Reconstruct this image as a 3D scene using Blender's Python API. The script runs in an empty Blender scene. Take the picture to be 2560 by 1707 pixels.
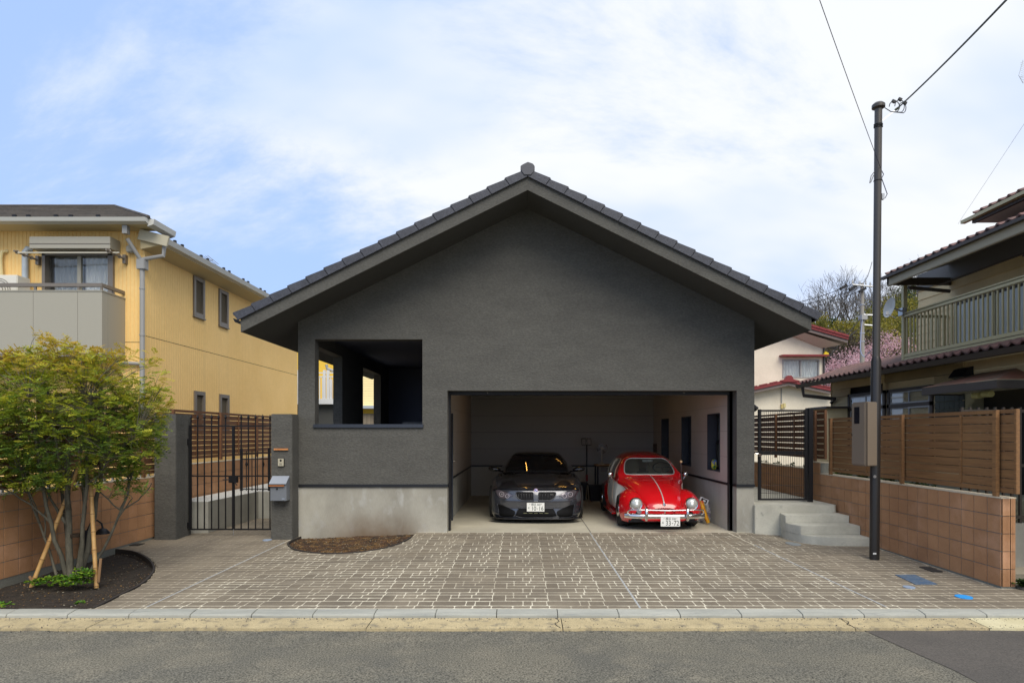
import bpy, bmesh, math, random
import numpy as np
from mathutils import Vector, Matrix
from mathutils.bvhtree import BVHTree
R = math.radians
random.seed(7)
SC = bpy.context.scene
COL = SC.collection

# ------------------------------------------------------------------ camera, sky, sun, exposure
FP, U0, V0, CH = 1600.0, 1305.0, 1084.0, 1.7
cam = bpy.data.cameras.new('camera')
camo = bpy.data.objects.new('camera', cam); COL.objects.link(camo)
camo.location = (0, 0, CH); camo.rotation_euler = (R(90), 0, 0)
cam.sensor_width = 36; cam.lens = 36 * FP / 2560
cam.shift_x = (1280 - U0) / 2560; cam.shift_y = (V0 - 853.5) / 2560
cam.clip_start = .05; cam.clip_end = 1500
SC.camera = camo
SC.view_settings.view_transform = 'Standard'
SC.view_settings.look = 'None'
SC.view_settings.gamma = 1.0
SC.view_settings.exposure = 0.65
SC.view_settings.use_curve_mapping = False
SC.cycles.max_bounces = 8
SC.cycles.diffuse_bounces = 4

SUN_EL, SUN_AZ = R(50), R(162)      # azimuth from +Y towards +X
w = bpy.data.worlds.new('World'); SC.world = w; w.use_nodes = True
nt = w.node_tree; nt.nodes.clear()
def N(t, **k):
    n = nt.nodes.new(t)
    for a, b in k.items(): setattr(n, a, b)
    return n
def L(a, b): nt.links.new(a, b)
def mth(op, a, b=None, c=None, clamp=False):
    n = N('ShaderNodeMath', operation=op, use_clamp=clamp)
    for i, v in enumerate((a, b, c)):
        if v is None: continue
        if isinstance(v, (int, float)): n.inputs[i].default_value = v
        else: L(v, n.inputs[i])
    return n.outputs[0]
out = N('ShaderNodeOutputWorld'); bg = N('ShaderNodeBackground'); L(bg.outputs[0], out.inputs[0])
bg.inputs[1].default_value = 0.15
sky = N('ShaderNodeTexSky'); sky.sky_type = 'NISHITA'; sky.sun_disc = False
sky.sun_elevation = SUN_EL; sky.sun_rotation = SUN_AZ; sky.altitude = 20
sky.air_density = 1.0; sky.dust_density = 1.2; sky.ozone_density = 1.5
tc = N('ShaderNodeTexCoord'); sep = N('ShaderNodeSeparateXYZ'); L(tc.outputs['Generated'], sep.inputs[0])
zz = mth('MAXIMUM', sep.outputs[2], 0.0)
zd = mth('ADD', zz, 0.62)
px_ = mth('DIVIDE', sep.outputs[0], zd); py_ = mth('DIVIDE', sep.outputs[1], zd)
cmb = N('ShaderNodeCombineXYZ'); L(px_, cmb.inputs[0]); L(py_, cmb.inputs[1])
mp = N('ShaderNodeMapping'); mp.inputs['Rotation'].default_value = (0, 0, R(-42)); mp.inputs['Scale'].default_value = (1.1, 2.1, 1)
mp.inputs['Location'].default_value = (7.7,1.9, 0)
L(cmb.outputs[0], mp.inputs[0])
n1 = N('ShaderNodeTexNoise'); n1.inputs['Scale'].default_value = 1.9; n1.inputs['Detail'].default_value = 8; n1.inputs['Roughness'].default_value = .64; n1.inputs['Distortion'].default_value = .25
L(mp.outputs[0], n1.inputs[0])
n2 = N('ShaderNodeTexNoise'); n2.inputs['Scale'].default_value = .55; n2.inputs['Detail'].default_value = 3
L(mp.outputs[0], n2.inputs[0])
# the cloud sheet is thick to the right (east) and breaks up to the left
gx = mth('MULTIPLY_ADD', sep.outputs[0], .27, .06)
gx = mth('MINIMUM', gx, .24); gx = mth('MAXIMUM', gx, -.06)
hi = mth('MULTIPLY_ADD', zz, .28, -.05)
s = mth('MULTIPLY_ADD', n1.outputs[0], .95, gx)
s = mth('MULTIPLY_ADD', n2.outputs[0], .22, s); s = mth('ADD', s, .065)
s = mth('ADD', s, hi)
mr = N('ShaderNodeMapRange'); mr.interpolation_type = 'SMOOTHSTEP'
mr.inputs['From Min'].default_value = .57; mr.inputs['From Max'].default_value = .85
mr.inputs['To Min'].default_value = .04; mr.inputs['To Max'].default_value = .97
L(s, mr.inputs[0])
n3 = N('ShaderNodeTexNoise'); n3.inputs['Scale'].default_value = 1.6; n3.inputs['Detail'].default_value = 4
L(mp.outputs[0], n3.inputs[0])
cr = N('ShaderNodeMix', data_type='RGBA')
cr.inputs[6].default_value = (2.75, 3.35, 4.55, 1); cr.inputs[7].default_value = (4.2, 4.3, 4.4, 1)
mr3 = N('ShaderNodeMapRange'); mr3.inputs['From Min'].default_value = .36; mr3.inputs['From Max'].default_value = .58
L(n3.outputs[0], mr3.inputs[0]); L(mr3.outputs[0], cr.inputs[0])
skb = N('ShaderNodeMix', data_type='RGBA', blend_type='MULTIPLY'); skb.inputs[0].default_value = 1
skb.inputs[7].default_value = (1.0, 1.0, 1.0, 1); L(sky.outputs[0], skb.inputs[6])
vl = N('ShaderNodeMix', data_type='RGBA'); vl.inputs[0].default_value = .9; L(skb.outputs[2], vl.inputs[6]); vl.inputs[7].default_value = (1.9, 2.72, 4.5, 1)
mx = N('ShaderNodeMix', data_type='RGBA'); L(mr.outputs[0], mx.inputs[0]); L(vl.outputs[2], mx.inputs[6]); L(cr.outputs[2], mx.inputs[7])
L(mx.outputs[2], bg.inputs[0])

sl = bpy.data.lights.new('sun', 'SUN'); sl.energy = 2.0; sl.angle = R(42); sl.color = (1, .92, .80)
so = bpy.data.objects.new('sun', sl); COL.objects.link(so)
sd = Vector((math.sin(SUN_AZ) * math.cos(SUN_EL), math.cos(SUN_AZ) * math.cos(SUN_EL), math.sin(SUN_EL)))
so.rotation_euler = (-sd).to_track_quat('-Z', 'Y').to_euler(); so.location = (5, 5, 30)

# ------------------------------------------------------------------ helpers
def UX(u, D): return (u - U0) * D / FP
def VZ(v, D): return CH + (V0 - v) * D / FP
def DX(u, X): return X * FP / (u - U0)

_M = {}
def srgb(r, g, b):
    f = lambda c: (c / 255 / 12.92) if c / 255 <= .04045 else ((c / 255 + .055) / 1.055) ** 2.4
    return (f(r), f(g), f(b))
def mat(name, col, rough=.7, metal=0., col2=None, vs=2., vlo=.35, vhi=.65, stretch=(1, 1, 1), fine=0., fs=60., bump=0., bs=60., bst=None,
        coat=0., rnd=0., emis=None, estr=0., spec=.5, trans=0., alpha=1., col3=None, v3=6., t3=(.55, .75), bdist=.01, detail=5, trl=0.):
    if name in _M: return _M[name]
    m = bpy.data.materials.new(name); m.use_nodes = True; _M[name] = m
    t = m.node_tree; b = t.nodes['Principled BSDF']
    c4 = (*col, 1)
    b.inputs['Roughness'].default_value = rough; b.inputs['Metallic'].default_value = metal
    b.inputs['Specular IOR Level'].default_value = spec
    b.inputs['Coat Weight'].default_value = coat; b.inputs['Coat Roughness'].default_value = .04
    b.inputs['Transmission Weight'].default_value = trans; b.inputs['Alpha'].default_value = alpha
    b.inputs['Base Color'].default_value = c4
    if emis: b.inputs['Emission Color'].default_value = (*emis, 1); b.inputs['Emission Strength'].default_value = estr
    g = t.nodes.new('ShaderNodeNewGeometry')
    def noise(scale, st, det=detail, rg=.55):
        mpn = t.nodes.new('ShaderNodeMapping'); mpn.inputs['Scale'].default_value = st
        t.links.new(g.outputs['Position'], mpn.inputs[0])
        n = t.nodes.new('ShaderNodeTexNoise'); n.inputs['Scale'].default_value = scale; n.inputs['Detail'].default_value = det
        n.inputs['Roughness'].default_value = rg
        t.links.new(mpn.outputs[0], n.inputs[0]); return n.outputs[0]
    cur = None
    def mr_(src, a, b_, c, d):
        n = t.nodes.new('ShaderNodeMapRange'); n.inputs[1].default_value = a; n.inputs[2].default_value = b_
        n.inputs[3].default_value = c; n.inputs[4].default_value = d; t.links.new(src, n.inputs[0]); return n.outputs[0]
    def mixc(fac, A, B, bt='MIX'):
        n = t.nodes.new('ShaderNodeMix'); n.data_type = 'RGBA'; n.blend_type = bt
        for i, v in ((0, fac), (6, A), (7, B)):
            if isinstance(v, (tuple, list)): n.inputs[i].default_value = v
            elif isinstance(v, (int, float)): n.inputs[i].default_value = v
            else: t.links.new(v, n.inputs[i])
        return n.outputs[2]
    if col2: cur = mixc(mr_(noise(vs, stretch), vlo, vhi, 0, 1), c4, (*col2, 1))
    if col3: cur = mixc(mr_(noise(v3, stretch), t3[0], t3[1], 0, 1), cur or c4, (*col3, 1))
    def mulby(fac_out, cur):
        cb = t.nodes.new('ShaderNodeCombineColor')
        for i in range(3): t.links.new(fac_out, cb.inputs[i])
        return mixc(1.0, cur or c4, cb.outputs[0], 'MULTIPLY')
    if fine: cur = mulby(mr_(noise(fs, bst or stretch, 3, .7), .32, .68, 1 - fine, 1 + fine), cur)
    if rnd:
        oi = t.nodes.new('ShaderNodeObjectInfo'); cur = mulby(mr_(oi.outputs['Random'], 0, 1, 1 - rnd, 1 + rnd), cur)
    if cur is not None: t.links.new(cur, b.inputs['Base Color'])
    if bump:
        bn = t.nodes.new('ShaderNodeBump'); bn.inputs['Strength'].default_value = bump; bn.inputs['Distance'].default_value = bdist
        t.links.new(noise(bs, bst or stretch, 4, .6), bn.inputs['Height']); t.links.new(bn.outputs[0], b.inputs['Normal'])
    return m

class MB:
    def __init__(s): s.v = []; s.f = []; s.m = []; s.cm = 0
    def add(s, vs, fs):
        o = len(s.v); s.v += [tuple(p) for p in vs]
        for f in fs: s.f.append(tuple(i + o for i in f)); s.m.append(s.cm)
        return s
    def box(s, x0, x1, y0, y1, z0, z1):
        return s.add([(x0, y0, z0), (x1, y0, z0), (x1, y1, z0), (x0, y1, z0), (x0, y0, z1), (x1, y0, z1), (x1, y1, z1), (x0, y1, z1)],
                     [(0, 3, 2, 1), (4, 5, 6, 7), (0, 1, 5, 4), (1, 2, 6, 5), (2, 3, 7, 6), (3, 0, 4, 7)])
    def obox(s, c, sx, sy, sz, rz=0, rx=0, ry=0):
        M = Matrix.Rotation(rz, 3, 'Z') @ Matrix.Rotation(ry, 3, 'Y') @ Matrix.Rotation(rx, 3, 'X'); c = Vector(c)
        P = [c + M @ Vector((a * sx / 2, b * sy / 2, d * sz / 2)) for d in (-1, 1) for a, b in ((-1, -1), (1, -1), (1, 1), (-1, 1))]
        return s.add(P, [(0, 3, 2, 1), (4, 5, 6, 7), (0, 1, 5, 4), (1, 2, 6, 5), (2, 3, 7, 6), (3, 0, 4, 7)])
    def prism(s, poly, a, b, axis='y'):
        n = len(poly)
        T = {'y': lambda p, q: (p[0], q, p[1]), 'x': lambda p, q: (q, p[0], p[1]), 'z': lambda p, q: (p[0], p[1], q)}[axis]
        vs = [T(p, a) for p in poly] + [T(p, b) for p in poly]
        return s.add(vs, [tuple(range(n)), tuple(range(2 * n - 1, n - 1, -1))] + [(i, (i + 1) % n, n + (i + 1) % n, n + i) for i in range(n)])
    def tube(s, pts, r, n=8, cap=True, closed=False):
        pts = [Vector(p) for p in pts]; k = len(pts)
        rs = r if isinstance(r, (list, tuple)) else [r] * k
        vs = []; up = None
        for i, p in enumerate(pts):
            if closed: d = pts[(i + 1) % k] - pts[i - 1]
            else: d = pts[min(i + 1, k - 1)] - pts[max(i - 1, 0)]
            if d.length < 1e-9: d = Vector((0, 0, 1))
            d.normalize()
            if up is None: up = d.orthogonal().normalized()
            else:
                up = up - d * up.dot(d)
                up = up.normalized() if up.length > 1e-6 else d.orthogonal().normalized()
            q = d.cross(up)
            for j in range(n):
                a = 2 * math.pi * j / n; vs.append(p + (up * math.cos(a) + q * math.sin(a)) * rs[i])
        fs = []
        for i in range(k if closed else k - 1):
            i2 = (i + 1) % k
            for j in range(n): fs.append((i * n + j, i * n + (j + 1) % n, i2 * n + (j + 1) % n, i2 * n + j))
        if cap and not closed: fs += [tuple(range(n - 1, -1, -1)), tuple(range((k - 1) * n, k * n))]
        return s.add(vs, fs)
    def lathe(s, prof, c=(0, 0, 0), n=24, axis='z'):
        vs = []; k = len(prof)
        for r, h in prof:
            for j in range(n):
                a = 2 * math.pi * j / n; x, y = r * math.cos(a), r * math.sin(a)
                p = {'z': (x, y, h), 'y': (x, h, y), 'x': (h, x, y)}[axis]
                vs.append((p[0] + c[0], p[1] + c[1], p[2] + c[2]))
        fs = [(i * n + j, i * n + (j + 1) % n, (i + 1) * n + (j + 1) % n, (i + 1) * n + j) for i in range(k - 1) for j in range(n)]
        fs += [tuple(range(n)), tuple(range((k - 1) * n, k * n))]
        return s.add(vs, fs)
    def mesh(s, name, mats, smooth=False, bevel=0, off=(0, 0, 0)):
        me = bpy.data.meshes.new(name)
        me.from_pydata([(p[0] - off[0], p[1] - off[1], p[2] - off[2]) for p in s.v], [], s.f)
        if not isinstance(mats, (list, tuple)): mats = [mats]
        for m in mats: me.materials.append(m)
        if len(mats) > 1: me.polygons.foreach_set('material_index', s.m)
        bm = bmesh.new(); bm.from_mesh(me)
        bmesh.ops.recalc_face_normals(bm, faces=bm.faces)
        if bevel: bmesh.ops.bevel(bm, geom=[e for e in bm.edges if len(e.link_faces) == 2 and e.calc_face_angle(0) > .5], offset=bevel, segments=2, affect='EDGES', clamp_overlap=True)
        bm.to_mesh(me); bm.free()
        if smooth:
            me.polygons.foreach_set('use_smooth', [True] * len(me.polygons))
            if smooth is not True: me.set_sharp_from_angle(angle=R(smooth))
        me.update(); return me
    def build(s, name, mats, parent=None, smooth=False, bevel=0, local=False, **k):
        off = (0, 0, 0) if (local or parent is None) else OFF.get(parent.name, (0, 0, 0))
        return link(name, s.mesh(name, mats, smooth, bevel, off), parent, **k)
OFF = {}
def link(name, me, parent=None, label=None, cat=None, group=None, kind=None, loc=None, rz=0):
    o = bpy.data.objects.new(name, me); COL.objects.link(o)
    if parent is not None:
        o.parent = parent; OFF[o.name] = OFF.get(parent.name, (0, 0, 0))
        if loc is not None:
            of = OFF[o.name]; o.location = (loc[0] - of[0], loc[1] - of[1], loc[2] - of[2])
    elif loc is not None: o.location = loc
    if rz: o.rotation_euler = (0, 0, rz)
    for a, b in (('label', label), ('category', cat), ('group', group), ('kind', kind)):
        if b: o[a] = b
    return o
def thing(name, label, cat, loc=(0, 0, 0), rz=0, group=None, kind=None):
    o = bpy.data.objects.new(name, None); COL.objects.link(o); o.empty_display_size = .2
    o.location = loc; o.rotation_euler = (0, 0, rz); OFF[o.name] = tuple(loc)
    if kind: o['kind'] = kind
    else: o['label'] = label; o['category'] = cat
    if group: o['group'] = group
    return o
def copy_tree(o, parent=None, **k):
    c = o.copy(); COL.objects.link(c)
    if parent: c.parent = parent
    for ch in o.children: copy_tree(ch, c)
    for a, b in k.items(): c[a] = b
    return c
def wall_cells(mb, A, Z, holes, b0, b1, axis='y', top=None):
    """slab between b0 and b1 over the grid A x Z, leaving out the holes; top(a) gives the last row's height"""
    A = sorted(set(A + [h[0] for h in holes] + [h[1] for h in holes])); Z = sorted(set(Z + [h[2] for h in holes] + [h[3] for h in holes]))
    def T(a, z, b): return (a, b, z) if axis == 'y' else (b, a, z)
    nz = len(Z)
    keep = {}
    for i in range(len(A) - 1):
        for j in range(nz - 1):
            ca, cz = (A[i] + A[i + 1]) / 2, (Z[j] + Z[j + 1]) / 2
            keep[i, j] = not any(h[0] < ca < h[1] and h[2] < cz < h[3] for h in holes)
    def zt(a, j): return top(a) if (top and j == nz - 1) else Z[j]
    for (i, j), kp in keep.items():
        if not kp: continue
        a0, a1 = A[i], A[i + 1]; c = [(a0, zt(a0, j)), (a1, zt(a1, j)), (a1, zt(a1, j + 1)), (a0, zt(a0, j + 1))]
        for b in (b0, b1): mb.add([T(a, z, b) for a, z in c], [(0, 1, 2, 3)])
        for (di, dj, e) in ((0, -1, (0, 1)), (1, 0, (1, 2)), (0, 1, (2, 3)), (-1, 0, (3, 0))):
            if not keep.get((i + di, j + dj), False):
                p, q = c[e[0]], c[e[1]]
                mb.add([T(*p, b0), T(*q, b0), T(*q, b1), T(*p, b1)], [(0, 1, 2, 3)])
def text_mesh(s, size, mtl, name, parent, M, ext=.001, align='CENTER', sx=1.0):
    cu = bpy.data.curves.new(name, 'FONT'); cu.body = s; cu.size = size; cu.align_x = align; cu.align_y = 'CENTER'; cu.extrude = ext
    cu.resolution_u = 3
    t = bpy.data.objects.new(name + '_tmp', cu); COL.objects.link(t)
    dg = bpy.context.evaluated_depsgraph_get(); me = bpy.data.meshes.new_from_object(t.evaluated_get(dg))
    bpy.data.objects.remove(t)
    me.transform(M @ Matrix.Diagonal((sx, 1, 1, 1))); me.materials.clear(); me.materials.append(mtl)
    return link(name, me, parent)

# ------------------------------------------------------------------ materials
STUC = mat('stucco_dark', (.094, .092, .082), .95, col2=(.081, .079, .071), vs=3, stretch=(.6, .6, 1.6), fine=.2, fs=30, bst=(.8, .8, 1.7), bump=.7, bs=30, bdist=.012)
CONC = mat('concrete_base', srgb(170, 167, 155), .85, col2=srgb(142, 139, 128), vs=1.7, stretch=(1, 1, .6), col3=srgb(172, 171, 165), v3=5, fine=.06, fs=30, bump=.1, bs=40, bst=(3, 3, .5))
# damp, earthy stain low on the front concrete, above the mulch bed
def add_stain(m, x0, x1, ztop, col):
    t = m.node_tree; b = t.nodes['Principled BSDF']; src = b.inputs['Base Color'].links[0].from_socket
    g = t.nodes.new('ShaderNodeNewGeometry'); sp = t.nodes.new('ShaderNodeSeparateXYZ'); t.links.new(g.outputs['Position'], sp.inputs[0])
    nz = t.nodes.new('ShaderNodeTexNoise'); nz.inputs['Scale'].default_value = 3.5; nz.inputs['Detail'].default_value = 5; t.links.new(g.outputs['Position'], nz.inputs[0])
    def mt(op, p, q):
        n = t.nodes.new('ShaderNodeMath'); n.operation = op; n.use_clamp = op == 'MULTIPLY'
        for i, v in enumerate((p, q)):
            if isinstance(v, (int, float)): n.inputs[i].default_value = v
            else: t.links.new(v, n.inputs[i])
        return n.outputs[0]
    def rng(s_, a_, b_):
        n = t.nodes.new('ShaderNodeMapRange'); n.interpolation_type = 'SMOOTHSTEP'; n.inputs[1].default_value = a_; n.inputs[2].default_value = b_; t.links.new(s_, n.inputs[0]); return n.outputs[0]
    zz_ = mt('ADD', sp.outputs[2], mt('MULTIPLY', nz.outputs[0], .35))
    k = mt('MULTIPLY', rng(zz_, ztop + .18, -.05), mt('MULTIPLY', rng(sp.outputs[0], x0 - .5, x0 + .5), rng(sp.outputs[0], x1 + .5, x1 - .4)))
    mx_ = t.nodes.new('ShaderNodeMix'); mx_.data_type = 'RGBA'; t.links.new(k, mx_.inputs[0]); t.links.new(src, mx_.inputs[6]); mx_.inputs[7].default_value = (*col, 1)
    t.links.new(mx_.outputs[2], b.inputs['Base Color'])
add_stain(CONC, -3.2, -1.9, .5, srgb(104, 82, 58))
BLK = mat('black_metal', (.012, .012, .014), .45, metal=.3, fine=.1)
NAVY = mat('porch_paint', (.07, .078, .11), .8, fine=.1)
TRIM = mat('dark_flashing', (.022, .024, .028), .4, metal=.4)
TILE = mat('roof_tile', (.050, .054, .070), .55, col2=(.037, .040, .052), vs=5, fine=.35, fs=45, bump=.4, bs=70)
GROUT = mat('driveway_grout', srgb(216, 209, 188), .9, col2=srgb(168, 159, 140), vs=.9, vlo=.44, vhi=.64, fine=.1, fs=40)
STONE = mat('driveway_stone', srgb(119, 109, 93), .85, col2=srgb(108, 99, 85), vs=2.0, col3=srgb(131, 121, 104), v3=1.2, t3=(.5, .7), fine=.10, fs=45, bump=.35, bs=30, rnd=.06)
add_stain(GROUT, -8., -3.9, 9., srgb(160, 150, 132)); add_stain(GROUT, 4.2, 9., 9., srgb(176, 166, 146))
SOIL = mat('soil', (.022, .017, .013), .95, col2=(.035, .026, .018), vs=14, fine=.5, fs=70, bump=1., bs=40, bdist=.03)
ASPH = mat('asphalt_old', srgb(109, 105, 92), .92, col2=srgb(95, 93, 84), vs=1.1, col3=srgb(116, 111, 97), v3=3.1, t3=(.5, .7), fine=.85, fs=72, bump=.8, bs=80, bdist=.010)
ASPH2 = mat('asphalt_new', srgb(88, 83, 77), .9, col2=srgb(80, 76, 71), vs=2, fine=.35, fs=70, bump=.5, bs=90)
KERB = mat('kerb_concrete', srgb(168, 168, 158), .85, col2=srgb(146, 147, 139), vs=3, stretch=(.4, 3, 3), col3=srgb(132, 134, 130), v3=9, fine=.08, fs=50, rnd=.04)
GUTT = mat('gutter_concrete', srgb(186, 170, 132), .92, col2=srgb(168, 153, 118), vs=3, col3=srgb(124, 116, 98), v3=9, t3=(.52, .72), fine=.22, fs=80, bump=.6, bs=70, rnd=.05)
GUTTL = mat('gutter_concrete_pale', srgb(205, 196, 160), .92, col2=srgb(188, 178, 140), vs=3, fine=.12, fs=80)
BRICK = mat('terracotta_block', srgb(184, 138, 98), .9, col2=srgb(164, 120, 84), vs=1.3, fine=.10, fs=60, col3=srgb(190, 146, 112), v3=2.5, t3=(.5, .72), rnd=.09, bump=.2, bs=50, bst=(4, 4, .6))
MORT = mat('mortar', srgb(120, 120, 112), .9, fine=.15)
CAPM = mat('wall_cap_mortar', srgb(196, 184, 160), .9, fine=.1)
WOOD = mat('fence_wood', srgb(142, 104, 64), .6, col2=srgb(118, 84, 52), vs=3, stretch=(8, .7, 22), fine=.12, fs=30, bst=(8, .6, 30), rnd=.05)
WOODD = mat('fence_wood_dark', srgb(118, 80, 50), .65, col2=srgb(96, 64, 42), vs=3, stretch=(8, .7, 22), fine=.12, fs=30, bst=(8, .6, 30), rnd=.05)
GFLOOR = mat('garage_floor', srgb(204, 198, 178), .42, col2=srgb(184, 178, 160), vs=1.2, fine=.04, fs=20, spec=.35)
GWALL = mat('garage_wall', srgb(190, 182, 172), .8, col2=srgb(184, 176, 166), vs=1, fine=.03)
GBACK = mat('garage_back_wall', srgb(162, 160, 156), .8, fine=.03)
GLASS = mat('window_glass', (.03, .04, .045), .05, spec=.8, trans=0.0, coat=.3)
CLEAR = mat('clear_glass', (.85, .9, .9), .0, trans=1.0, spec=.5)
WHITE = mat('white_paint', (.7, .7, .68), .5, fine=.04)
CHROME = mat('chrome', (.75, .75, .74), .12, metal=1.)
STEEL = mat('steel', (.42, .43, .44), .35, metal=.8)
RUBBER = mat('rubber', (.015, .015, .015), .8, fine=.2)

# ------------------------------------------------------------------ ground
YF = 11.01                         # the house front stands here
def sm(t): t = max(0., min(1., t)); return t * t * (3 - 2 * t)
def gz(X, Y):
    z = -.012 * max(0, YF - max(Y, 6.4))
    k = max(0., min(1., (Y - 6.4) / 4.6))
    return z - .065 * sm((-1.6 - X) / 2.2) * k - .04 * sm((X - 3.75) / .8) * k
def ground_pt(u, v):
    D = 9.
    for _ in range(30):
        D = (CH - gz(UX(u, D), D)) * FP / (v - V0)
    return UX(u, D), D

m = MB(); m.box(-400, 400, -300, 900, -.45, -.35)
gm = mat('land', srgb(120, 116, 100), .95, col2=srgb(96, 98, 80), vs=.2, fine=.3, fs=20)
m.build('ground', gm, kind='structure')
# road
def sheet(mb, x0, x1, y0, y1, nx, ny, zf):
    vs = [(x0 + (x1 - x0) * i / nx, y0 + (y1 - y0) * j / ny) for j in range(ny + 1) for i in range(nx + 1)]
    mb.add([(x, y, zf(x, y)) for x, y in vs], [(j * (nx + 1) + i, j * (nx + 1) + i + 1, (j + 1) * (nx + 1) + i + 1, (j + 1) * (nx + 1) + i) for j in range(ny) for i in range(nx)])
ROADZ = -.112
m = MB(); sheet(m, -60, 60, -1.2, 5.965, 40, 6, lambda x, y: ROADZ + .02 * (1 - ((y - 2.4) / 3.6) ** 2) - .02)
m.build('road', ASPH, kind='structure')
pts = [(2150, 1566), (2300, 1566), (2700, 1566), (2700, 1900), (2560, 1780), (2450, 1707), (2387, 1673), (2241, 1607)]
pp = [((u - U0) * (CH - ROADZ) / (v - V0), FP * (CH - ROADZ) / (v - V0)) for u, v in pts]
m = MB(); m.add([(x, y, ROADZ + .02 * (1 - ((y - 2.4) / 3.6) ** 2) - .02 + .004) for x, y in pp], [tuple(range(len(pp)))])
m.build('road_patch', ASPH2, kind='structure')

# kerb stones and gutter slabs
kerb = thing('kerb', None, None, (0, 6.3, -.1), kind='structure')
prof = [(6.42, -.35), (6.42, -.053), (6.37, -.053), (6.275, -.066), (6.262, -.078), (6.262, -.35)]
m = MB(); m.prism(prof, -.2965, .2965, 'x'); km = m.mesh('kerb_stone', KERB, bevel=.003, off=(0, 6.3, -.1))
for i in range(-14, 15):
    o = link('kerb_stone', km, kerb, loc=(.05 + i * .6, 6.3 + random.uniform(-.002, .002), -.1 + random.uniform(-.002, .002)))
gut = thing('gutter', None, None, (0, 6.1, -.11), kind='structure')
xs = [-9.2, -6.3, -4.05, -1.45, .38, 3.1, 4.35, 6.1, 9]
for a, b in zip(xs[:-1], xs[1:]):
    m = MB(); n = max(2, int((b - a) / .12))
    va = []
    for i in range(n + 1):
        x = a + .004 + (b - a - .008) * i / n; e = random.uniform(-.012, .012)
        va += [(x, 6.259, -.099), (x, 5.95 + e, -.106), (x, 5.95 + e, -.2)]
    fs = [(3 * i + k, 3 * i + 3 + k, 3 * i + 4 + k, 3 * i + 1 + k) for i in range(n) for k in (0, 1)]
    m.add(va, fs); m.build('gutter_slab', GUTTL if a >= 4.3 else GUTT, gut)

rg = random.Random(21)
m = MB()
for _ in range(1500):
    x = rg.uniform(-6, 5.5); y = 6.245 - abs(rg.gauss(0, .035)) if rg.random() < .55 else 5.95 + rg.gauss(0, .05)
    s_ = rg.uniform(.002, .007); m.cm = rg.choice([0, 0, 1, 2])
    z = (-.0995 - (6.259 - y) / .309 * .0065) if y > 5.95 else ROADZ + .02 * (1 - ((y - 2.4) / 3.6) ** 2) - .02
    m.obox((x, y, z + s_ * .4), s_ * 1.4, s_, s_, rg.uniform(0, 3), rg.uniform(-.5, .5))
m.build('road_grit', [mat('grit_grey', (.12, .11, .10), .9), mat('grit_pale', (.32, .28, .2), .9), mat('grit_dark', (.03, .028, .025), .9)], kind='stuff')
CRK = mat('crack_dark', (.03, .028, .025), .95)
for pts_ in ([(.33, 6.25), (.36, 6.15), (.31, 6.08), (.35, 5.97), (.36, 5.9)], [(3.1, 6.25), (3.13, 6.14), (3.07, 6.05), (3.12, 5.96)]):
    P_ = curve_pts0 = [Vector(p) for p in pts_]; Q_ = []
    for i in range(len(P_) - 1):
        for k in range(6): q = P_[i].lerp(P_[i + 1], k / 6); Q_.append(q + Vector((rg.uniform(-.01, .01), rg.uniform(-.01, .01))))
    m = MB(); vs = []
    for i, q in enumerate(Q_):
        w__ = .0035 * (1 - abs(i / len(Q_) - .5)) + .001; z = ROADZ + .02 * (1 - ((q.y - 2.4) / 3.6) ** 2) - .02 if q.y < 5.95 else -.1055 + (q.y - 5.95) / .309 * .0065
        d_ = (Q_[min(i + 1, len(Q_) - 1)] - Q_[max(i - 1, 0)]).normalized(); n_ = Vector((-d_.y, d_.x)) * w__
        vs += [(q.x - n_.x, q.y - n_.y, z + .003), (q.x + n_.x, q.y + n_.y, z + .003)]
    m.add(vs, [(2 * i, 2 * i + 1, 2 * i + 3, 2 * i + 2) for i in range(len(Q_) - 1)]); m.build('road_crack', CRK, kind='structure')
# driveway: mortar bed + stones laid in courses
def curve_pts(pl, n=6):
    P = [Vector(p) for p in pl]; out = []
    for i in range(len(P) - 1):
        p0, p1, p2, p3 = P[max(i - 1, 0)], P[i], P[i + 1], P[min(i + 2, len(P) - 1)]
        for k in range(n):
            t = k / n
            out.append(.5 * ((2 * p1) + (p2 - p0) * t + (2 * p0 - 5 * p1 + 4 * p2 - p3) * t * t + (3 * p1 - p0 - 3 * p2 + p3) * t ** 3))
    out.append(P[-1]); return out
bedL = curve_pts([ground_pt(u, v) for u, v in [(272, 1372), (330, 1378), (365, 1393), (383, 1412), (382, 1430), (355, 1458), (300, 1487), (232, 1521)]])
bedL_poly = [Vector((-6.3, 6.42))] + [Vector((-6.3, bedL[0].y))] + bedL
ovl = curve_pts([ground_pt(u, v) for u, v in [(752, 1342), (728, 1352), (721, 1362), (742, 1375), (804, 1383), (842, 1383), (900, 1380), (968, 1368), (1006, 1355), (1030, 1341)]])
ovl_poly = ovl + [Vector((ovl[-1].x, YF + .1)), Vector((ovl[0].x, YF + .1))]
step_px = [(1949, 1337), (1958, 1344), (1972, 1349), (2006, 1357), (2056, 1362.6), (2110, 1364.5), (2180, 1365)]
stepC = curve_pts([ground_pt(u, v) for u, v in step_px])
step_poly = [Vector((4.41, 11.2))] + stepC + [Vector((5.6, stepC[-1].y)), Vector((5.6, 11.2))]
def inside(p, poly):
    c = False; n = len(poly)
    for i in range(n):
        a, b = poly[i], poly[i - 1]
        if (a[1] > p[1]) != (b[1] > p[1]) and p[0] < (b[0] - a[0]) * (p[1] - a[1]) / (b[1] - a[1]) + a[0]: c = not c
    return c
drv = thing('driveway', None, None, (0, 8.7, 0), kind='structure')
m = MB()
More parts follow.
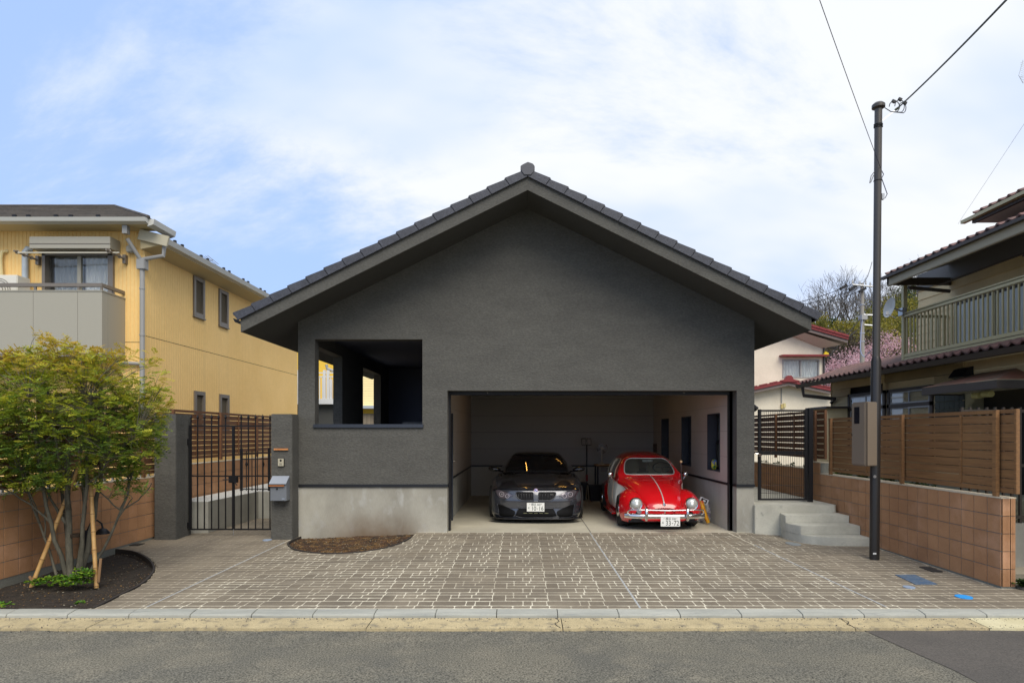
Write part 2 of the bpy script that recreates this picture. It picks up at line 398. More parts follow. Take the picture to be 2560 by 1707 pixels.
sheet(m, -7.2, 6.6, 6.421, 11.06, 200, 72, lambda x, y: gz(x, y) + (-.3 if (inside((x, y), bedL_poly) or inside((x, y), ovl_poly)) else 0))
sheet(m, -6.3, -3.5, 11.06, 20, 12, 10, gz)
m.build('mortar_bed', GROUT, drv)

PW, PH = .59, .52
rj = random.Random(3)
# the stamp repeats every 0.59 x 0.52 m: x0, x1, y0, y1 of its eleven stones
STAMP = [(.022, .237, 0, .100), (.237, .420, 0, .100), (.420, .610, 0, .100),
         (0, .342, .100, .275), (.342, .436, .100, .275), (.436, .590, .100, .264),
         (.020, .158, .275, .520), (.158, .470, .275, .395), (.470, .608, .266, .395),
         (.158, .240, .395, .520), (.240, .382, .395, .520), (.382, .606, .395, .520)]
def cell_stones():
    out = []
    for (x0, x1, y0, y1) in STAMP:
        g, gy_ = .0038, .0088
        e4 = [rj.uniform(-.004, .004) for _ in range(8)]
        P = [(x0 + g + e4[0], y0 + gy_ + e4[4] * .6), (x1 - g + e4[1], y0 + gy_ + e4[5] * .6), (x1 - g + e4[2], y1 - gy_ + e4[6] * .6), (x0 + g + e4[3], y1 - gy_ + e4[7] * .6)]
        Q = []
        for i in range(4):
            p, n_ = P[i], P[(i + 1) % 4]
            ln = math.hypot(n_[0] - p[0], n_[1] - p[1]); k = 1 if ln < .14 else 2 if ln < .25 else 3
            ch = min(.013, ln * .2); d = ((n_[0] - p[0]) / ln, (n_[1] - p[1]) / ln)
            Q.append((p[0] + d[0] * ch, p[1] + d[1] * ch))
            for t in range(1, k + 1):
                f = t / (k + 1); e = rj.uniform(-.004, .003)
                Q.append((p[0] + d[0] * ln * f + d[1] * e, p[1] + d[1] * ln * f - d[0] * e))
            Q.append((n_[0] - d[0] * ch, n_[1] - d[1] * ch))
        out.append(Q)
    return out
CELL = cell_stones()
def clip_half(poly, p, n):
    out = []
    for i in range(len(poly)):
        a, b = poly[i], poly[(i + 1) % len(poly)]
        da = (a[0] - p[0]) * n[0] + (a[1] - p[1]) * n[1]; db = (b[0] - p[0]) * n[0] + (b[1] - p[1]) * n[1]
        if da >= 0: out.append(a)
        if (da >= 0) != (db >= 0):
            t = da / (da - db); out.append((a[0] + (b[0] - a[0]) * t, a[1] + (b[1] - a[1]) * t))
    return out
def clip_curve(poly, C, keep_out, poly_area):
    cx = sum(p[0] for p in poly) / len(poly); cy = sum(p[1] for p in poly) / len(poly)
    d, i = min(((q.x - cx) ** 2 + (q.y - cy) ** 2, i) for i, q in enumerate(C))
    if d > .3 ** 2: return poly if not inside((cx, cy), poly_area) else []
    a, b = C[max(i - 1, 0)], C[min(i + 1, len(C) - 1)]
    t = (b - a).normalized(); n = Vector((-t.y, t.x)); q = C[i] + n * .05
    if inside((q.x, q.y), poly_area): n = -n
    return clip_half(poly, C[i] + n * keep_out, n)
stones = []
for gy in range(-1, 16):
    for gx_ in range(-13, 13):
        for Q in CELL:
            poly = [(p[0] + gx_ * PW - .332, p[1] + 6.4325 + gy * PH) for p in Q]
            cy = sum(p[1] for p in poly) / len(poly); cx = sum(p[0] for p in poly) / len(poly)
            if cy > YF and not (-6.2 < cx < -3.9 and cy < 13.6): continue
            if not (-7.1 < cx < 6.5): continue
            poly = clip_half(poly, (0, 6.428), (0, 1))
            if -3.9 < cx: poly = clip_half(poly, (0, YF - .01), (0, -1))
            if cx < -5.4 and poly: poly = clip_half(poly, (-6.17, 0), (1, 0))
            if cy > 7.2 and poly: poly = clip_half(poly, (5.41, 0), (-1, 0))
            if poly and len(poly) > 2: poly = clip_curve(poly, bedL, .03, bedL_poly)
            if poly and len(poly) > 2: poly = clip_curve(poly, ovl, .02, ovl_poly)
            if poly and len(poly) > 2: poly = clip_curve(poly, stepC, .004, step_poly)
            # straight joint strips
            if poly and len(poly) > 2: stones.append(poly)
joints = [((1475, 1332), (1601, 1520)), ((712, 1355), (367, 1517)), ((1886, 1362), (2216, 1517))]
JL = [(Vector(ground_pt(*a)), Vector(ground_pt(*b))) for a, b in joints]
def split_joint(poly, A, B):
    t = (B - A).normalized(); n = (-t.y, t.x)
    s = [(p[0] - A.x) * n[0] + (p[1] - A.y) * n[1] for p in poly]
    if min(s) > .012 or max(s) < -.012: return [poly]
    return [q for q in (clip_half(poly, (A.x + n[0] * .012, A.y + n[1] * .012), n), clip_half(poly, (A.x - n[0] * .012, A.y - n[1] * .012), (-n[0], -n[1]))) if len(q) > 2]
for A, B in JL: stones = [q for p in stones for q in split_joint(p, A, B)]
def area(p): return abs(sum(p[i - 1][0] * p[i][1] - p[i][0] * p[i - 1][1] for i in range(len(p)))) / 2
stones = [p for p in stones if area(p) > .0006]
def stone_mesh(mb, poly):
    n = len(poly); cx = sum(p[0] for p in poly) / n; cy = sum(p[1] for p in poly) / n
    dz = random.uniform(0, .0006)
    a = [(x, y, gz(x, y) - .01) for x, y in poly]; b = [(x, y, gz(x, y) + .0005 + dz) for x, y in poly]
    c = [(x + (cx - x) * .05, y + (cy - y) * .09, gz(x, y) + .0013 + dz) for x, y in poly]
    mb.add(a + b + c, [tuple(range(2 * n, 3 * n))] + [(i, (i + 1) % n, n + (i + 1) % n, n + i) for i in range(n)] + [(n + i, n + (i + 1) % n, 2 * n + (i + 1) % n, 2 * n + i) for i in range(n)])
def shows(p):
    x = sum(q[0] for q in p) / len(p); y = sum(q[1] for q in p) / len(p)
    return (area(p) / y ** 3) if abs(U0 + x * FP / y - 1280) < 1270 else 0
stones.sort(key=shows, reverse=True)
for p in stones[:298]:
    m = MB(); stone_mesh(m, p); m.build('paving_stone', STONE, drv)
m = MB()
for p in stones[298:]: stone_mesh(m, p)
m.build('paving_stone_field', STONE, drv, kind='stuff')
JST = mat('joint_sealant', srgb(170, 172, 172), .7, fine=.1)
for A, B in JL:
    t = (B - A).normalized(); n = Vector((-t.y, t.x)) * .009; m = MB(); k = 16
    P = [A + (B - A) * i / k for i in range(k + 1)]
    vs = [(q.x + s_ * n.x, q.y + s_ * n.y, gz(q.x, q.y) + .004) for q in P for s_ in (-1, 1)]
    m.add(vs, [(2 * i, 2 * i + 1, 2 * i + 3, 2 * i + 2) for i in range(k)]); m.build('expansion_joint', JST, drv)

# planting beds: soil, edging, chips
def bed(name, poly, z, C, seed, chips, mtl=SOIL, mound=.02):
    root = thing(name, None, None, (poly[0][0], poly[0][1], 0), kind='structure')
    xs_ = [p[0] for p in poly]; ys_ = [p[1] for p in poly]
    m = MB(); rr = random.Random(seed)
    c = Vector((sum(xs_) / len(xs_), sum(ys_) / len(ys_)))
    bm = bmesh.new(); vs = [bm.verts.new((p[0], p[1], 0)) for p in poly]; f = bm.faces.new(vs)
    bmesh.ops.triangulate(bm, faces=[f])
    for _ in range(4): bmesh.ops.subdivide_edges(bm, edges=[e for e in bm.edges if e.calc_length() > .09], cuts=1, use_grid_fill=False); bmesh.ops.triangulate(bm, faces=bm.faces)
    for v in bm.verts:
        v.co.z = gz(v.co.x, v.co.y) + z + rr.uniform(-.008, .012) + mound * math.sin(v.co.x * 4.1) * math.cos(v.co.y * 3.3)
    me = bpy.data.meshes.new('soil'); bm.to_mesh(me); bm.free(); me.materials.append(mtl)
    o = link('soil', me, root); o.location = (-OFF[root.name][0], -OFF[root.name][1], 0)
    m = MB()
    P = [Vector((q.x, q.y)) for q in C]
    vs = []
    for i, q in enumerate(P):
        t = (P[min(i + 1, len(P) - 1)] - P[max(i - 1, 0)]).normalized(); n = Vector((-t.y, t.x)) * .012
        g = gz(q.x, q.y)
        vs += [(q.x + n.x, q.y + n.y, g - .14), (q.x + n.x, q.y + n.y, g + .012), (q.x - n.x, q.y - n.y, g + .012), (q.x - n.x, q.y - n.y, g - .14)]
    m.add(vs, [(4 * i + a, 4 * i + (a + 1) % 4, 4 * i + 4 + (a + 1) % 4, 4 * i + 4 + a) for i in range(len(P) - 1) for a in range(4)])
    m.build('edging', mat('bed_edging', (.03, .025, .022), .8, fine=.2), root)
    m = MB(); x0, x1, y0, y1 = min(xs_), max(xs_), min(ys_), max(ys_); k = 0
    mats_ = [mat('leaf_litter_' + str(i), cc, .9) for i, cc in enumerate([(.25, .14, .04), (.16, .09, .04), (.06, .04, .02), (.3, .27, .2)])]
    for _ in range(chips * 3):
        x, y_ = rr.uniform(x0, x1), rr.uniform(y0, y1)
        if not inside((x, y_), poly): continue
        m.cm = rr.choice([0, 1, 1, 2, 2, 3]) if rr.random() < .8 else 2
        s_ = rr.uniform(.006, .018); m.obox((x, y_, gz(x, y_) + z + .012 + mound * math.sin(x * 4.1) * math.cos(y_ * 3.3)), s_, s_ * rr.uniform(.3, .9), .003, rr.uniform(0, 3), rr.uniform(-.5, .5), rr.uniform(-.5, .5)); k += 1
        if k > chips: break
    m.build('leaf_litter', mats_, root, kind='stuff')
    return root
bed('garden_bed', [tuple(p) for p in bedL_poly], -.07, bedL, 4, 900)
MULCH = mat('mulch', (.085, .04, .018), .95, col2=(.03, .02, .012), vs=5, col3=(.16, .09, .03), v3=9, t3=(.5, .6), fine=.5, fs=60, bump=1, bs=50, bdist=.03)
bed('mulch_bed', [tuple(p) for p in ovl_poly], -.035, ovl, 5, 1500, MULCH, .012)

# covers let into the paving
def cover(px, name, label, cat, mtl, rnd=False, th=.009, extra=None):
    P = [ground_pt(u, v) for u, v in px]
    if rnd:
        cx = sum(p[0] for p in P) / len(P); cy = sum(p[1] for p in P) / len(P)
        rx = (max(p[0] for p in P) - min(p[0] for p in P)) / 2; ry = (max(p[1] for p in P) - min(p[1] for p in P)) / 2
        P = [(cx + rx * math.cos(a * .2618), cy + ry * math.sin(a * .2618)) for a in range(24)]
    cx = sum(p[0] for p in P) / len(P); cy = sum(p[1] for p in P) / len(P)
    m = MB(); n = len(P)
    vs = [(x, y, gz(x, y) - .01) for x, y in P] + [(x, y, gz(x, y) + th) for x, y in P]
    m.add(vs, [tuple(range(n, 2 * n))] + [(i, (i + 1) % n, n + (i + 1) % n, n + i) for i in range(n)])
    if extra:
        r = thing(name, label, cat, (cx, cy, gz(cx, cy)))
        m.build('frame', mtl, r); extra(r, P)
    else:
        o = m.build(name, mtl, label=label, cat=cat)
BLUEC = mat('blue_cover', srgb(66, 90, 116), .6, col2=srgb(88, 104, 122), vs=9, col3=srgb(120, 120, 112), v3=16, fine=.3, fs=60)
def grating(r, P):
    a, b, c, d = [Vector((p[0], p[1])) for p in P]; m = MB()
    for i in range(9):
        f = (i + .5) / 9; p = a.lerp(b, f); q = d.lerp(c, f); g = gz(p.x, p.y) + .012
        m = MB(); dr = (q - p).normalized(); n = Vector((-dr.y, dr.x)) * .008
        m.add([(p.x - n.x, p.y - n.y, g), (p.x + n.x, p.y + n.y, g), (q.x + n.x, q.y + n.y, g), (q.x - n.x, q.y - n.y, g)] + [(p.x - n.x, p.y - n.y, g - .006), (p.x + n.x, p.y + n.y, g - .006), (q.x + n.x, q.y + n.y, g - .006), (q.x - n.x, q.y - n.y, g - .006)],
              [(0, 1, 2, 3), (0, 1, 5, 4), (1, 2, 6, 5), (2, 3, 7, 6), (3, 0, 4, 7)]); m.build('grate_bar', STEEL if False else mat('grate_iron', (.05, .05, .05), .6, metal=.4), r)
cover([(2237, 1437), (2287, 1437), (2344, 1461), (2288, 1461)], 'meter_cover', 'long blue rectangular utility cover in the paving below the brown block wall', 'cover', BLUEC)
cover([(2298, 1418), (2324, 1418), (2357, 1430), (2332, 1430)], 'drain_grate', 'small black drain grate in the paving against the right block wall', 'drain grate', mat('pit', (.008, .008, .008), .9), extra=grating)
cover([(320, 1364), (336, 1359), (362, 1359), (345, 1364)], 'drain_grate', 'small black drain grate in the paving near the garden bed and left block wall', 'drain grate', mat('pit', (.008, .008, .008), .9), extra=grating)
cover([(2391, 1492), (2428, 1492), (2409, 1487), (2409, 1498)], 'round_cover', 'bright sky blue round cap in the paving near the kerb at right', 'cover', mat('cyan_cap', srgb(40, 150, 225), .5, fine=.1), True)
cover([(2260, 1468), (2286, 1468), (2272, 1465), (2272, 1472)], 'round_cover', 'pale blue grey round cap between the long blue cover and the kerb', 'cover', mat('grey_cap', srgb(140, 155, 175), .5, fine=.1), True, .011)
cover([(1968, 1360), (1998, 1360), (1983, 1356), (1983, 1363.5)], 'round_cover', 'grey round cap in the paving at the foot of the concrete steps', 'cover', mat('grey_cap2', srgb(135, 140, 140), .5, fine=.1), True, .011)
cover([(658, 1350), (679, 1350), (668, 1348), (668, 1352.5)], 'round_cover', 'small pale blue cap in the paving before the gate and mailbox pillar', 'cover', mat('grey_cap', srgb(140, 155, 175), .5, fine=.1), True, .011)
# ------------------------------------------------------------------ the dark gabled garage house
FS = FP / YF
fx = lambda u: (u - U0) / FS
fz = lambda v: CH + (V0 - v) / FS
XL, XR, RX = fx(745), fx(1886), .09
SLP = .495; ZR = 5.575; YB = 18.6
soff = lambda x: ZR - SLP * abs(x - RX)
OX0, OX1, OZ1 = fx(1118), fx(1842), fz(976)
PX0, PX1, PZ0, PZ1 = fx(787), fx(1056), fz(1066), fz(848)
XI0, XI1 = -1.40, 3.627            # garage inside faces
ZB = .815
H = thing('garage_house', 'dark grey stucco gabled house with open double garage and tiled roof', 'house', (0, YF, 0))
m = MB(); wall_cells(m, [XL, RX, XR], [ZB, OZ1, 3.4, 3.7], [(OX0, OX1, ZB, OZ1), (PX0, PX1, PZ0, PZ1)], YF, YF + .22, 'y', lambda a: max(soff(a) - .001, 3.4))
m.build('front_wall', STUC, H)
# concrete base, either side of the garage
for a, b in ((XL + .004, OX0 - .002), (OX1 + .002, XR - .004)):
    m = MB(); m.box(a, b, YF + .012, YF + .22, -.3, ZB - .03); m.build('concrete_base', CONC, H)
    m = MB(); m.box(a - .012, b + .012, YF - .014, YF + .225, ZB - .03, ZB + .018); m.build('flashing', TRIM, H)
# side, rear and inner walls
m = MB(); wall_cells(m, [YF + .22, YB - .2], [-.3, 3.55], [(YF + .221, 13.06, .75, 3.27), (14.77, 16.62, .75, 3.23)], XL, XL + .185, 'x'); m.build('left_wall', STUC, H)
WIN = [(11.72, 12.51), (13.72, 14.54), (15.81, 16.63)]
m = MB(); wall_cells(m, [YF + .22, YB - .2], [ZB, 3.55], [(a, b, 1.0, 2.08) for a, b in WIN], XI1 + .012, XR, 'x'); m.build('right_wall', STUC, H)
m = MB(); m.box(XI1 + .02, XR, YF + .22, YB - .2, -.3, ZB); m.build('right_wall_base', CONC, H)
m = MB(); m.box(XL, XR, YB - .2, YB, -.3, 3.55); m.build('rear_wall', STUC, H)
m = MB(); m.box(-1.72, XI0 - .012, YF + .222, YB - .2, 0, 3.5); m.box(XL + .185, -1.72, 17.6, 17.7, 0, 3.5); m.box(XL + .185, -1.72, YF + .222, 17.6, -.1, .85)
m.build('porch_wall', NAVY, H)
m = MB(); m.box(XL + .185, -1.4, YF + .222, 17.7, 3.5, 3.55); m.build('porch_ceiling', NAVY, H)
m = MB(); m.box(PX0 - .02, PX1 + .02, YF - .035, YF + .21, fz(1069), fz(1060)); m.build('window_sill', mat('sill_metal', (.055, .062, .078), .35, metal=.5), H, bevel=.004)
m = MB(); m.box(-2.35, -1.73, 12.6, 13.1, .85, 1.93); m.build('porch_shelf', mat('porch_shelf', (.03, .035, .045), .5), H)
# soffit slab, bargeboards, roof tiles
EXL, EXR = -4.47, 4.60; YO = 10.17
def slopebox(mb, x0, x1, lo, hi, y0, y1):
    mb.prism([(x0, soff(x0) + lo), (x1, soff(x1) + lo), (x1, soff(x1) + hi), (x0, soff(x0) + hi)], y0, y1, 'y')
for a, b in ((EXL, RX), (RX, EXR)):
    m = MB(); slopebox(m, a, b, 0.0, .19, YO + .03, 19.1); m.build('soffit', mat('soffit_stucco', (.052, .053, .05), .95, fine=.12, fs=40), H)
    m = MB(); slopebox(m, a, b, -.004, .215, YO, YO + .03); m.build('bargeboard', STUC, H)
    m = MB(); slopebox(m, a + (.03 if a < 0 else 0), b - (0 if a < 0 else .03), .195, .28, YO + .05, 19.1); m.build('roof_deck', BLK, H)
n_t = 16; cosr = 1 / math.sqrt(1 + SLP ** 2); sinr = SLP * cosr
half = (RX - EXL) + .09; Lr = half / cosr; step = (Lr - .06) / n_t
def tile_local(ln, y0, y1, drop):
    # u along the slope (down +), w square to it; overlap: low end lifts over the next tile
    m = MB()
    P = [(0, -.005), (ln, .016), (ln, .056), (0, .030)]
    F = [(0.004, .030), (ln - .014, .056), (ln - .036, -drop), (-.018, -drop)]
    m.prism([(a, b) for a, b in P], y0, y1, 'y')
    m2 = [(a, b) for a, b in F]
    m.prism(m2, y0 - .035, y0 + .0, 'y')
    return m
for sd_ in (-1, 1):
    base = tile_local(step + .012, 0, .34, .085)
    mt = []
    for x, y, z in base.v:
        X = sd_ * (x * cosr + z * sinr); Z = -x * sinr + z * cosr
        mt.append((X, y, Z))
    bb = MB(); bb.v = mt; bb.f = base.f; bb.m = base.m
    me = bb.mesh('roof_tile', TILE, bevel=.004)
    for i in range(n_t):
        s0 = .06 + i * step
        x = RX + sd_ * s0 * cosr; z = ZR + .290 - s0 * sinr
        link('roof_tile', me, H, loc=(x, YO - .01, z), rz=0)
    m = MB()
    for i in range(n_t):
        s0 = .06 + i * step; s1 = s0 + step + .012
        q = []
        for s_, wv in ((s0, .028), (s1, .054), (s1, .016), (s0, -.005)):
            q.append((RX + sd_ * (s_ * cosr + wv * sinr), ZR + .290 - s_ * sinr + wv * cosr))
        m.prism(q, YO + .335, 19.12, 'y')
    m.build('tile_course', TILE, H)
cap = [(fx_ / 157.3 * .357 + RX, 0) for fx_ in ()]
s_ = .357 / 157.3
raw = [(2085, 85), (2120, 68), (2155, 80), (2168, 97), (2168, 120), (2158, 138), (2142, 158), (2095, 158), (2080, 138), (2069, 118), (2069, 96)]
poly = [(RX + (a - 2119) * s_, ZR + (474.6 - 380 - b * .357) / 157.3 - .03) for a, b in raw]
m = MB(); m.prism(poly, YO - .06, 19.15, 'y'); m.build('ridge_tile', mat('ridge_tile', (.075, .078, .09), .6, fine=.1), H, bevel=.005)
for sd_ in (-1, 1):
    ex = EXL if sd_ < 0 else EXR; g = MB(); ez = soff(ex) + .17
    q = [(ex + sd_ * .0, ez - .02), (ex + sd_ * .03, ez - .035), (ex + sd_ * .12, ez - .005), (ex + sd_ * .15, ez + .055), (ex + sd_ * .135, ez + .055), (ex + sd_ * .11, ez + .008), (ex + sd_ * .03, ez - .018), (ex, ez)]
    g.prism(q, YO + .06, 19, 'y'); g.build('gutter', BLK, H)
# garage frame and inside
m = MB(); m.box(OX0, OX0 + .035, YF + .2, YF + .3, 0, OZ1); m.build('door_rail', BLK, H)
m = MB(); m.box(OX1 - .068, OX1, YF + .22, YF + .3, 0, OZ1); m.build('door_rail', BLK, H)
m = MB(); m.box(OX0 + .035, OX1 - .068, YF + .22, YF + .3, OZ1 - .062, OZ1); m.build('door_header', BLK, H)
m = MB(); m.box(OX0, OX0 + .003, YF + .002, YF + .2, ZB, OZ1 - .0); m.build('reveal_left', STUC, H)
for x in (fx(1217), fx(1718)):
    m = MB(); m.lathe([(.006, 0), (.009, .01), (.004, .02)], (x, YF + .215, OZ1 - .03), 8, 'z'); m.build('header_screw', CHROME, H)
G0, G1 = YF + .30, 17.64
m = MB(); sheet(m, OX0 - .0, OX1, YF + .0, G0, 2, 1, lambda x, y: .0015); sheet(m, XI0, XI1 + .06, G0, G1, 6, 6, lambda x, y: .0015 + .003 * (y - G0) / 6)
m.build('garage_floor', GFLOOR, H)
A, B = Vector(ground_pt(1475, 1332)), Vector((UX(1449.6, 12.7), 12.7))
m = MB(); m.add([(1.178, YF + .01, .006), (1.19, YF + .01, .006), (1.19 + .0, 17.6, .009), (1.178, 17.6, .009)], [(0, 1, 2, 3)]); m.build('floor_joint', mat('floor_joint', (.12, .11, .1), .8), H)
PH_ = .455
def panel_rows(zs0, zs1):
    z = zs0; out = []
    while z < zs1 - .02: out.append((z, min(z + PH_, zs1))); z += PH_
    return out
m = MB(); m.box(XI0, XI1, G1, G1 + .02, 0, ZB - .02); m.build('back_wall_base', mat('gbase', srgb(190, 188, 178), .85, fine=.05), H)
for a, b in panel_rows(ZB + .02, 2.75):
    m = MB(); m.box(XI0, XI1, G1, G1 + .02, a + .003, b - .003); m.build('back_wall_panel', GBACK, H)
m = MB(); m.box(XI0, XI1, G1 - .012, G1 + .02, ZB - .02, ZB + .02); m.build('wall_rail', TRIM, H)
m = MB(); m.box(XI0 - .01, XI1 + .03, G1 + .021, G1 + .03, 0, 2.8); m.build('back_wall_core', BLK, H)
# right wall with its three windows
GBASE = mat('gbase_r', srgb(196, 195, 186), .8, col2=srgb(174, 174, 166), vs=1.5, stretch=(1, 1, .6), fine=.05)
m = MB(); m.box(XI1, XI1 + .018, G0, G1, 0, ZB - .02); m.build('right_inner_base', GBASE, H)
m = MB(); m.box(XI1 - .012, XI1 + .018, G0, G1 - .013, ZB - .02, ZB + .02); m.build('wall_rail', TRIM, H)
ys = [G0, 12.12, 14.14, 16.22, G1 - .001]
for a, b in panel_rows(ZB + .02, 2.75):
    for y0, y1 in zip(ys[:-1], ys[1:]):
        hs = [(c, d, 1.0, 2.08) for c, d in WIN]
        m = MB(); wall_cells(m, [y0 + .002, y1 - .002], [a + .002, b - .002], [(max(c, y0 + .002), min(d, y1 - .002), max(e, a + .002), min(f, b - .002)) for c, d, e, f in hs if c < y1 and d > y0 and e < b and f > a], XI1, XI1 + .011, 'x')
        m.build('wall_panel', GWALL, H)
RVL = mat('window_reveal', (.028, .034, .05), .6, fine=.05)
for a, b in WIN:
    w_ = MB(); X0, X1 = XI1 - .008, XI1 + .21
    w_.box(X0, X1, a, a + .012, 1.0, 2.08); w_.box(X0, X1, b - .012, b, 1.0, 2.08); w_.box(X0, X1, a + .012, b - .012, 1.0, 1.015); w_.box(X0, X1, a + .012, b - .012, 2.065, 2.08)
    wo = w_.build('window', RVL, H)
    f = MB()
    for z0, z1 in ((1.015, 1.55), (1.55, 2.065)):
        for q in ((a + .012, a + .06, z0, z1), (b - .06, b - .012, z0, z1), (a + .06, b - .06, z0, z0 + .035), (a + .06, b - .06, z1 - .035, z1)):
            f.box(X1 - (.05 if z0 < 1.2 else .03), X1 - .002, *q)
    f.build('frame', BLK, wo)
    for z0, z1 in ((1.05, 1.515), (1.585, 2.03)):
        g = MB(); g.box(X1 - .022, X1 - .018, a + .06, b - .06, z0, z1); g.build('pane', CLEAR, wo)
# left wall with a door
m = MB(); m.box(XI0 - .01, XI0, G0, G1, 0, ZB - .02); m.build('left_inner_base', GBASE, H)
m = MB(); m.box(XI0 - .01, XI0 + .012, 12.55, G1, ZB - .02, ZB + .02); m.build('wall_rail', TRIM, H)
for a, b in panel_rows(ZB + .02, 2.75):
    m = MB(); m.box(XI0 - .01, XI0, G0, G1, a + .002, b - .002); m.build('wall_panel', GWALL, H)
d = MB(); d.box(XI0, XI0 + .03, 11.9, 12.55, .05, 2.07); d.box(XI0, XI0 + .045, 11.86, 11.9, .0, 2.1); d.box(XI0, XI0 + .045, 12.55, 12.6, .0, 2.1); d = d.build('side_door', RVL, H)
m = MB(); m.box(XI0 + .0, XI0 + .02, 12.78, 12.84, 1.02, 1.18); m.tube([(XI0 + .02, 12.81, 1.16), (XI0 + .06, 12.81, 1.16), (XI0 + .06, 12.9, 1.16)], .009); m.box(XI0, XI0 + .015, 12.76, 12.79, .75, .95); m.build('door_handle', CHROME, d)
# ceiling
m = MB(); m.box(XI0 - .3, XR - .01, G0 - .05, G1 + .2, 2.75, 2.8); m.build('garage_ceiling', mat('garage_ceiling', srgb(176, 174, 170), .85), H)

# slim warm strip lamps on the garage ceiling (seen mirrored in both bonnets)
LAMP = mat('amber_strip', (.9, .5, .1), .4, emis=(1., .50, .10), estr=12.)
for i, (x, y, rz) in enumerate([(.05, 15.0, R(6)), (1.15, 15.6, R(55)), (2.1, 14.6, R(20))]):
    t = thing('strip_lamp', ['amber strip lamp on the garage ceiling above the dark coupe', 'amber strip lamp on the garage ceiling between the two cars', 'amber strip lamp on the garage ceiling above the red car'][i], 'lamp', (x, y, 2.70), rz, group='strip lamps on the garage ceiling')
    m = MB(); m.box(-.04, .04, -.24, .24, .0, .05); m.build('housing', BLK, t, local=True)
    m = MB(); m.box(-.009, .009, -.2, .2, -.012, -.0005); m.build('tube', LAMP, t, local=True)

# ------------------------------------------------------------------ things in the garage
t = thing('work_light', 'black twin head work light on a tall stand between the cars', 'work light', (UX(1467, 16.9), 16.9, 0))
X, Y = UX(1467, 16.9), 16.9
m = MB(); m.tube([(X, Y, .35), (X, Y, 1.42)], .018); m.build('pole', BLK, t)
for a in range(3):
    m = MB(); c, s2 = math.cos(a * 2.1 + .5), math.sin(a * 2.1 + .5); m.tube([(X, Y, .42), (X + .28 * c, Y + .28 * s2, .01)], .012); m.build('leg', BLK, t)
for dx in (-.085, .055):
    m = MB(); m.obox((X + dx, Y - .03, 1.49), .12, .05, .19, rx=R(-12)); h = m.build('lamp_head', BLK, t, bevel=.01)
    m = MB(); m.obox((X + dx, Y - .06, 1.487), .095, .006, .155, rx=R(-12)); m.build('lens', mat('lens_grey', srgb(120, 120, 118), .3), h)
m = MB(); m.box(X - .03, X + .03, Y - .03, Y + .03, .45, .62); m.build('red_grip', mat('red_plastic', (.25, .02, .015), .5), t)
# side table with an electric fan
TX, TY = UX(1512, 17.0), 17.0
t = thing('side_table', 'wooden topped workbench against the garage back wall holding a fan', 'table', (TX, TY, 0))
WT = mat('table_wood', srgb(190, 150, 95), .6, col2=srgb(150, 112, 66), vs=6, stretch=(1, 8, 1))
m = MB(); m.box(TX - .26, TX + .3, TY - .3, TY + .3, .86, .89); m.build('table_top', WT, t, bevel=.004)
for a in (-.22, .26):
    for b in (-.26, .26):
        m = MB(); m.box(TX + a - .02, TX + a + .02, TY + b - .02, TY + b + .02, 0, .86); m.build('leg', BLK, t)
m = MB(); m.box(TX - .2, TX + .24, TY - .28, TY + .2, .3, .33); m.build('shelf', BLK, t)
m = MB(); m.box(TX - .14, TX + .06, TY - .315, TY - .30, .72, .82); m.build('drawer_label', mat('grey_plastic', srgb(120, 115, 108), .6), t)
FXc, FZc = UX(1504.9, 16.95), VZ(1119.6, 16.95)
t = thing('electric_fan', 'old cream desk fan with round wire cage on the workbench', 'fan', (FXc, 16.95, .89))
CR = mat('cream_plastic', srgb(176, 168, 148), .5)
m = MB(); m.lathe([(.0, .89), (.10, .89), (.10, .905), (.05, .93), (.016, .95), (.014, FZc - .14), (.03, FZc - .05), (.03, FZc)], (FXc, 16.97, 0), 20); m.build('stand', CR, t, smooth=40)
cage = MB()
for rr_, dy in ((.17, 0), (.17, .03), (.11, -.025), (.05, -.03)):
    cage.tube([(FXc + rr_ * math.cos(a * .2618), 16.93 + dy, FZc + rr_ * math.sin(a * .2618)) for a in range(24)], .003, 5, closed=True)
for a in range(28):
    c, s2 = math.cos(a * .2244), math.sin(a * .2244); cage.tube([(FXc + .04 * c, 16.90, FZc + .04 * s2), (FXc + .12 * c, 16.905, FZc + .12 * s2), (FXc + .17 * c, 16.94, FZc + .17 * s2)], .0016, 4)
cage.build('cage', STEEL, t)
for a in range(4):
    c, s2 = math.cos(a * 1.571 + .4), math.sin(a * 1.571 + .4); q = (-s2, c); m = MB()
    m.add([(FXc + .03 * c - .02 * q[0], 16.925, FZc + .03 * s2 - .02 * q[1]), (FXc + .14 * c - .05 * q[0], 16.915, FZc + .14 * s2 - .05 * q[1]), (FXc + .15 * c + .04 * q[0], 16.945, FZc + .15 * s2 + .04 * q[1]), (FXc + .03 * c + .02 * q[0], 16.935, FZc + .03 * s2 + .02 * q[1])], [(0, 1, 2, 3)])
    m.build('blade', mat('fan_blade', srgb(110, 104, 96), .4), t)
m = MB(); m.lathe([(.0, -.03), (.035, -.03), (.04, .0), (.04, .08), (.0, .09)], (FXc, 16.92, FZc), 16, 'y'); m.build('hub', CR, t, smooth=40)
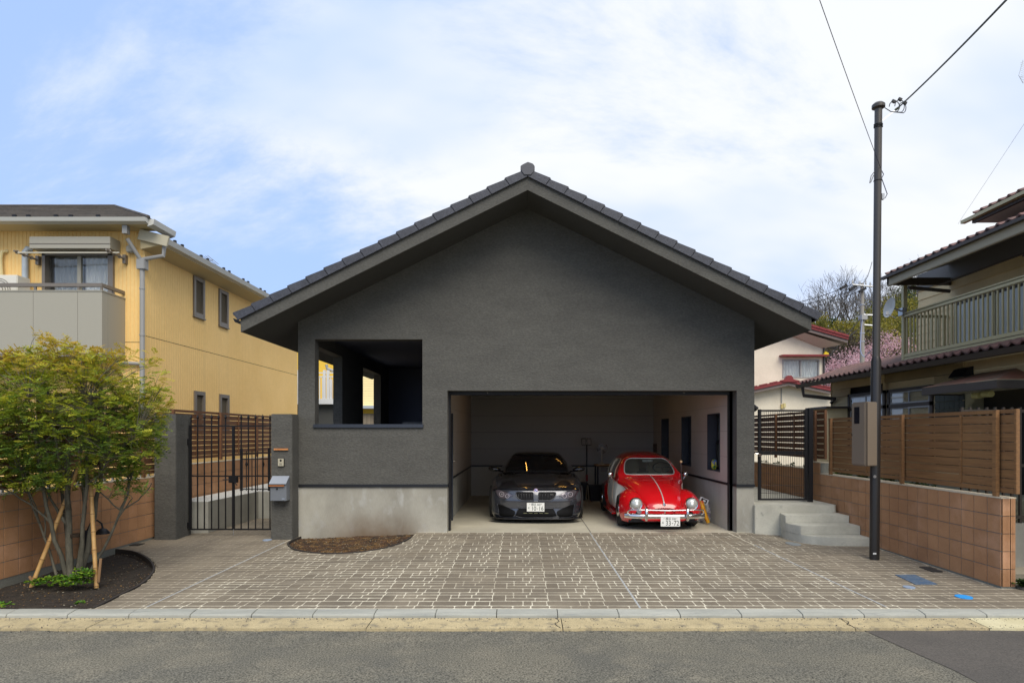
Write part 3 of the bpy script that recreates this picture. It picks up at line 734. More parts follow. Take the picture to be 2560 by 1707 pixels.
def binbox(x, y, w_, d_, h, name, label, cat, mt, grp=None, z=0):
    t = thing(name, label, cat, (x, y, z), group=grp)
    m = MB(); a, b = w_ / 2, d_ / 2
    vs = [(x - a * .88, y - b * .88, z), (x + a * .88, y - b * .88, z), (x + a * .88, y + b * .88, z), (x - a * .88, y + b * .88, z), (x - a, y - b, z + h), (x + a, y - b, z + h), (x + a, y + b, z + h), (x - a, y + b, z + h)]
    m.add(vs, [(0, 1, 2, 3), (0, 1, 5, 4), (1, 2, 6, 5), (2, 3, 7, 6), (3, 0, 4, 7)]); m.build('body', mt, t)
    m = MB(); m.box(x - a - .012, x + a + .012, y - b - .012, y + b + .012, z + h - .02, z + h + .02); m.build('lid', mt, t, bevel=.008)
    return t
binbox(UX(1447, 16.6), 16.6, .36, .4, .42, 'storage_bin', 'black plastic storage bin on the garage floor beside the dark coupe', 'bin', BLK)
binbox(UX(1489, 16.3), 16.3, .32, .4, .38, 'storage_bin', 'black plastic storage bin in front of the fan workbench', 'bin', BLK)
CARD = mat('brown_board', srgb(120, 92, 64), .8, fine=.1)
binbox(UX(1722, 14.9), 14.9, .34, .34, .2, 'wooden_crate', 'lower brown crate of the pile behind the red car by the right wall', 'crate', CARD, z=.36)
t = binbox(UX(1722, 14.9), 14.9, .30, .32, .13, 'wooden_crate', 'upper brown crate of the pile behind the red car by the right wall', 'crate', CARD, z=.585)
binbox(UX(1722, 14.9), 14.9, .36, .36, .32, 'wooden_crate', 'bottom brown crate standing on the floor behind the red car', 'crate', CARD)
m = MB(); m.box(UX(1633, 17.3), UX(1653, 17.3), 17.2, 17.3, .0, VZ(1109, 17.25)); m.build('brown_board', mat('dim_board', srgb(88, 72, 60), .8), label='tall brown board leaning at the back wall behind the red car roof', cat='board', bevel=.004)
# bags by the right wall
def sack(x, y, sx, sy, h, name, label, mt, lean=0, seed=1, prints=()):
    rr = random.Random(seed); bm = bmesh.new(); bmesh.ops.create_cube(bm, size=1); bmesh.ops.subdivide_edges(bm, edges=bm.edges, cuts=5, use_grid_fill=True)
    for v in bm.verts:
        p = v.co; zf = p.z + .5; k = 1 - .55 * abs(p.z * 2) ** 3; kk = math.sqrt(max(0, 1 - .35 * (abs(p.x * 2) ** 4)))
        p.x *= sx * (.75 + .25 * k) * (1 - .12 * zf); p.y *= sy * k * kk * (1 - .3 * zf) + .02; p.x += rr.uniform(-.008, .008); p.y += rr.uniform(-.012, .012)
        p.z = zf * h + rr.uniform(-.006, .006); p.x += lean * zf
        if zf < .01: p.z = 0
    me = bpy.data.meshes.new(name); bm.to_mesh(me); bm.free(); me.materials.append(mt)
    for q in me.polygons: q.use_smooth = True
    return me
BAGW = mat('bag_white', srgb(205, 200, 196), .45, col2=srgb(150, 140, 150), vs=9, vlo=.5, vhi=.55, col3=srgb(60, 60, 66), v3=14, t3=(.6, .62))
BAGG = mat('bag_grey', srgb(150, 150, 150), .5, col2=srgb(96, 98, 100), vs=7, vlo=.48, vhi=.52)
D1 = 12.15
for u, sx, h, nm, lb, mt, ln, dd in ((1756, .32, .36, 'paper_sack', 'white printed sack lying against the right garage wall behind the yellow bag', BAGW, .0, 12.35), (1777, .24, .44, 'paper_sack', 'grey and white printed sack, tallest beside the right garage wall', BAGG, .05, 12.55)):
    o = link(nm, sack(0, 0, sx, .22, h, nm, lb, mt, ln, int(u)), label=lb, cat='bag', loc=(UX(u, dd), dd, 0), rz=.3)
YB_ = mat('bag_yellow', srgb(225, 160, 14), .4, col2=srgb(200, 70, 20), vs=16, vlo=.58, vhi=.6)
t = thing('yellow_bag', 'yellow and red printed long bag leaning on the sacks beside the red car', 'bag', (UX(1764, 12.0), 12.0, 0))
m = MB(); m.tube([(UX(1771, 12.0), 12.0, .03), (UX(1764, 12.0), 12.04, .18), (UX(1758.5, 12.0), 12.1, .36), (UX(1758, 12.0), 12.12, .43)], [.034, .045, .043, .038], 7); m.build('sleeve', YB_, t, smooth=60)
t = thing('printed_box', 'small black and white printed box tilted on top of the bags', 'box', (UX(1759, 12.1), 12.15, .42))
X, Y, Z = UX(1759, 12.15), 12.15, VZ(1251, 12.15)
m = MB(); m.obox((X, Y, Z), .16, .08, .10, ry=R(24)); m.build('carton', mat('carton_white', srgb(215, 212, 215), .6), t, bevel=.003)
m = MB(); m.obox((X - .005, Y - .042, Z + .002), .12, .003, .075, ry=R(24)); m.build('printed_face', mat('carton_black', (.02, .02, .022), .5), t)
m = MB(); m.obox((X - .0, Y - .0445, Z + .0), .05, .002, .035, ry=R(24)); m.build('printed_patch', mat('carton_white', srgb(215, 212, 215), .6), t)
o = link('seed_bag', sack(0, 0, .13, .08, .19, 'seed_bag', '', mat('bag_colour', srgb(90, 110, 190), .5, col2=srgb(225, 215, 60), vs=10, vlo=.48, vhi=.5, col3=srgb(60, 130, 70), v3=13, t3=(.55, .57)), 0, 9),
         label='small blue, yellow and green bag on the sill of the nearest garage window', cat='bag', loc=(3.72, 12.4, 1.016), rz=1.2)

# ------------------------------------------------------------------ pillars, gate, letter box, intercom
for nm, lb, poly, top in (('gate_pillar', 'dark stucco gate pillar holding the grey letter box, beside the house', [(-4.19, 10.68), (-3.835, 10.68), (-3.835, 10.98), (-4.19, 10.98)], fz(0)),
                          ('gate_pillar', 'dark stucco gate pillar with an angled corner beside the garden bed', [(UX(385.5, 10.65), 10.65), (UX(440, 10.65), 10.65), (UX(463, 11.0), 11.0), (UX(463, 11.0), 11.2), (UX(385.5, 10.65), 11.2)], 0)):
    m = MB(); m.prism(poly, -.2, 2.03, 'z'); m.build(nm, STUC, label=lb, cat='pillar', bevel=.008)
GY = 11.08; gs = FP / GY
gxf = lambda u: (u - U0) / gs
gzf = lambda v: CH + (V0 - v) / gs
def spear(mb, x, y, z):
    mb.lathe([(.009, z), (.016, z + .012), (.009, z + .022), (.024, z + .05), (.018, z + .07), (.001, z + .11)], (x, y, 0), 6)
def gate_leaf(uA, uB, bars, root, post):
    x0, x1 = gxf(uA), gxf(uB)
    for v, h in ((1064.4, .011), (1189.5, .011), (1322.5, .013)):
        m = MB(); z = gzf(v); m.box(min(x0, x1), max(x0, x1), GY - .01, GY + .01, z - h, z + h); m.build('rail', BLK, root)
    for u in bars:
        m = MB(); x = gxf(u); m.box(x - .0085, x + .0085, GY - .0085, GY + .0085, gzf(1324), gzf(1051)); spear(m, x, GY, gzf(1051)); m.build('bar', BLK, root)
    m = MB(); x = gxf(post); m.box(x - .019, x + .019, GY - .018, GY + .018, gzf(1324), gzf(1063)); m.build('stile', BLK, root)
t = thing('iron_gate', 'black wrought iron gate leaf nearest the garden bed, with spear tips', 'gate', (gxf(475), GY, 0), group='double iron gate')
gate_leaf(475.5, 582, [478, 494, 511, 529, 546.5, 564], t, 476)
t2 = thing('iron_gate', 'black wrought iron gate leaf with lock, nearest the letter box pillar', 'gate', (gxf(677), GY, 0), group='double iron gate')
gate_leaf(586, 677.5, [603, 621, 639, 657, 675], t2, 583.7)
m = MB(); m.box(gxf(573), gxf(594), GY - .035, GY + .035, gzf(1206), gzf(1190)); lk = m.build('lock_box', BLK, t2, bevel=.006)
m = MB(); m.tube([(gxf(576), GY - .03, gzf(1198)), (gxf(560), GY - .05, gzf(1198))], .008); m.tube([(gxf(590), GY - .04, gzf(1205)), (gxf(597), GY - .07, gzf(1212))], .009); m.build('handle', BLK, t2)
m = MB(); m.tube([(gxf(585), GY - .02, gzf(1322)), (gxf(585), GY - .02, gzf(1336))], .005); m.build('drop_bolt', STEEL, t2)
for u in (582, 677):
    for v in ((1100,) if 0 else ()): pass
m = MB(); m.box(gxf(462), gxf(468.5), GY - .02, GY + .06, -.1, gzf(1039)); m.build('gate_post', BLK, label='slim black steel post beside the angled pillar at the left gate leaf', cat='post')
for v in (1104, 1312):
    m = MB(); m.box(gxf(467), gxf(474), GY - .022, GY + .01, gzf(v) - .05, gzf(v) + .05); m.build('hinge', BLK, t)
# letter box
t = thing('letter_box', 'grey blue metal letter box with sloping lid and wooden strip', 'letter box', (-4.02, 10.55, 1.0))
YP = 10.68; LB = mat('letterbox_paint', srgb(112, 117, 124), .4, fine=.03)
x0, x1 = UX(675.5, 10.52), UX(716, 10.52); z0, z1 = VZ(1251.5, 10.52), VZ(1191, 10.52); zl = VZ(1208, 10.5)
m = MB(); m.prism([(10.52, z0), (10.679, z0), (10.679, z1), (10.64, z1), (10.52, zl)], x0, x1, 'x'); m.build('body', LB, t, bevel=.004)
m = MB(); m.add([(x0 - .01, 10.645, z1 + .004), (x1 + .004, 10.645, z1 + .004), (x1 + .004, 10.49, zl - .002), (x0 - .01, 10.49, zl - .002), (x0 - .01, 10.645, z1 - .002), (x1 + .004, 10.645, z1 - .002), (x1 + .004, 10.49, zl - .012), (x0 - .01, 10.49, zl - .012)], [(0, 1, 2, 3), (4, 5, 6, 7), (0, 1, 5, 4), (1, 2, 6, 5), (2, 3, 7, 6), (3, 0, 4, 7)]); m.build('lid', mat('letterbox_lid', srgb(142, 148, 158), .4), t)
m = MB(); m.box(x0 - .014, x1 - .03, 10.485, 10.515, zl - .05, zl - .028); m.build('wooden_strip', mat('copper_wood', srgb(168, 108, 66), .5), t, bevel=.003)
m = MB(); m.lathe([(.0, 0), (.014, 0), (.016, .01), (.0, .01)], ((x0 + x1) / 2 - .02, 10.508, zl - .09), 14, 'y'); m.build('lock', BLK, t)
m = MB(); m.box(x1 - .075, x1 - .03, 10.517, 10.5195, z0 + .03, z0 + .038); m.build('maker_plate', mat('pale_plate', srgb(170, 185, 205), .4), t)
# intercom
x0, x1 = UX(696.3, YP), UX(710.5, YP); z0, z1 = VZ(1164.6, YP), VZ(1145.8, YP)
t = thing('intercom', 'small beige door intercom on the pillar above the letter box', 'intercom', ((x0 + x1) / 2, YP, z0))
m = MB(); m.box(x0 - .004, x1 + .006, YP - .018, YP - .001, z0 - .006, z1 + .003); m.build('bracket', BLK, t)
m = MB(); m.box(x0, x1, YP - .03, YP - .018, z0, z1); m.build('faceplate', mat('intercom_beige', srgb(176, 170, 150), .45), t, bevel=.003)
m = MB(); m.lathe([(.0, 0), (.016, 0), (.019, .006), (.0, .006)], ((x0 + x1) / 2, YP - .035, z1 - .032), 16, 'y'); m.build('camera_lens', BLK, t)
for k in range(3):
    m = MB(); m.box(x0 + .025, x1 - .025, YP - .032, YP - .030, z0 + .045 - .012 * k, z0 + .048 - .012 * k); m.build('speaker_slot', BLK, t)
# wooden name shelf
x0, x1 = UX(685.7, YP), UX(721, YP); z0, z1 = VZ(1125, YP), VZ(1120.6, YP)
t = thing('name_plate', 'orange wooden strip with tiny black metal letters on the pillar', 'name plate', ((x0 + x1) / 2, YP, z0))
m = MB(); m.box(x0, x1, YP - .03, YP - .001, z0, z1); m.build('wooden_bar', mat('orange_wood', srgb(206, 144, 90), .5, col2=srgb(180, 118, 70), vs=20, stretch=(.5, 5, 5)), t, bevel=.002)
for i in range(6):
    x = UX(696 + i * 2.7, YP); m = MB(); m.box(x - .002, x + .006, YP - .014, YP - .011, z1, z1 + .011 + .002 * (i % 2)); m.build('metal_letter', BLK, t)

# ------------------------------------------------------------------ behind the iron gate
RC = mat('planter_concrete', srgb(164, 162, 152), .85, col2=srgb(146, 145, 136), vs=2, fine=.05)
top = mat('planter_top', srgb(196, 196, 190), .85, fine=.05)
poly = [(-6.17, 11.32), (UX(520.7, 11.4), 11.4), (-5.50, 13.35), (-3.87, 13.35), (-3.87, 17.8), (-6.17, 17.8)]
t = thing('raised_planter', 'pale concrete raised terrace seen through the bars of the iron gate', 'planter', (-5.6, 11.4, 0))
m = MB(); m.prism(poly, -.2, .49, 'z'); m.build('retaining_wall', RC, t)
m = MB(); m.prism([(a, b) for a, b in poly], .4905, .50, 'z'); m.build('coping', top, t)
t = thing('garden_gate', 'smaller black iron gate on the terrace behind the front iron gate', 'gate', (-5.3, 13.5, .5))
gy2 = 13.5; hx = lambda u: UX(u, gy2); hz = lambda v: VZ(v, gy2)
for u in (603.5, 673):
    m = MB(); m.box(hx(u) - .022, hx(u) + .022, gy2 - .02, gy2 + .02, .5, hz(1120)); m.build('post', BLK, t)
for v in (1133, 1147, 1222):
    m = MB(); m.box(hx(606), hx(671), gy2 - .008, gy2 + .008, hz(v) - .01, hz(v) + .01); m.build('rail', BLK, t)
for i, u in enumerate((616, 630, 643.5, 658)):
    m = MB(); m.box(hx(u) - .007, hx(u) + .007, gy2 - .007, gy2 + .007, hz(1226), hz(1126))
    if i in (0, 3): m.lathe([(.007, hz(1168)), (.03, hz(1160)), (.007, hz(1152))], (hx(u), gy2, 0), 6)
    m.build('bar', BLK, t)

# ------------------------------------------------------------------ terracotta block walls with slat fences
def block_wall(X, th, runs, label, end_y=None):
    """runs: (y0, y1, z0, courses, cell)"""
    t = thing('block_wall', label, 'wall', (X, runs[0][0], 0)); d = 1 if X > 0 else -1
    for (y0, y1, z0, nc, cw) in runs:
        m = MB(); m.box(min(X + d * .006, X + d * (th - .004)), max(X + d * .006, X + d * (th - .004)), y0 + .004, y1 - .002, -.4, z0 + nc * .2 - .004); m.build('mortar', MORT, t)
        m = MB(); m.box(min(X - d * .002, X + d * th), max(X - d * .002, X + d * th), y0 - .002, y1, z0 + nc * .2 - .003, z0 + nc * .2 + .012); m.build('coping', CAPM, t)
        mm = MB(); mm.box(0, .03, .004, cw - .004, .0035, .1965)
        me = mm.mesh('brick', BRICK, bevel=.004)
        n = int((y1 - y0) / cw + .001)
        for c in range(nc):
            for i in range(n):
                xo = X if d > 0 else X - .03
                link('brick', me, t, loc=(xo, y0 + i * cw, z0 + c * .2))
        if end_y:
            for c in range(nc):
                for a, b in ((.012, .098), (.105, th - .012)):
                    m = MB()
                    k = 6 if a < .05 else 3
                    for q in range(k):
                        xa = a + (b - a) * q / k; xb = a + (b - a) * (q + 1) / k - .003
                        m.box(X + d * xa, X + d * xb, y0 - .008, y0 + .02, z0 + c * .2 + .0035, z0 + c * .2 + .1965)
                    m.box(X + d * a, X + d * b, y0 - .005, y0 + .02, z0 + c * .2 + .0035, z0 + c * .2 + .1965)
                    m.build('brick', BRICK, t)
            end_y = None
    return t
block_wall(5.42, .17, [(7.24, 11.64, -.03, 5, .22), (11.64, 12.08, -.03, 6, .22)], 'terracotta block wall with grooved end in front of the beige house', 1)
t = block_wall(5.42, .17, [(12.12, 18.6, .03, 5, .324)], 'terracotta block wall behind the mesh gate, beside the garage house')
block_wall(-6.18, .17, [(6.32, 11.16, -.03, 5, .22)], 'terracotta block wall behind the garden tree, in front of the yellow house')
block_wall(-6.18, .17, [(11.2, 18.24, .13, 5, .32)], 'terracotta block wall behind the iron gate, stepped up from the front one')

def slat_fence(X, secs, z0, z1, label, W, posts, mid=(), pitch=.098, slat=.091, end=None, cat='fence'):
    t = thing('slat_fence', label, cat, (X, secs[0], z0))
    d = 1 if X > 0 else -1
    a, b = secs
    zr0, zr1 = z0 + .06, z1 - .055
    m = MB(); m.box(X - .02, X + .02, a, b, z1 - .045, z1); m.build('top_rail', W, t, bevel=.003)
    m = MB(); m.box(X - .02, X + .02, a, b, z0, z0 + .055); m.build('bottom_rail', W, t, bevel=.003)
    n = int(round((zr1 - zr0) / pitch)); p = (zr1 - zr0) / n
    edges = [a] + list(posts) + [b]; edges = sorted(set(edges))
    for s0, s1 in zip(edges[:-1], edges[1:]):
        if s1 - s0 < .1: continue
        mm = MB(); mm.box(-.008, .008, .0, s1 - s0 - .005, 0, p - (pitch - slat)); me = mm.mesh('slat', W, bevel=.002)
        for i in range(n): link('slat', me, t, loc=(X, s0 + .003, zr0 + i * p + .004))
    for y in posts:
        m = MB(); m.box(X - d * .05 - .022, X - d * .05 + .022 + .0, y - .03, y + .03, z0 - .05, z1 - .003); m.build('post', W, t, bevel=.003)
    for y in mid:
        m = MB(); m.box(X - d * .018 - .008, X - d * .018 + .008, y - .016, y + .016, z0 + .055, z1 - .045); m.build('batten', W, t)
    m = MB(); m.box(X - .022, X + .022, a - .035, a, z0 + .0, z1 + .002); m.build('end_stile', W, t, bevel=.003)
    return t
slat_fence(5.50, (7.13, 11.45), 1.03, 1.975, 'brown horizontal slat fence on top of the right front block wall', WOOD, [7.36, 9.18, 11.3], [8.0, 10.2])
slat_fence(5.50, (11.62, 18.4), 1.24, 2.13, 'brown horizontal slat fence behind the mesh gate at the side passage', WOODD, [11.9, 13.75, 15.6, 17.4], [12.9, 14.7], pitch=.105, slat=.092)
slat_fence(-6.26, (6.5, 11.05), 1.03, 1.98, 'dark brown slat fence behind the garden tree, left of the gate pillar', WOODD, [6.9, 8.7, 10.5], [7.8, 9.6], pitch=.105, slat=.091)
slat_fence(-6.26, (11.15, 18.2), 1.22, 2.14, 'dark brown slat fence seen above and behind the iron gate', WOODD, [11.4, 13.2, 15.0, 16.8], [12.3, 14.1], pitch=.105, slat=.091)
# pale low railing posts of the neighbour, seen in the gap under the fence
for X, nm, lb in ((-6.62, 'low_railing', 'pale low railing of the yellow house showing under the left fence'),):
    t = thing(nm, lb, 'railing', (X, 6.5, .7))
    me = MB(); me.box(-.01, .01, -.02, .02, .7, 1.07); me = me.mesh('railing_post', mat('pale_rail', srgb(200, 195, 185), .6))
    for i in range(56): link('railing_post', me, t, loc=(X, 6.55 + i * .2, 0))
    m = MB(); m.box(X - .012, X + .012, 6.5, 17.8, 1.065, 1.09); m.build('rail', mat('pale_rail', srgb(200, 195, 185), .6), t)

# ------------------------------------------------------------------ concrete steps, landing and mesh gate
t = thing('concrete_steps', 'four pale concrete steps curving out beside the right block wall', 'steps', (4.6, 10.3, 0))
SC_ = mat('step_concrete', srgb(192, 190, 176), .85, col2=srgb(172, 170, 157), vs=2.4, col3=srgb(108, 110, 106), v3=5, t3=(.62, .78), fine=.05, fs=30)
def clipY(poly, y, keep_above=True): return clip_half(poly, (0, y), (0, 1 if keep_above else -1))
base = [(p[0], p[1]) for p in stepC]
outer = [(4.41, 11.0)] + base[:-1] + [(5.41, base[-1][1]), (5.41, 11.0)]
zs_ = [(-.3, .088, -9), (.088, .229, 10.23), (.229, .349, 10.58)]
for z0, z1, yc in zs_:
    P = clipY(outer, yc) if yc > 0 else outer
    m = MB(); m.prism(P, z0, z1, 'z'); m.build('step', SC_, t, bevel=.008)
m = MB(); m.prism([(XR - .02, 10.93), (5.34, 10.93), (5.385, 10.97), (5.41, 11.05), (5.41, 18.4), (XR + .01, 18.4), (XR + .01, 11.02), (XR - .02, 11.02)], -.3, .477, 'z'); m.build('landing', SC_, t, bevel=.006)
MG = 11.5; ms = FP / MG; ax = lambda u: (u - U0) / ms; az = lambda v: CH + (V0 - v) / ms
t = thing('mesh_gate', 'black wire mesh gate with a middle band, above the concrete steps', 'gate', (ax(1900), MG, .5))
for u0_, u1_, nm in ((1895, 1902, 'stile'), (2011.5, 2017.7, 'stile')):
    m = MB(); m.box(ax(u0_), ax(u1_), MG - .02, MG + .02, az(1250), az(1023)); m.build(nm, BLK, t)
for v0_, v1_ in ((1024, 1028.5), (1245.5, 1250)):
    m = MB(); m.box(ax(1902), ax(2011.5), MG - .015, MG + .015, az(v1_), az(v0_)); m.build('rail', BLK, t)
m = MB(); m.box(ax(1902), ax(2011.5), MG - .022, MG + .01, az(1136.8), az(1127)); mb_ = m.build('middle_band', BLK, t)
for u in (1908, 1926, 1986, 2005):
    for v in (1129, 1134.5):
        m = MB(); m.lathe([(0, 0), (.006, 0), (.006, .004), (0, .004)], (ax(u), MG - .027, az(v)), 8, 'y'); m.build('bolt', CHROME, mb_)
n = 20
for i in range(n):
    u = 1902 + (2011.5 - 1902) * (i + .5) / n
    m = MB(); m.box(ax(u) - .003, ax(u) + .003, MG - .003, MG + .003, az(1246), az(1128) ) if 0 else m.tube([(ax(u), MG, az(1246)), (ax(u), MG, az(1028))], .0034, 5); m.build('wire', BLK, t)
for v in (1031, 1100, 1165, 1213, 1232):
    m = MB(); m.tube([(ax(1902), MG + .006, az(v)), (ax(2011.5), MG + .006, az(v))], .0034, 5); m.build('cross_wire', BLK, t)
m = MB(); m.lathe([(0, 0), (.028, 0), (.034, .02), (.0, .04)], (ax(1897), MG - .06, az(1137)), 14, 'y'); m.tube([(ax(1887), MG - .03, az(1133)), (ax(1897), MG - .03, az(1134))], .01); m.build('latch', CHROME, t, smooth=40)
m = MB(); m.box(ax(2020), ax(2030.6), MG - .04, MG + .04, .47, az(1021)); m.build('gate_post', BLK, label='square black steel post beside the mesh gate above the steps', cat='post', bevel=.003)
m = MB(); m.box(XR + .001, XR + .02, MG - .1, MG - .06, .477, az(1010)); m.build('door_stop', BLK, label='slim black upright fixed to the house beside the mesh gate', cat='post')
t = thing('spot_lamp', 'black tilted outdoor lamp on the house corner above the mesh gate', 'lamp', (XR, 11.3, 2.2))
m = MB(); m.tube([(XR + .005, 11.35, VZ(1012, 11.3)), (XR + .045, 11.27, VZ(1013, 11.3)), (XR + .115, 11.22, VZ(1024, 11.3))], [.02, .045, .05], 12); m.build('lamp_head', BLK, t, smooth=50)
m = MB(); m.box(XR + .001, XR + .02, 11.3, 11.4, VZ(1022, 11.3), VZ(1008, 11.3)); m.build('bracket', BLK, t)

# ------------------------------------------------------------------ service pole with meter box
PB = ground_pt(2186, 1397.7); PXp, PYp = PB
tilt = (UX(2196, PYp) - UX(2186, PYp)) / 6.2
t = thing('service_pole', 'tall dark brown steel service pole standing on the paving', 'pole', (PXp, PYp, gz(*PB)))
PM = mat('pole_paint', (.03, .027, .025), .35, metal=.2, fine=.05); PM2 = mat('pole_paint_upper', (.075, .067, .058), .34, metal=.3, fine=.03)
zj = VZ(892, PYp); zt = VZ(270, PYp)
cx_ = lambda z: PXp + tilt * z
m = MB(); m.tube([(cx_(gz(*PB) - .1), PYp, gz(*PB) - .1), (cx_(zj - .06), PYp, zj - .06), (cx_(zj), PYp, zj)], [.064, .064, .05], 24); m.build('lower_shaft', PM, t, smooth=40)
m = MB(); m.tube([(cx_(zj - .01), PYp, zj - .01), (cx_(zt), PYp, zt)], .049, 24); m.build('upper_shaft', PM2, t, smooth=40)
m = MB(); m.lathe([(.055, zt - .02), (.085, zt), (.085, zt + .04), (.06, zt + .065), (0, zt + .075)], (cx_(zt), PYp, 0), 24); m.build('cap', PM2, t, smooth=40)
for z in (zt - .27, zt - .25, zt - .23):
    m = MB(); m.tube([(cx_(z) + .054 * math.cos(a), PYp + .054 * math.sin(a), z + .006 * math.sin(a)) for a in [k * .524 for k in range(12)]], .007, 5, closed=True); m.build('band', BLK, t)
m = MB(); m.box(cx_(.1) - .055, cx_(.1) - .01, PYp - .066, PYp - .062, VZ(1383, PYp), VZ(1379, PYp)); m.build('label', WHITE, t)
m = MB(); m.lathe([(0, 0), (.022, 0), (.022, .004), (0, .004)], (cx_(.6) - .035, PYp - .066, VZ(1190, PYp)), 14, 'y'); m.build('round_sticker', STEEL, t)
zb = VZ(452, PYp)
m = MB(); m.tube([(cx_(zb) + .052 * math.cos(a), PYp + .052 * math.sin(a), zb) for a in [k * .524 for k in range(12)]], .006, 5, closed=True); m.build('band', BLK, t)
# cable loops
CAB = mat('cable', (.02, .02, .025), .6); CABB = mat('cable_blue', (.04, .04, .09), .6)
P = lambda u, v, D=None: (UX(u, D or PYp), D or PYp, VZ(v, D or PYp))
t2 = thing('cable_loops', 'thin looped cables at the top of the brown service pole', 'cable', P(2240, 270))
for k, (cxp, cyp, r1, r2) in enumerate([(2236, 267, 13, 16), (2249, 266, 12, 18), (2256, 270, 9, 15)]):
    pts = [P(2212, 270)] + [P(2228, 280)] + [P(cxp + r1 * math.cos(a), cyp + r2 * math.sin(a) * .9) for a in [R(x) for x in range(70, -200, -25)]]
    m = MB(); m.tube(pts, .006, 6); m.build('loop', CAB, t2)
for u, v in ((2234, 254), (2250, 249), (2262, 258)):
    m = MB(); m.obox(P(u, v), .05, .03, .035, ry=.4); m.build('clamp', BLK, t2)
m = MB(); m.obox(P(2243, 272), .06, .03, .03, ry=-.6); m.build('dead_end', mat('olive', (.10, .11, .05), .6), t2)
m = MB(); m.tube([P(2206, 303), P(2240, 276)], .003, 5); m.tube([P(2206, 300), P(2240, 274)], .003, 5); m.build('stay_wire', STEEL, t2)
t3 = thing('cable_coil', 'small cable coil hanging halfway up the upper service pole', 'cable', P(2180, 440))
m = MB(); m.tube([P(2187, 428), P(2178, 440), P(2174, 458), P(2177, 456), P(2184, 438)], .006, 6); m.build('loop', mat('cable_grey', (.2, .2, .2), .6), t3)
m = MB(); m.tube([P(2203, 425), P(2209, 436), P(2204, 446), P(2212, 468), P(2218, 485), P(2213, 495), P(2206, 493)], .006, 6); m.build('tail', CABB, t3)
m = MB(); m.obox(P(2206, 492), .035, .05, .08); m.build('junction', STEEL, t3)
def wire(name, label, a, b, r, sag, mt):
    pts = []
    for k in range(25):
        f = k / 24; p = [a[i] + (b[i] - a[i]) * f for i in range(3)]; p[2] -= sag * 4 * f * (1 - f); pts.append(p)
    m = MB(); m.tube(pts, r, 6); m.build(name, mt, label=label, cat='wire')
wire('service_wire', 'thick dark service wire running from the pole top out of the frame', P(2243, 272), P(2620, -110, 5.0), .011, .03, mat('wire_grey', (.07, .08, .07), .6))
wire('thin_wire', 'thin bluish wire slanting down to the service pole from above', P(2203, 424), P(2010, -110, 5.6), .004, .02, CABB)
wire('faint_wire', 'very thin pale wire above the right beige house roof', (UX(2395, 13), 13, VZ(560, 13)), (UX(2620, 9), 9, VZ(220, 9)), .0022, .0, mat('wire_pale', (.35, .38, .42), .6))
# meter box
D0 = 8.5
t = thing('meter_box', 'grey brown electricity meter box with dark window fixed to the service pole', 'meter box', P(2165, 1166, D0))
MBX = mat('meter_box', srgb(122, 110, 96), .5, fine=.03)
a = Vector((UX(2129.5, 8.8), 8.8)); b = Vector((UX(2165.5, D0), D0)); c = Vector((UX(2194, 8.6), 8.6)); d = a + (c - b)
z0, z1 = VZ(1165.5, D0), VZ(1003.5, D0)
m = MB(); m.prism([tuple(a), tuple(b), tuple(c), tuple(d)], z0, z1, 'z'); m.build('case', MBX, t, bevel=.012)
n_ = (b - a).normalized(); out_ = Vector((n_.y, -n_.x)); out_ = out_ if out_.y < 0 else -out_
def onface(f0, f1, zz0, zz1, pr, nm, mt):
    p, q = a.lerp(b, f0), a.lerp(b, f1); m = MB()
    m.prism([tuple(p + out_ * pr), tuple(q + out_ * pr), tuple(q - out_ * .001), tuple(p - out_ * .001)], zz0, zz1, 'z'); return m.build(nm, mt, t)
onface(.04, .9, z0 + .02, z1 - .02, .008, 'door', MBX)
onface(.22, .58, z1 - .29, z1 - .065, .011, 'viewing_window', mat('dark_window', (.012, .013, .018), .15))
onface(.06, .14, z1 - .45, z1 - .43, .02, 'lock', CHROME)
q = (c - b).normalized()
m = MB(); e = b + q * .006; m.prism([tuple(b + q * .012 + Vector((q.y, -q.x)) * .004), tuple(b + q * .020 + Vector((q.y, -q.x)) * .004), tuple(b + q * .020), tuple(b + q * .012)], z0 + .005, z1 - .005, 'z'); m.build('door_gap', BLK, t)
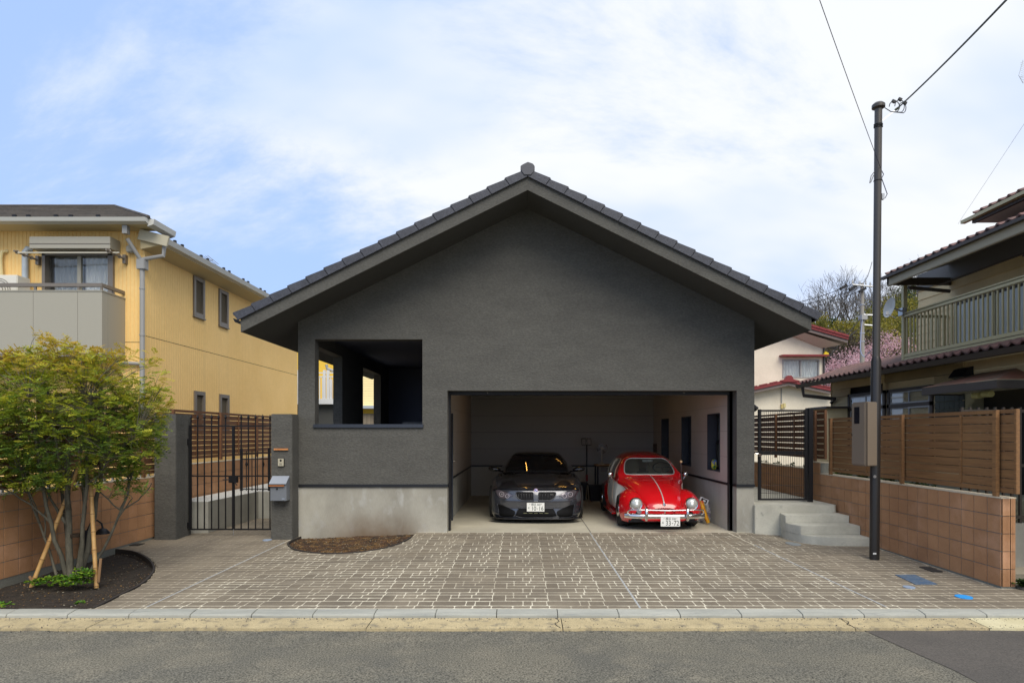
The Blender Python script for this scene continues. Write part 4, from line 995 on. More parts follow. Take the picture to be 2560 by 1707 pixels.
# ------------------------------------------------------------------ cars
def crom(P, sub):
    P = np.array(P, float); n = len(P); out = []
    for i in range(n - 1):
        p0 = P[i - 1] if i > 0 else 2 * P[0] - P[1]; p1 = P[i]; p2 = P[i + 1]; p3 = P[i + 2] if i + 2 < n else 2 * P[-1] - P[-2]
        for k in range(sub):
            t = k / sub
            out.append(.5 * (2 * p1 + (p2 - p0) * t + (2 * p0 - 5 * p1 + 4 * p2 - p3) * t * t + (3 * p1 - p0 - 3 * p2 + p3) * t ** 3))
    out.append(P[-1]); return np.array(out)
class Shell:
    """dense mirrored surface from rows of control points"""
    def __init__(s, rows, su=5, sv=5, mirror=True):
        A = crom(np.array(rows, float), su)                     # along the rows
        B = np.array([crom(r, sv) for r in A]); s.nr, s.nc = B.shape[:2]
        V = B.reshape(-1, 3)
        F = [(i * s.nc + j, i * s.nc + j + 1, (i + 1) * s.nc + j + 1, (i + 1) * s.nc + j) for i in range(s.nr - 1) for j in range(s.nc - 1)]
        if mirror:
            W = V.copy(); W[:, 0] *= -1; o = len(V)
            F = F + [(a + o, d + o, c + o, b + o) for a, b, c, d in F]; V = np.vstack([V, W])
        s.V, s.F = V, F; s.refresh()
    def refresh(s):
        s.bvh = BVHTree.FromPolygons([tuple(v) for v in s.V], s.F)
    def cut(s, poly, axis, side, cell=.03):
        """open a window: poly in (x,z) for axis 'y' (side -1 = seen from the front) or (y,z) for axis 'x'"""
        a = 0 if axis == 'y' else 1
        P = np.array(poly); lo, hi = P.min(0) - cell, P.max(0) + cell
        dep = s.V[:, 1] if axis == 'y' else s.V[:, 0]
        mid = {'y': s.split, 'x': 0.}[axis]
        okv = (dep < mid if side < 0 else dep > mid) & (s.V[:, a] > lo[0]) & (s.V[:, a] < hi[0]) & (s.V[:, 2] > lo[1]) & (s.V[:, 2] < hi[1])
        for i in np.nonzero(okv)[0]:
            p = s.V[i, [a, 2]]; best = 1e9
            for k in range(len(P)):
                q0, q1 = P[k - 1], P[k]; d = q1 - q0; t = np.clip(np.dot(p - q0, d) / max(np.dot(d, d), 1e-12), 0, 1); q = q0 + d * t
                dd = np.hypot(*(p - q))
                if dd < best: best, bq = dd, q
            if best < cell * .55: s.V[i, a], s.V[i, 2] = bq
        keep = []
        for f in s.F:
            if all(okv[j] for j in f):
                c = s.V[list(f)].mean(0)
                if inside((c[a], c[2]), poly): continue
            keep.append(f)
        s.full = s.bvh; s.F = keep
    def remove(s, fn):
        s.F = [f for f in s.F if not fn(s.V[list(f)].mean(0))]
    def build(s, name, mtl, parent, solid=0):
        m = MB(); m.add([tuple(v) for v in s.V], s.F)
        me = m.mesh(name, mtl, smooth=True)
        bm = bmesh.new(); bm.from_mesh(me); bmesh.ops.remove_doubles(bm, verts=bm.verts, dist=.0015)
        bmesh.ops.recalc_face_normals(bm, faces=bm.faces); bm.to_mesh(me); bm.free()
        for p in me.polygons: p.use_smooth = True
        return link(name, me, parent)
def hitf(bvh, x, z, y0=-3):
    h = bvh.ray_cast(Vector((x, y0, z)), Vector((0, 1, 0))); return h[0].y if h[0] is not None else None
def hitx(bvh, y, z, side):
    h = bvh.ray_cast(Vector((side * 3, y, z)), Vector((-side, 0, 0))); return h[0].x if h[0] is not None else None
def dens(poly, d=.02, closed=True):
    out = []; n = len(poly)
    for i in range(n if closed else n - 1):
        a, b = poly[i], poly[(i + 1) % n]; L_ = math.hypot(b[0] - a[0], b[1] - a[1]); k = max(1, int(L_ / d))
        for t in range(k): out.append((a[0] + (b[0] - a[0]) * t / k, a[1] + (b[1] - a[1]) * t / k))
    if not closed: out.append(poly[-1])
    return out
def rpoly(pts, r, n=5):
    """round the corners of a polygon"""
    out = []; k = len(pts)
    for i in range(k):
        p, a, b = Vector(pts[i]), Vector(pts[i - 1]), Vector(pts[(i + 1) % k])
        ri = r[i] if isinstance(r, (list, tuple)) else r
        da, db = (a - p), (b - p); ra = min(ri, da.length * .48); rb = min(ri, db.length * .48)
        q0, q1 = p + da.normalized() * ra, p + db.normalized() * rb
        for t in range(n + 1):
            f = t / n; out.append(tuple((1 - f) ** 2 * q0 + 2 * f * (1 - f) * p + f * f * q1))
    return out
def decal(poly, bvh, off, name, mtl, parent, axis='y', side=-1, thick=.0, fill=None, d=.03):
    """a thin piece laid on the bodywork, following its curve"""
    bm = bmesh.new(); vs = [bm.verts.new((p[0], p[1], 0)) for p in dens(poly, d)]
    f = bm.faces.new(vs); bmesh.ops.triangulate(bm, faces=[f])
    for _ in range(3):
        es = [e for e in bm.edges if e.calc_length() > d * 1.6]
        if not es: break
        bmesh.ops.subdivide_edges(bm, edges=es, cuts=1); bmesh.ops.triangulate(bm, faces=bm.faces)
    last = 0
    for v in bm.verts:
        a, z = v.co.x, v.co.y
        if axis == 'y':
            h = hitf(bvh, a, z); h = last if h is None else h; last = h; v.co = (a, h + off, z)
        else:
            h = hitx(bvh, a, z, side); h = last if h is None else h; last = h; v.co = (h + off * -side, a, z)
    if thick:
        r = bmesh.ops.extrude_face_region(bm, geom=list(bm.faces))
        for v in [g for g in r['geom'] if isinstance(g, bmesh.types.BMVert)]:
            if axis == 'y': v.co.y += thick
            else: v.co.x -= side * thick
    bmesh.ops.recalc_face_normals(bm, faces=bm.faces)
    me = bpy.data.meshes.new(name); bm.to_mesh(me); bm.free(); me.materials.append(mtl)
    for p in me.polygons: p.use_smooth = True
    me.set_sharp_from_angle(angle=R(40))
    return link(name, me, parent)
def trim(poly, bvh, off, r, name, mtl, parent, axis='y', side=-1, closed=True, n=6, d=.025):
    pts = []
    for a, z in dens(poly, d, closed):
        if axis == 'y':
            h = hitf(bvh, a, z)
            if h is None: continue
            pts.append((a, h + off, z))
        else:
            h = hitx(bvh, a, z, side)
            if h is None: continue
            pts.append((h - side * off, a, z))
    m = MB(); m.tube(pts, r, n, closed=closed); return m.build(name, mtl, parent, smooth=True, local=True)
def wheel(parent, x, y, r, w_, rimr, side, rim_mat, style, name='wheel'):
    m = MB(); hw = w_ / 2
    m.lathe([(rimr, -hw * .9), (r * .93, -hw), (r, -hw * .7), (r, hw * .7), (r * .93, hw), (rimr, hw * .9), (rimr * .97, hw * .5), (rimr * .97, -hw * .5), (rimr, -hw * .9)], (0, 0, 0), 36, 'x')
    m.v = [(p[0] + x, p[1] + y, p[2] + r) for p in m.v]; wo = m.build(name, RUBBER, parent, smooth=40, local=True)
    m = MB()
    if style == 'hub':
        pr = [(rimr, hw * .85), (rimr * .85, hw * .6), (rimr * .62, hw * .75), (rimr * .6, hw * 1.0), (rimr * .4, hw * 1.22), (0.0, hw * 1.3)]
        m.lathe([(a, b * side) for a, b in pr], (x, y, r), 30, 'x')
    else:
        m.lathe([(rimr, side * hw * .9), (rimr * .92, side * hw * .9), (rimr * .9, side * hw * .3), (0, side * hw * .25)], (x, y, r), 30, 'x')
        for k in range(10):
            a = k * .6283; m.tube([(x + side * hw * .8, y + rimr * .15 * math.cos(a), r + rimr * .15 * math.sin(a)), (x + side * hw * .85, y + rimr * .93 * math.cos(a), r + rimr * .93 * math.sin(a))], .012, 5)
    m.build('rim', rim_mat, wo, smooth=30, local=True)
    return wo
def plate(parent, x, y, z, rows, ink, kana, dots=None, w_=.33, h=.165):
    m = MB(); m.box(x - w_ / 2, x + w_ / 2, y - .004, y + .004, z - h / 2, z + h / 2)
    p = m.build('number_plate', mat('plate_white', srgb(232, 232, 226), .4), parent, bevel=.0015, local=True)
    def M(px, pz): return Matrix.Translation((x + px, y - .0052, z + pz)) @ Matrix.Rotation(R(90), 4, 'X')
    text_mesh(rows[0], .052, ink, 'plate_text', p, M(.005, .047), .0004, sx=.9)
    a, b = rows[1].split('-')
    text_mesh(a, .118, ink, 'plate_text', p, M(-.036, -.028), .0006, sx=.82)
    text_mesh('-', .10, ink, 'plate_text', p, M(.035, -.022), .0006)
    text_mesh(b, .118, ink, 'plate_text', p, M(.102, -.028), .0006, sx=.82)
    text_mesh(kana, .044, ink, 'plate_text', p, M(-.128, -.02), .0004)
    for dx in (-.11, .11):
        m = MB(); m.lathe([(0, 0), (.006, 0), (.006, .003), (0, .003)], (x + dx, y - .007, z + .056), 10, 'y'); m.build('plate_bolt', mat('bolt_brass', srgb(150, 120, 80), .4, metal=.6), p, local=True)
    return p
INK = mat('plate_ink', (.02, .045, .03), .6)

# ---- red and white classic saloon
RED = mat('red_paint', (.56, .003, .008), .25, coat=1., spec=.5)
WHT = mat('cream_panel', srgb(244, 243, 234), .35, coat=.6)
BX, BY = 2.485, 11.0
beetle = thing('classic_car', 'glossy red rounded classic car with white door panels and chrome bumper', 'car', (BX, BY, .003), R(-.4))
def hood_sec(y, w_, zt, zs, zb=.26):
    return [(w_ * .92, y, zb), (w_ * .99, y, zb + (zs - zb) * .5), (w_, y, zs), (w_ * .97, y, zs + (zt - zs) * .38), (w_ * .86, y, zs + (zt - zs) * .68), (w_ * .62, y, zs + (zt - zs) * .9), (w_ * .32, y, zs + (zt - zs) * .985), (0, y, zt)]
def cab_sec(y, w_, belt, zt, wr):
    return [(w_ * .95, y, .17), (w_ * 1.04, y, .42), (w_, y, belt - .04), (w_ * .955, y, belt + (zt - belt) * .35), (wr * 1.04, y, belt + (zt - belt) * .68), (wr * .82, y, zt - (zt - belt) * .12), (wr * .42, y, zt - (zt - belt) * .02), (0, y, zt)]
rows = [[(0.16, .17, .27), (.18, .165, .31), (.19, .165, .34), (.185, .165, .37), (.16, .165, .39), (.11, .165, .40), (.05, .165, .405), (0, .165, .405)],
        hood_sec(.20, .27, .47, .36), hood_sec(.30, .33, .56, .42), hood_sec(.45, .38, .645, .48), hood_sec(.70, .44, .735, .56), hood_sec(1.0, .50, .81, .64), hood_sec(1.3, .57, .865, .70),
        hood_sec(1.46, .625, .892, .745), cab_sec(1.56, .635, .79, .975, .585), cab_sec(1.70, .645, .79, 1.10, .55), cab_sec(1.86, .65, .79, 1.215, .515), cab_sec(2.05, .65, .79, 1.285, .50),
        cab_sec(2.4, .65, .79, 1.328, .495), cab_sec(2.8, .64, .79, 1.325, .485), cab_sec(3.15, .61, .78, 1.25, .46), cab_sec(3.5, .52, .70, 1.08, .40), cab_sec(3.8, .40, .60, .85, .30), cab_sec(4.0, .26, .42, .55, .20)]
B = Shell(rows, 6, 6); B.split = 2.2
WS = rpoly([(-.505, .905), (.505, .905), (.43, 1.195), (-.43, 1.195)], [.09, .09, .15, .15], 7)
WSf = [(a, z - .018 * (1 - (a / .5) ** 2) * (1 if z < .99 else -1)) for a, z in WS]
full = BVHTree.FromPolygons([tuple(v) for v in B.V], B.F)
B.cut(WSf, 'y', -1, .035)
SW1 = rpoly([(1.80, .83), (2.42, .83), (2.42, 1.19), (2.02, 1.19)], [.05, .05, .06, .12], 5)
SW2 = rpoly([(2.52, .83), (3.12, .85), (2.95, 1.16), (2.52, 1.19)], [.05, .12, .12, .05], 5)
for s_ in (-1, 1):
    for W_ in (SW1, SW2): B.cut(W_, 'x', s_, .035)
RW = rpoly([(-.36, .98), (.36, .98), (.30, 1.15), (-.30, 1.15)], .07, 5)
B.cut(RW, 'y', 1, .035)
B.build('body', RED, beetle)
GREEN = mat('car_glass', (.55, .62, .58), .0, trans=.96, spec=.5)
decal(WSf, full, .004, 'windscreen', GREEN, beetle)
for s_ in (-1, 1):
    for nm, W_ in (('door_window', SW1), ('quarter_window', SW2)):
        g = decal(W_, full, .004, nm, GREEN, beetle, 'x', s_); trim(W_, full, -.003, .008, 'window_trim', mat('trim_cream', srgb(196, 186, 160), .3, metal=.3), g, 'x', s_)
ALU = mat('aluminium_trim', (.75, .74, .70), .35, metal=.5)
trim(WSf, full, -.004, .009, 'windscreen_trim', ALU, beetle)
trim([(0, z) for z in np.linspace(.47, .885, 16)], full, -.008, .011, 'bonnet_strip', ALU, beetle, closed=False, n=6)
for s_ in (-1, 1):
    trim([(s_ * a, z) for a, z in [(.28, .40), (.33, .47), (.40, .58), (.47, .68), (.52, .77)]], full, .000, .0035, 'bonnet_seam', mat('seam', (.1, .0, .0), .6), beetle, closed=False, n=5)
# bonnet handle and emblem
y_ = hitf(full, 0, .46); m = MB(); m.lathe([(0, -.02), (.026, -.016), (.033, 0), (0, .006)], (0, y_, .455), 20, 'y'); m.tube([(0, y_ - .012, .49), (0, y_ - .02, .44)], .012); m.build('bonnet_emblem', CHROME, beetle, smooth=40, local=True)
m = MB(); m.tube([(0, .15, .37), (0, .13, .34), (0, .14, .31)], .012); m.build('bonnet_handle', CHROME, beetle, local=True)
# fenders
def fender(cx, cy, cz, rx, ry, rz_, arch, name, side, zmin=.13, p=1.92):
    rows = []; nu, nv = 64, 46
    V = []; 
    for i in range(nu + 1):
        th = math.pi * i / nu                 # along y: front (0) to rear (pi)
        for j in range(nv + 1):
            ph = -R(58) + (math.pi + R(58)) * j / nv * .97
            cth, sth = math.cos(th), math.sin(th)
            e = 2 / p
            f = lambda c: math.copysign(abs(c) ** e, c)
            V.append((side * (cx + rx * f(sth) * f(math.cos(ph))), cy - ry * f(cth), max(zmin, cz + rz_ * f(sth) * f(math.sin(ph)))))
    F = [(i * (nv + 1) + j, i * (nv + 1) + j + 1, (i + 1) * (nv + 1) + j + 1, (i + 1) * (nv + 1) + j) for i in range(nu) for j in range(nv)]
    ax_, az_, ar = arch; V = np.array(V)
    # shape the wheel arch edge
    okv = np.abs(V[:, 0]) > cx + rx * .32
    d = np.hypot(V[:, 1] - ax_, V[:, 2] - az_)
    for i in np.nonzero(okv & (np.abs(d - ar) < .012))[0]:
        k = ar / d[i]; V[i, 1] = ax_ + (V[i, 1] - ax_) * k; V[i, 2] = az_ + (V[i, 2] - az_) * k
    F2 = []
    for f in F:
        c = V[list(f)].mean(0)
        if abs(c[0]) > cx + rx * .30 and math.hypot(c[1] - ax_, c[2] - az_) < ar: continue
        F2.append(f)
    bv = BVHTree.FromPolygons([tuple(v) for v in V], F)
    m = MB(); m.add([tuple(v) for v in V], F2); me = m.mesh(name, RED, smooth=True)
    bm = bmesh.new(); bm.from_mesh(me); bmesh.ops.remove_doubles(bm, verts=bm.verts, dist=.002); bmesh.ops.recalc_face_normals(bm, faces=bm.faces); bm.to_mesh(me); bm.free()
    for q in me.polygons: q.use_smooth = True
    return link(name, me, beetle), bv
for s_ in (-1, 1):
    fo, bv = fender(.49, .80, .335, .28, .62, .345, (.86, .27, .325), 'front_fender', s_)
    fender(.50, 3.22, .36, .255, .66, .36, (3.18, .28, .32), 'rear_fender', s_)
    # headlight
    hx_, hz_ = s_ * .485, .468
    ys_ = [y for y in [hitf(bv, hx_ + a, hz_ + b) for a in (-.09, 0, .09) for b in (-.09, 0, .09)] if y is not None]; yy = min(ys_)
    m = MB(); m.lathe([(.088, -.004), (.104, -.012), (.114, .004), (.116, .03), (.11, .09), (.0, .10)], (hx_, yy + .015, hz_), 36, 'y'); hl = m.build('headlight', CHROME, beetle, smooth=40, local=True)
    m = MB(); m.lathe([(0, -.045), (.04, -.04), (.075, -.022), (.094, .0), (.0, .0)], (hx_, yy + .012, hz_), 30, 'y'); m.build('lens', mat('headlamp_lens', (.55, .57, .54), .08, spec=.8, coat=1., metal=.15, col2=(.38, .40, .38), vs=26, stretch=(6, 1, 1)), hl, smooth=True, local=True)
    # fender piping
    trim([(s_ * a, z) for a, z in [(.315, .33), (.355, .41), (.43, .56), (.50, .655), (.54, .70)]], full, -.012, .006, 'fender_piping', mat('piping', srgb(190, 160, 130), .5), beetle, closed=False, n=5)
    # running board, white lower panel, belt trim
    m = MB(); m.box(min(s_ * .60, s_ * .76), max(s_ * .60, s_ * .76), 1.38, 2.72, .145, .175); rb = m.build('running_board', RED, beetle, bevel=.01, local=True)
    m = MB(); m.box(min(s_ * .755, s_ * .765), max(s_ * .755, s_ * .765), 1.40, 2.70, .155, .17); m.build('board_trim', CHROME, rb, local=True)
    dp = rpoly([(1.52, .23), (2.60, .22), (2.56, .765), (1.90, .765)], .02, 2)
    decal([(1.25, .23), (2.60, .21), (2.66, .4), (2.62, .60), (2.58, .762), (1.92, .762), (1.55, .735), (1.22, .67), (1.0, .60), (.86, .55), (.95, .4)], full, -.004, 'white_panel', WHT, beetle, 'x', s_)
    trim([(.86, .553), (1.0, .606), (1.22, .676), (1.55, .742), (1.92, .772), (2.60, .772), (3.1, .76)], full, -.004, .007, 'belt_trim', ALU, beetle, 'x', s_, closed=False)
    for yy_ in (1.86, 2.60):
        trim([(yy_, .76), (yy_ + .01, .5), (yy_, .22)], full, -.006, .005, 'door_seam', mat('piping', srgb(190, 160, 130), .5), beetle, 'x', s_, closed=False)
    hx2 = hitx(full, 2.45, .70, s_)
    m = MB(); m.tube([(hx2, 2.38, .70), (hx2 + s_ * .03, 2.40, .70), (hx2 + s_ * .03, 2.50, .70), (hx2, 2.52, .70)], .009); m.build('door_handle', CHROME, beetle, local=True)
    # mirror
    X0_ = s_ * .66
    m = MB(); m.tube([(s_ * .645, 1.74, .74), (s_ * .70, 1.70, .80), (s_ * .735, 1.69, .86)], .007); mo = m.build('mirror_arm', CHROME, beetle, local=True)
    m = MB(); m.lathe([(0, -.03), (.03, -.025), (.052, -.006), (.055, .006), (0, .008)], (s_ * .745, 1.69, .895), 20, 'y'); m.build('mirror', CHROME, mo, smooth=40, local=True)
    wheel(beetle, s_ * .63, .86, .29, .17, .20, s_, CHROME, 'hub'); wheel(beetle, s_ * .66, 3.18, .30, .17, .20, s_, CHROME, 'hub')
# front apron, bumper
m = MB(); m.prism([(-.36, .16), (.36, .16), (.46, .28), (.40, .42), (-.40, .42), (-.46, .28)], .21, .34, 'y'); m.build('front_apron', RED, beetle, bevel=.02, local=True)
m = MB(); m.box(-.6, .6, .3, 3.9, .14, .2); m.build('floor_pan', BLK, beetle, local=True)
bx = np.linspace(-1, 1, 25)
pts = [(.70 * t, .02 + .16 * abs(t) ** 4.5, .0) for t in bx]
m = MB(); rows_ = [(-.012, .235), (-.028, .25), (-.032, .272), (-.028, .30), (-.012, .315), (.0, .318)]
vs = [(x, y + a, z) for x, y, _ in pts for a, z in rows_]; k = len(rows_)
m.add(vs, [(i * k + j, i * k + j + 1, (i + 1) * k + j + 1, (i + 1) * k + j) for i in range(len(pts) - 1) for j in range(k - 1)]); bmpr = m.build('bumper', CHROME, beetle, smooth=True, local=True)
for s_ in (-1, 1):
    m = MB(); x = s_ * .352
    m.tube([(x, .03, .215), (x, -.03, .225), (x, -.055, .26), (x, -.06, .33), (x, -.045, .40), (x, -.02, .425), (x, .01, .42)], [.018, .026, .028, .028, .026, .02, .01], 10); m.build('overrider', CHROME, bmpr, smooth=True, local=True)
m = MB(); m.tube([(-.63, .10, .30), (-.66, .085, .33), (-.645, .045, .375), (-.60, .015, .392), (-.45, -.025, .392), (0, -.045, .383), (.45, -.025, .392), (.60, .015, .392), (.645, .045, .375), (.66, .085, .33), (.63, .10, .30)], .0115, 8); m.build('bumper_tube', CHROME, bmpr, smooth=True, local=True)
m = MB(); x = -.44
m.lathe([(0, 0), (.045, 0), (.05, .012), (0, .014)], (x, hitf(bv, .44, .36) - .02 if hitf(bv, .44, .36) else .3, .352), 20, 'y'); m.build('horn_grille', STEEL, beetle, local=True)
plate(beetle, .055, -.045, .195, ('横浜 500', '33-72'), mat('plate_ink_dark', (.03, .035, .02), .6), 'る')
# aerial with a yellow ball
m = MB(); m.tube([(.60, 1.42, .74), (.575, 1.36, 1.15)], .004, 5); ae = m.build('aerial', STEEL, beetle, local=True)
m = MB(); m.lathe([(0, -.028), (.02, -.02), (.028, 0), (.02, .02), (0, .028)], (.575, 1.36, 1.16), 14); m.build('aerial_ball', mat('cream_ball', srgb(225, 190, 140), .4), ae, smooth=True, local=True)
# wipers, rear view mirror, wheel, seats
for x0_, x1_ in ((-.18, -.02), (.22, .36)):
    m = MB(); m.tube([(x0_, 1.46, .90), (x1_ - .02, 1.455, .905)], .005); m.build('wiper', STEEL, beetle, local=True)
m = MB(); m.obox((.02, 1.86, 1.125), .21, .02, .062); m.build('rear_mirror', mat('bright_mirror', (.9, .9, .88), .25), beetle, bevel=.02, local=True)
TAN = mat('tan_seat', srgb(150, 140, 118), .7)
for x in (-.29, .29):
    m = MB(); m.obox((x, 2.55, .80), .44, .12, .48, rx=R(-10)); st = m.build('seat', TAN, beetle, bevel=.05, local=True)
m = MB(); m.box(-.52, .52, 3.0, 3.12, .5, .95); m.build('rear_seat', TAN, beetle, bevel=.04, local=True)
m = MB(); m.tube([(.30 + .17 * math.cos(a), 1.92 - .06 * math.sin(a), .93 + .16 * math.sin(a)) for a in [k * .2618 for k in range(24)]], .010, 6, closed=True); m.tube([(.30, 1.92, .93), (.30, 1.75, .85)], .014); m.tube([(.14, 1.92, .93), (.46, 1.92, .93)], .008); m.build('steering_wheel', BLK, beetle, local=True)
m = MB(); m.box(-.56, .56, 1.58, 1.68, .70, .885); m.build('dashboard', mat('dash_grey', srgb(150, 150, 140), .5), beetle, bevel=.015, local=True)

# ---- dark grey coupe
GREY = mat('grey_metallic', (.066, .070, .084), .2, metal=.5, coat=1.)
CARB = mat('gloss_black', (.008, .008, .010), .12, coat=1.)
MESHM = mat('grille_black', (.002, .002, .0025), .6, spec=.2)
bmw = thing('coupe', 'dark grey metallic low coupe with kidney grille and round badge', 'car', (.262, 12.08, .003), R(-1.7))
cols = [0, .2, .4, .6, .75, .87, .95, .99, 1.0, 1.0]
plan = [0, .006, .022, .06, .115, .20, .33, .52, .74, 1.0]
def nose(z, y0, w_, zdrop=0., fl=0.):
    return [(w_ * c, y0 + p, z - zdrop * c ** 3 + fl * (p / 1.0)) for c, p in zip(cols, plan)][::-1]
nrows = [nose(.10, .02, .86), nose(.17, .0, .885), nose(.27, .022, .895), nose(.35, .018, .90), nose(.43, .012, .905), nose(.50, .03, .905, .0, .02), nose(.56, .05, .90, .0, .05), nose(.615, .075, .885, .01, .09), nose(.648, .11, .868, .015, .12), nose(.672, .17, .85, .02, .13)]
NS = Shell(nrows, 5, 5); NS.split = 2
def body_sec(y, w_, zs, zc, dip=.0):
    return [(w_ * .96, y, .14), (w_ * 1.0, y, .30), (w_ * 1.0, y, .48), (w_ * .985, y, zs - .10), (w_ * .93, y, zs - .012), (w_ * .86, y, zs + .012), (w_ * .74, y, zs + .006 + dip), (w_ * .45, y, zc - .004), (w_ * .2, y, zc), (0, y, zc + .004)]
drows = [body_sec(.30, .80, .645, .70), body_sec(.45, .86, .70, .735), body_sec(.75, .905, .765, .79), body_sec(1.0, .915, .80, .83), body_sec(1.35, .91, .825, .885), body_sec(1.6, .895, .845, .90), body_sec(2.2, .885, .86, .90), body_sec(2.9, .89, .87, .91),
         body_sec(3.4, .915, .90, .93), body_sec(3.9, .925, .91, .95), body_sec(4.3, .89, .89, .95), body_sec(4.6, .82, .80, .86)]
DS = Shell(drows, 5, 5); DS.split = 2
def hood_sec2(y0, z, w_):
    return [(w_ * c, y0 + p * .42, z - d) for c, p, d in zip([1., .93, .8, .6, .4, .2, 0], [.62, .42, .26, .12, .05, .01, 0], [.035, .012, .0, -.004, -.002, .0, .0])]
HS = Shell([hood_sec2(.075, .640, .86), hood_sec2(.16, .672, .85), hood_sec2(.40, .722, .84), hood_sec2(.75, .785, .83), hood_sec2(1.1, .845, .80), hood_sec2(1.4, .888, .77)], 5, 5); HS.split = 2
def gh(y, w_, zb, zt, wr):
    return [(w_, y, zb), (w_ * .985, y, zb + (zt - zb) * .25), (w_ * .90 + wr * .05, y, zb + (zt - zb) * .55), (wr * 1.0, y, zb + (zt - zb) * .84), (wr * .82, y, zt - (zt - zb) * .045), (wr * .45, y, zt - .005), (0, y, zt)]
grows = [gh(1.30, .71, .82, .885, .66), gh(1.5, .725, .84, .975, .645), gh(1.75, .72, .85, 1.09, .60), gh(2.0, .715, .85, 1.19, .565), gh(2.2, .71, .85, 1.25, .55), gh(2.5, .70, .86, 1.295, .545), gh(2.9, .70, .87, 1.30, .54), gh(3.3, .69, .88, 1.265, .52), gh(3.8, .66, .88, 1.10, .48), gh(4.2, .60, .88, .96, .42)]
GS = Shell(grows, 6, 6); GS.split = 2.3
gfull = BVHTree.FromPolygons([tuple(v) for v in GS.V], GS.F)
WS2 = rpoly([(-.665, .915), (.665, .915), (.515, 1.222), (-.515, 1.222)], [.05, .05, .06, .06], 4)
WS2 = [(a, z + .02 * (1 - (a / .66) ** 2) * (1 if z > 1.1 else -.6)) for a, z in WS2]
GS.cut(WS2, 'y', -1, .035)
allb = BVHTree.FromPolygons([tuple(v) for v in NS.V] + [tuple(v) for v in HS.V], NS.F + [tuple(i + len(NS.V) for i in f) for f in HS.F])
DS.remove(lambda c: math.hypot(c[1] - .92, c[2] - .33) < .36 and abs(c[0]) > .7)
NS.remove(lambda c: math.hypot(c[1] - .92, c[2] - .33) < .36 and abs(c[0]) > .7)
DS.remove(lambda c: math.hypot(c[1] - 3.72, c[2] - .33) < .36 and abs(c[0]) > .7)
NS.build('front_bumper', GREY, bmw); DS.build('body', GREY, bmw); HS.build('bonnet', mat('bonnet_grey', (.016, .017, .022), .16, metal=.2, coat=1.), bmw); GS.build('roof', CARB, bmw)
TINT = mat('tinted_glass', (.10, .11, .13), .0, trans=.9, spec=.5)
decal(WS2, gfull, .004, 'windscreen', TINT, bmw)
trim(WS2, gfull, -.002, .007, 'windscreen_seal', BLK, bmw)
RS = mat('red_leather', (.16, .02, .015), .5)
for x in (-.36, .36):
    m = MB(); m.obox((x, 2.35, .78), .46, .14, .58, rx=R(-12)); st = m.build('seat', RS, bmw, bevel=.05, local=True)
    m = MB(); m.obox((x, 2.42, 1.10), .24, .09, .14, rx=R(-12)); m.build('headrest', RS, st, bevel=.03, local=True)
m = MB(); m.box(-.68, .68, 1.45, 1.75, .62, .90); m.build('dashboard', BLK, bmw, bevel=.03, local=True)
m = MB(); m.tube([(.36 + .18 * math.cos(a), 1.95 - .06 * math.sin(a), .90 + .17 * math.sin(a)) for a in [k * .2618 for k in range(24)]], .014, 6, closed=True); m.build('steering_wheel', BLK, bmw, local=True)
m = MB(); m.box(-.75, .75, .5, 4.5, .13, .2); m.build('floor_pan', BLK, bmw, local=True)
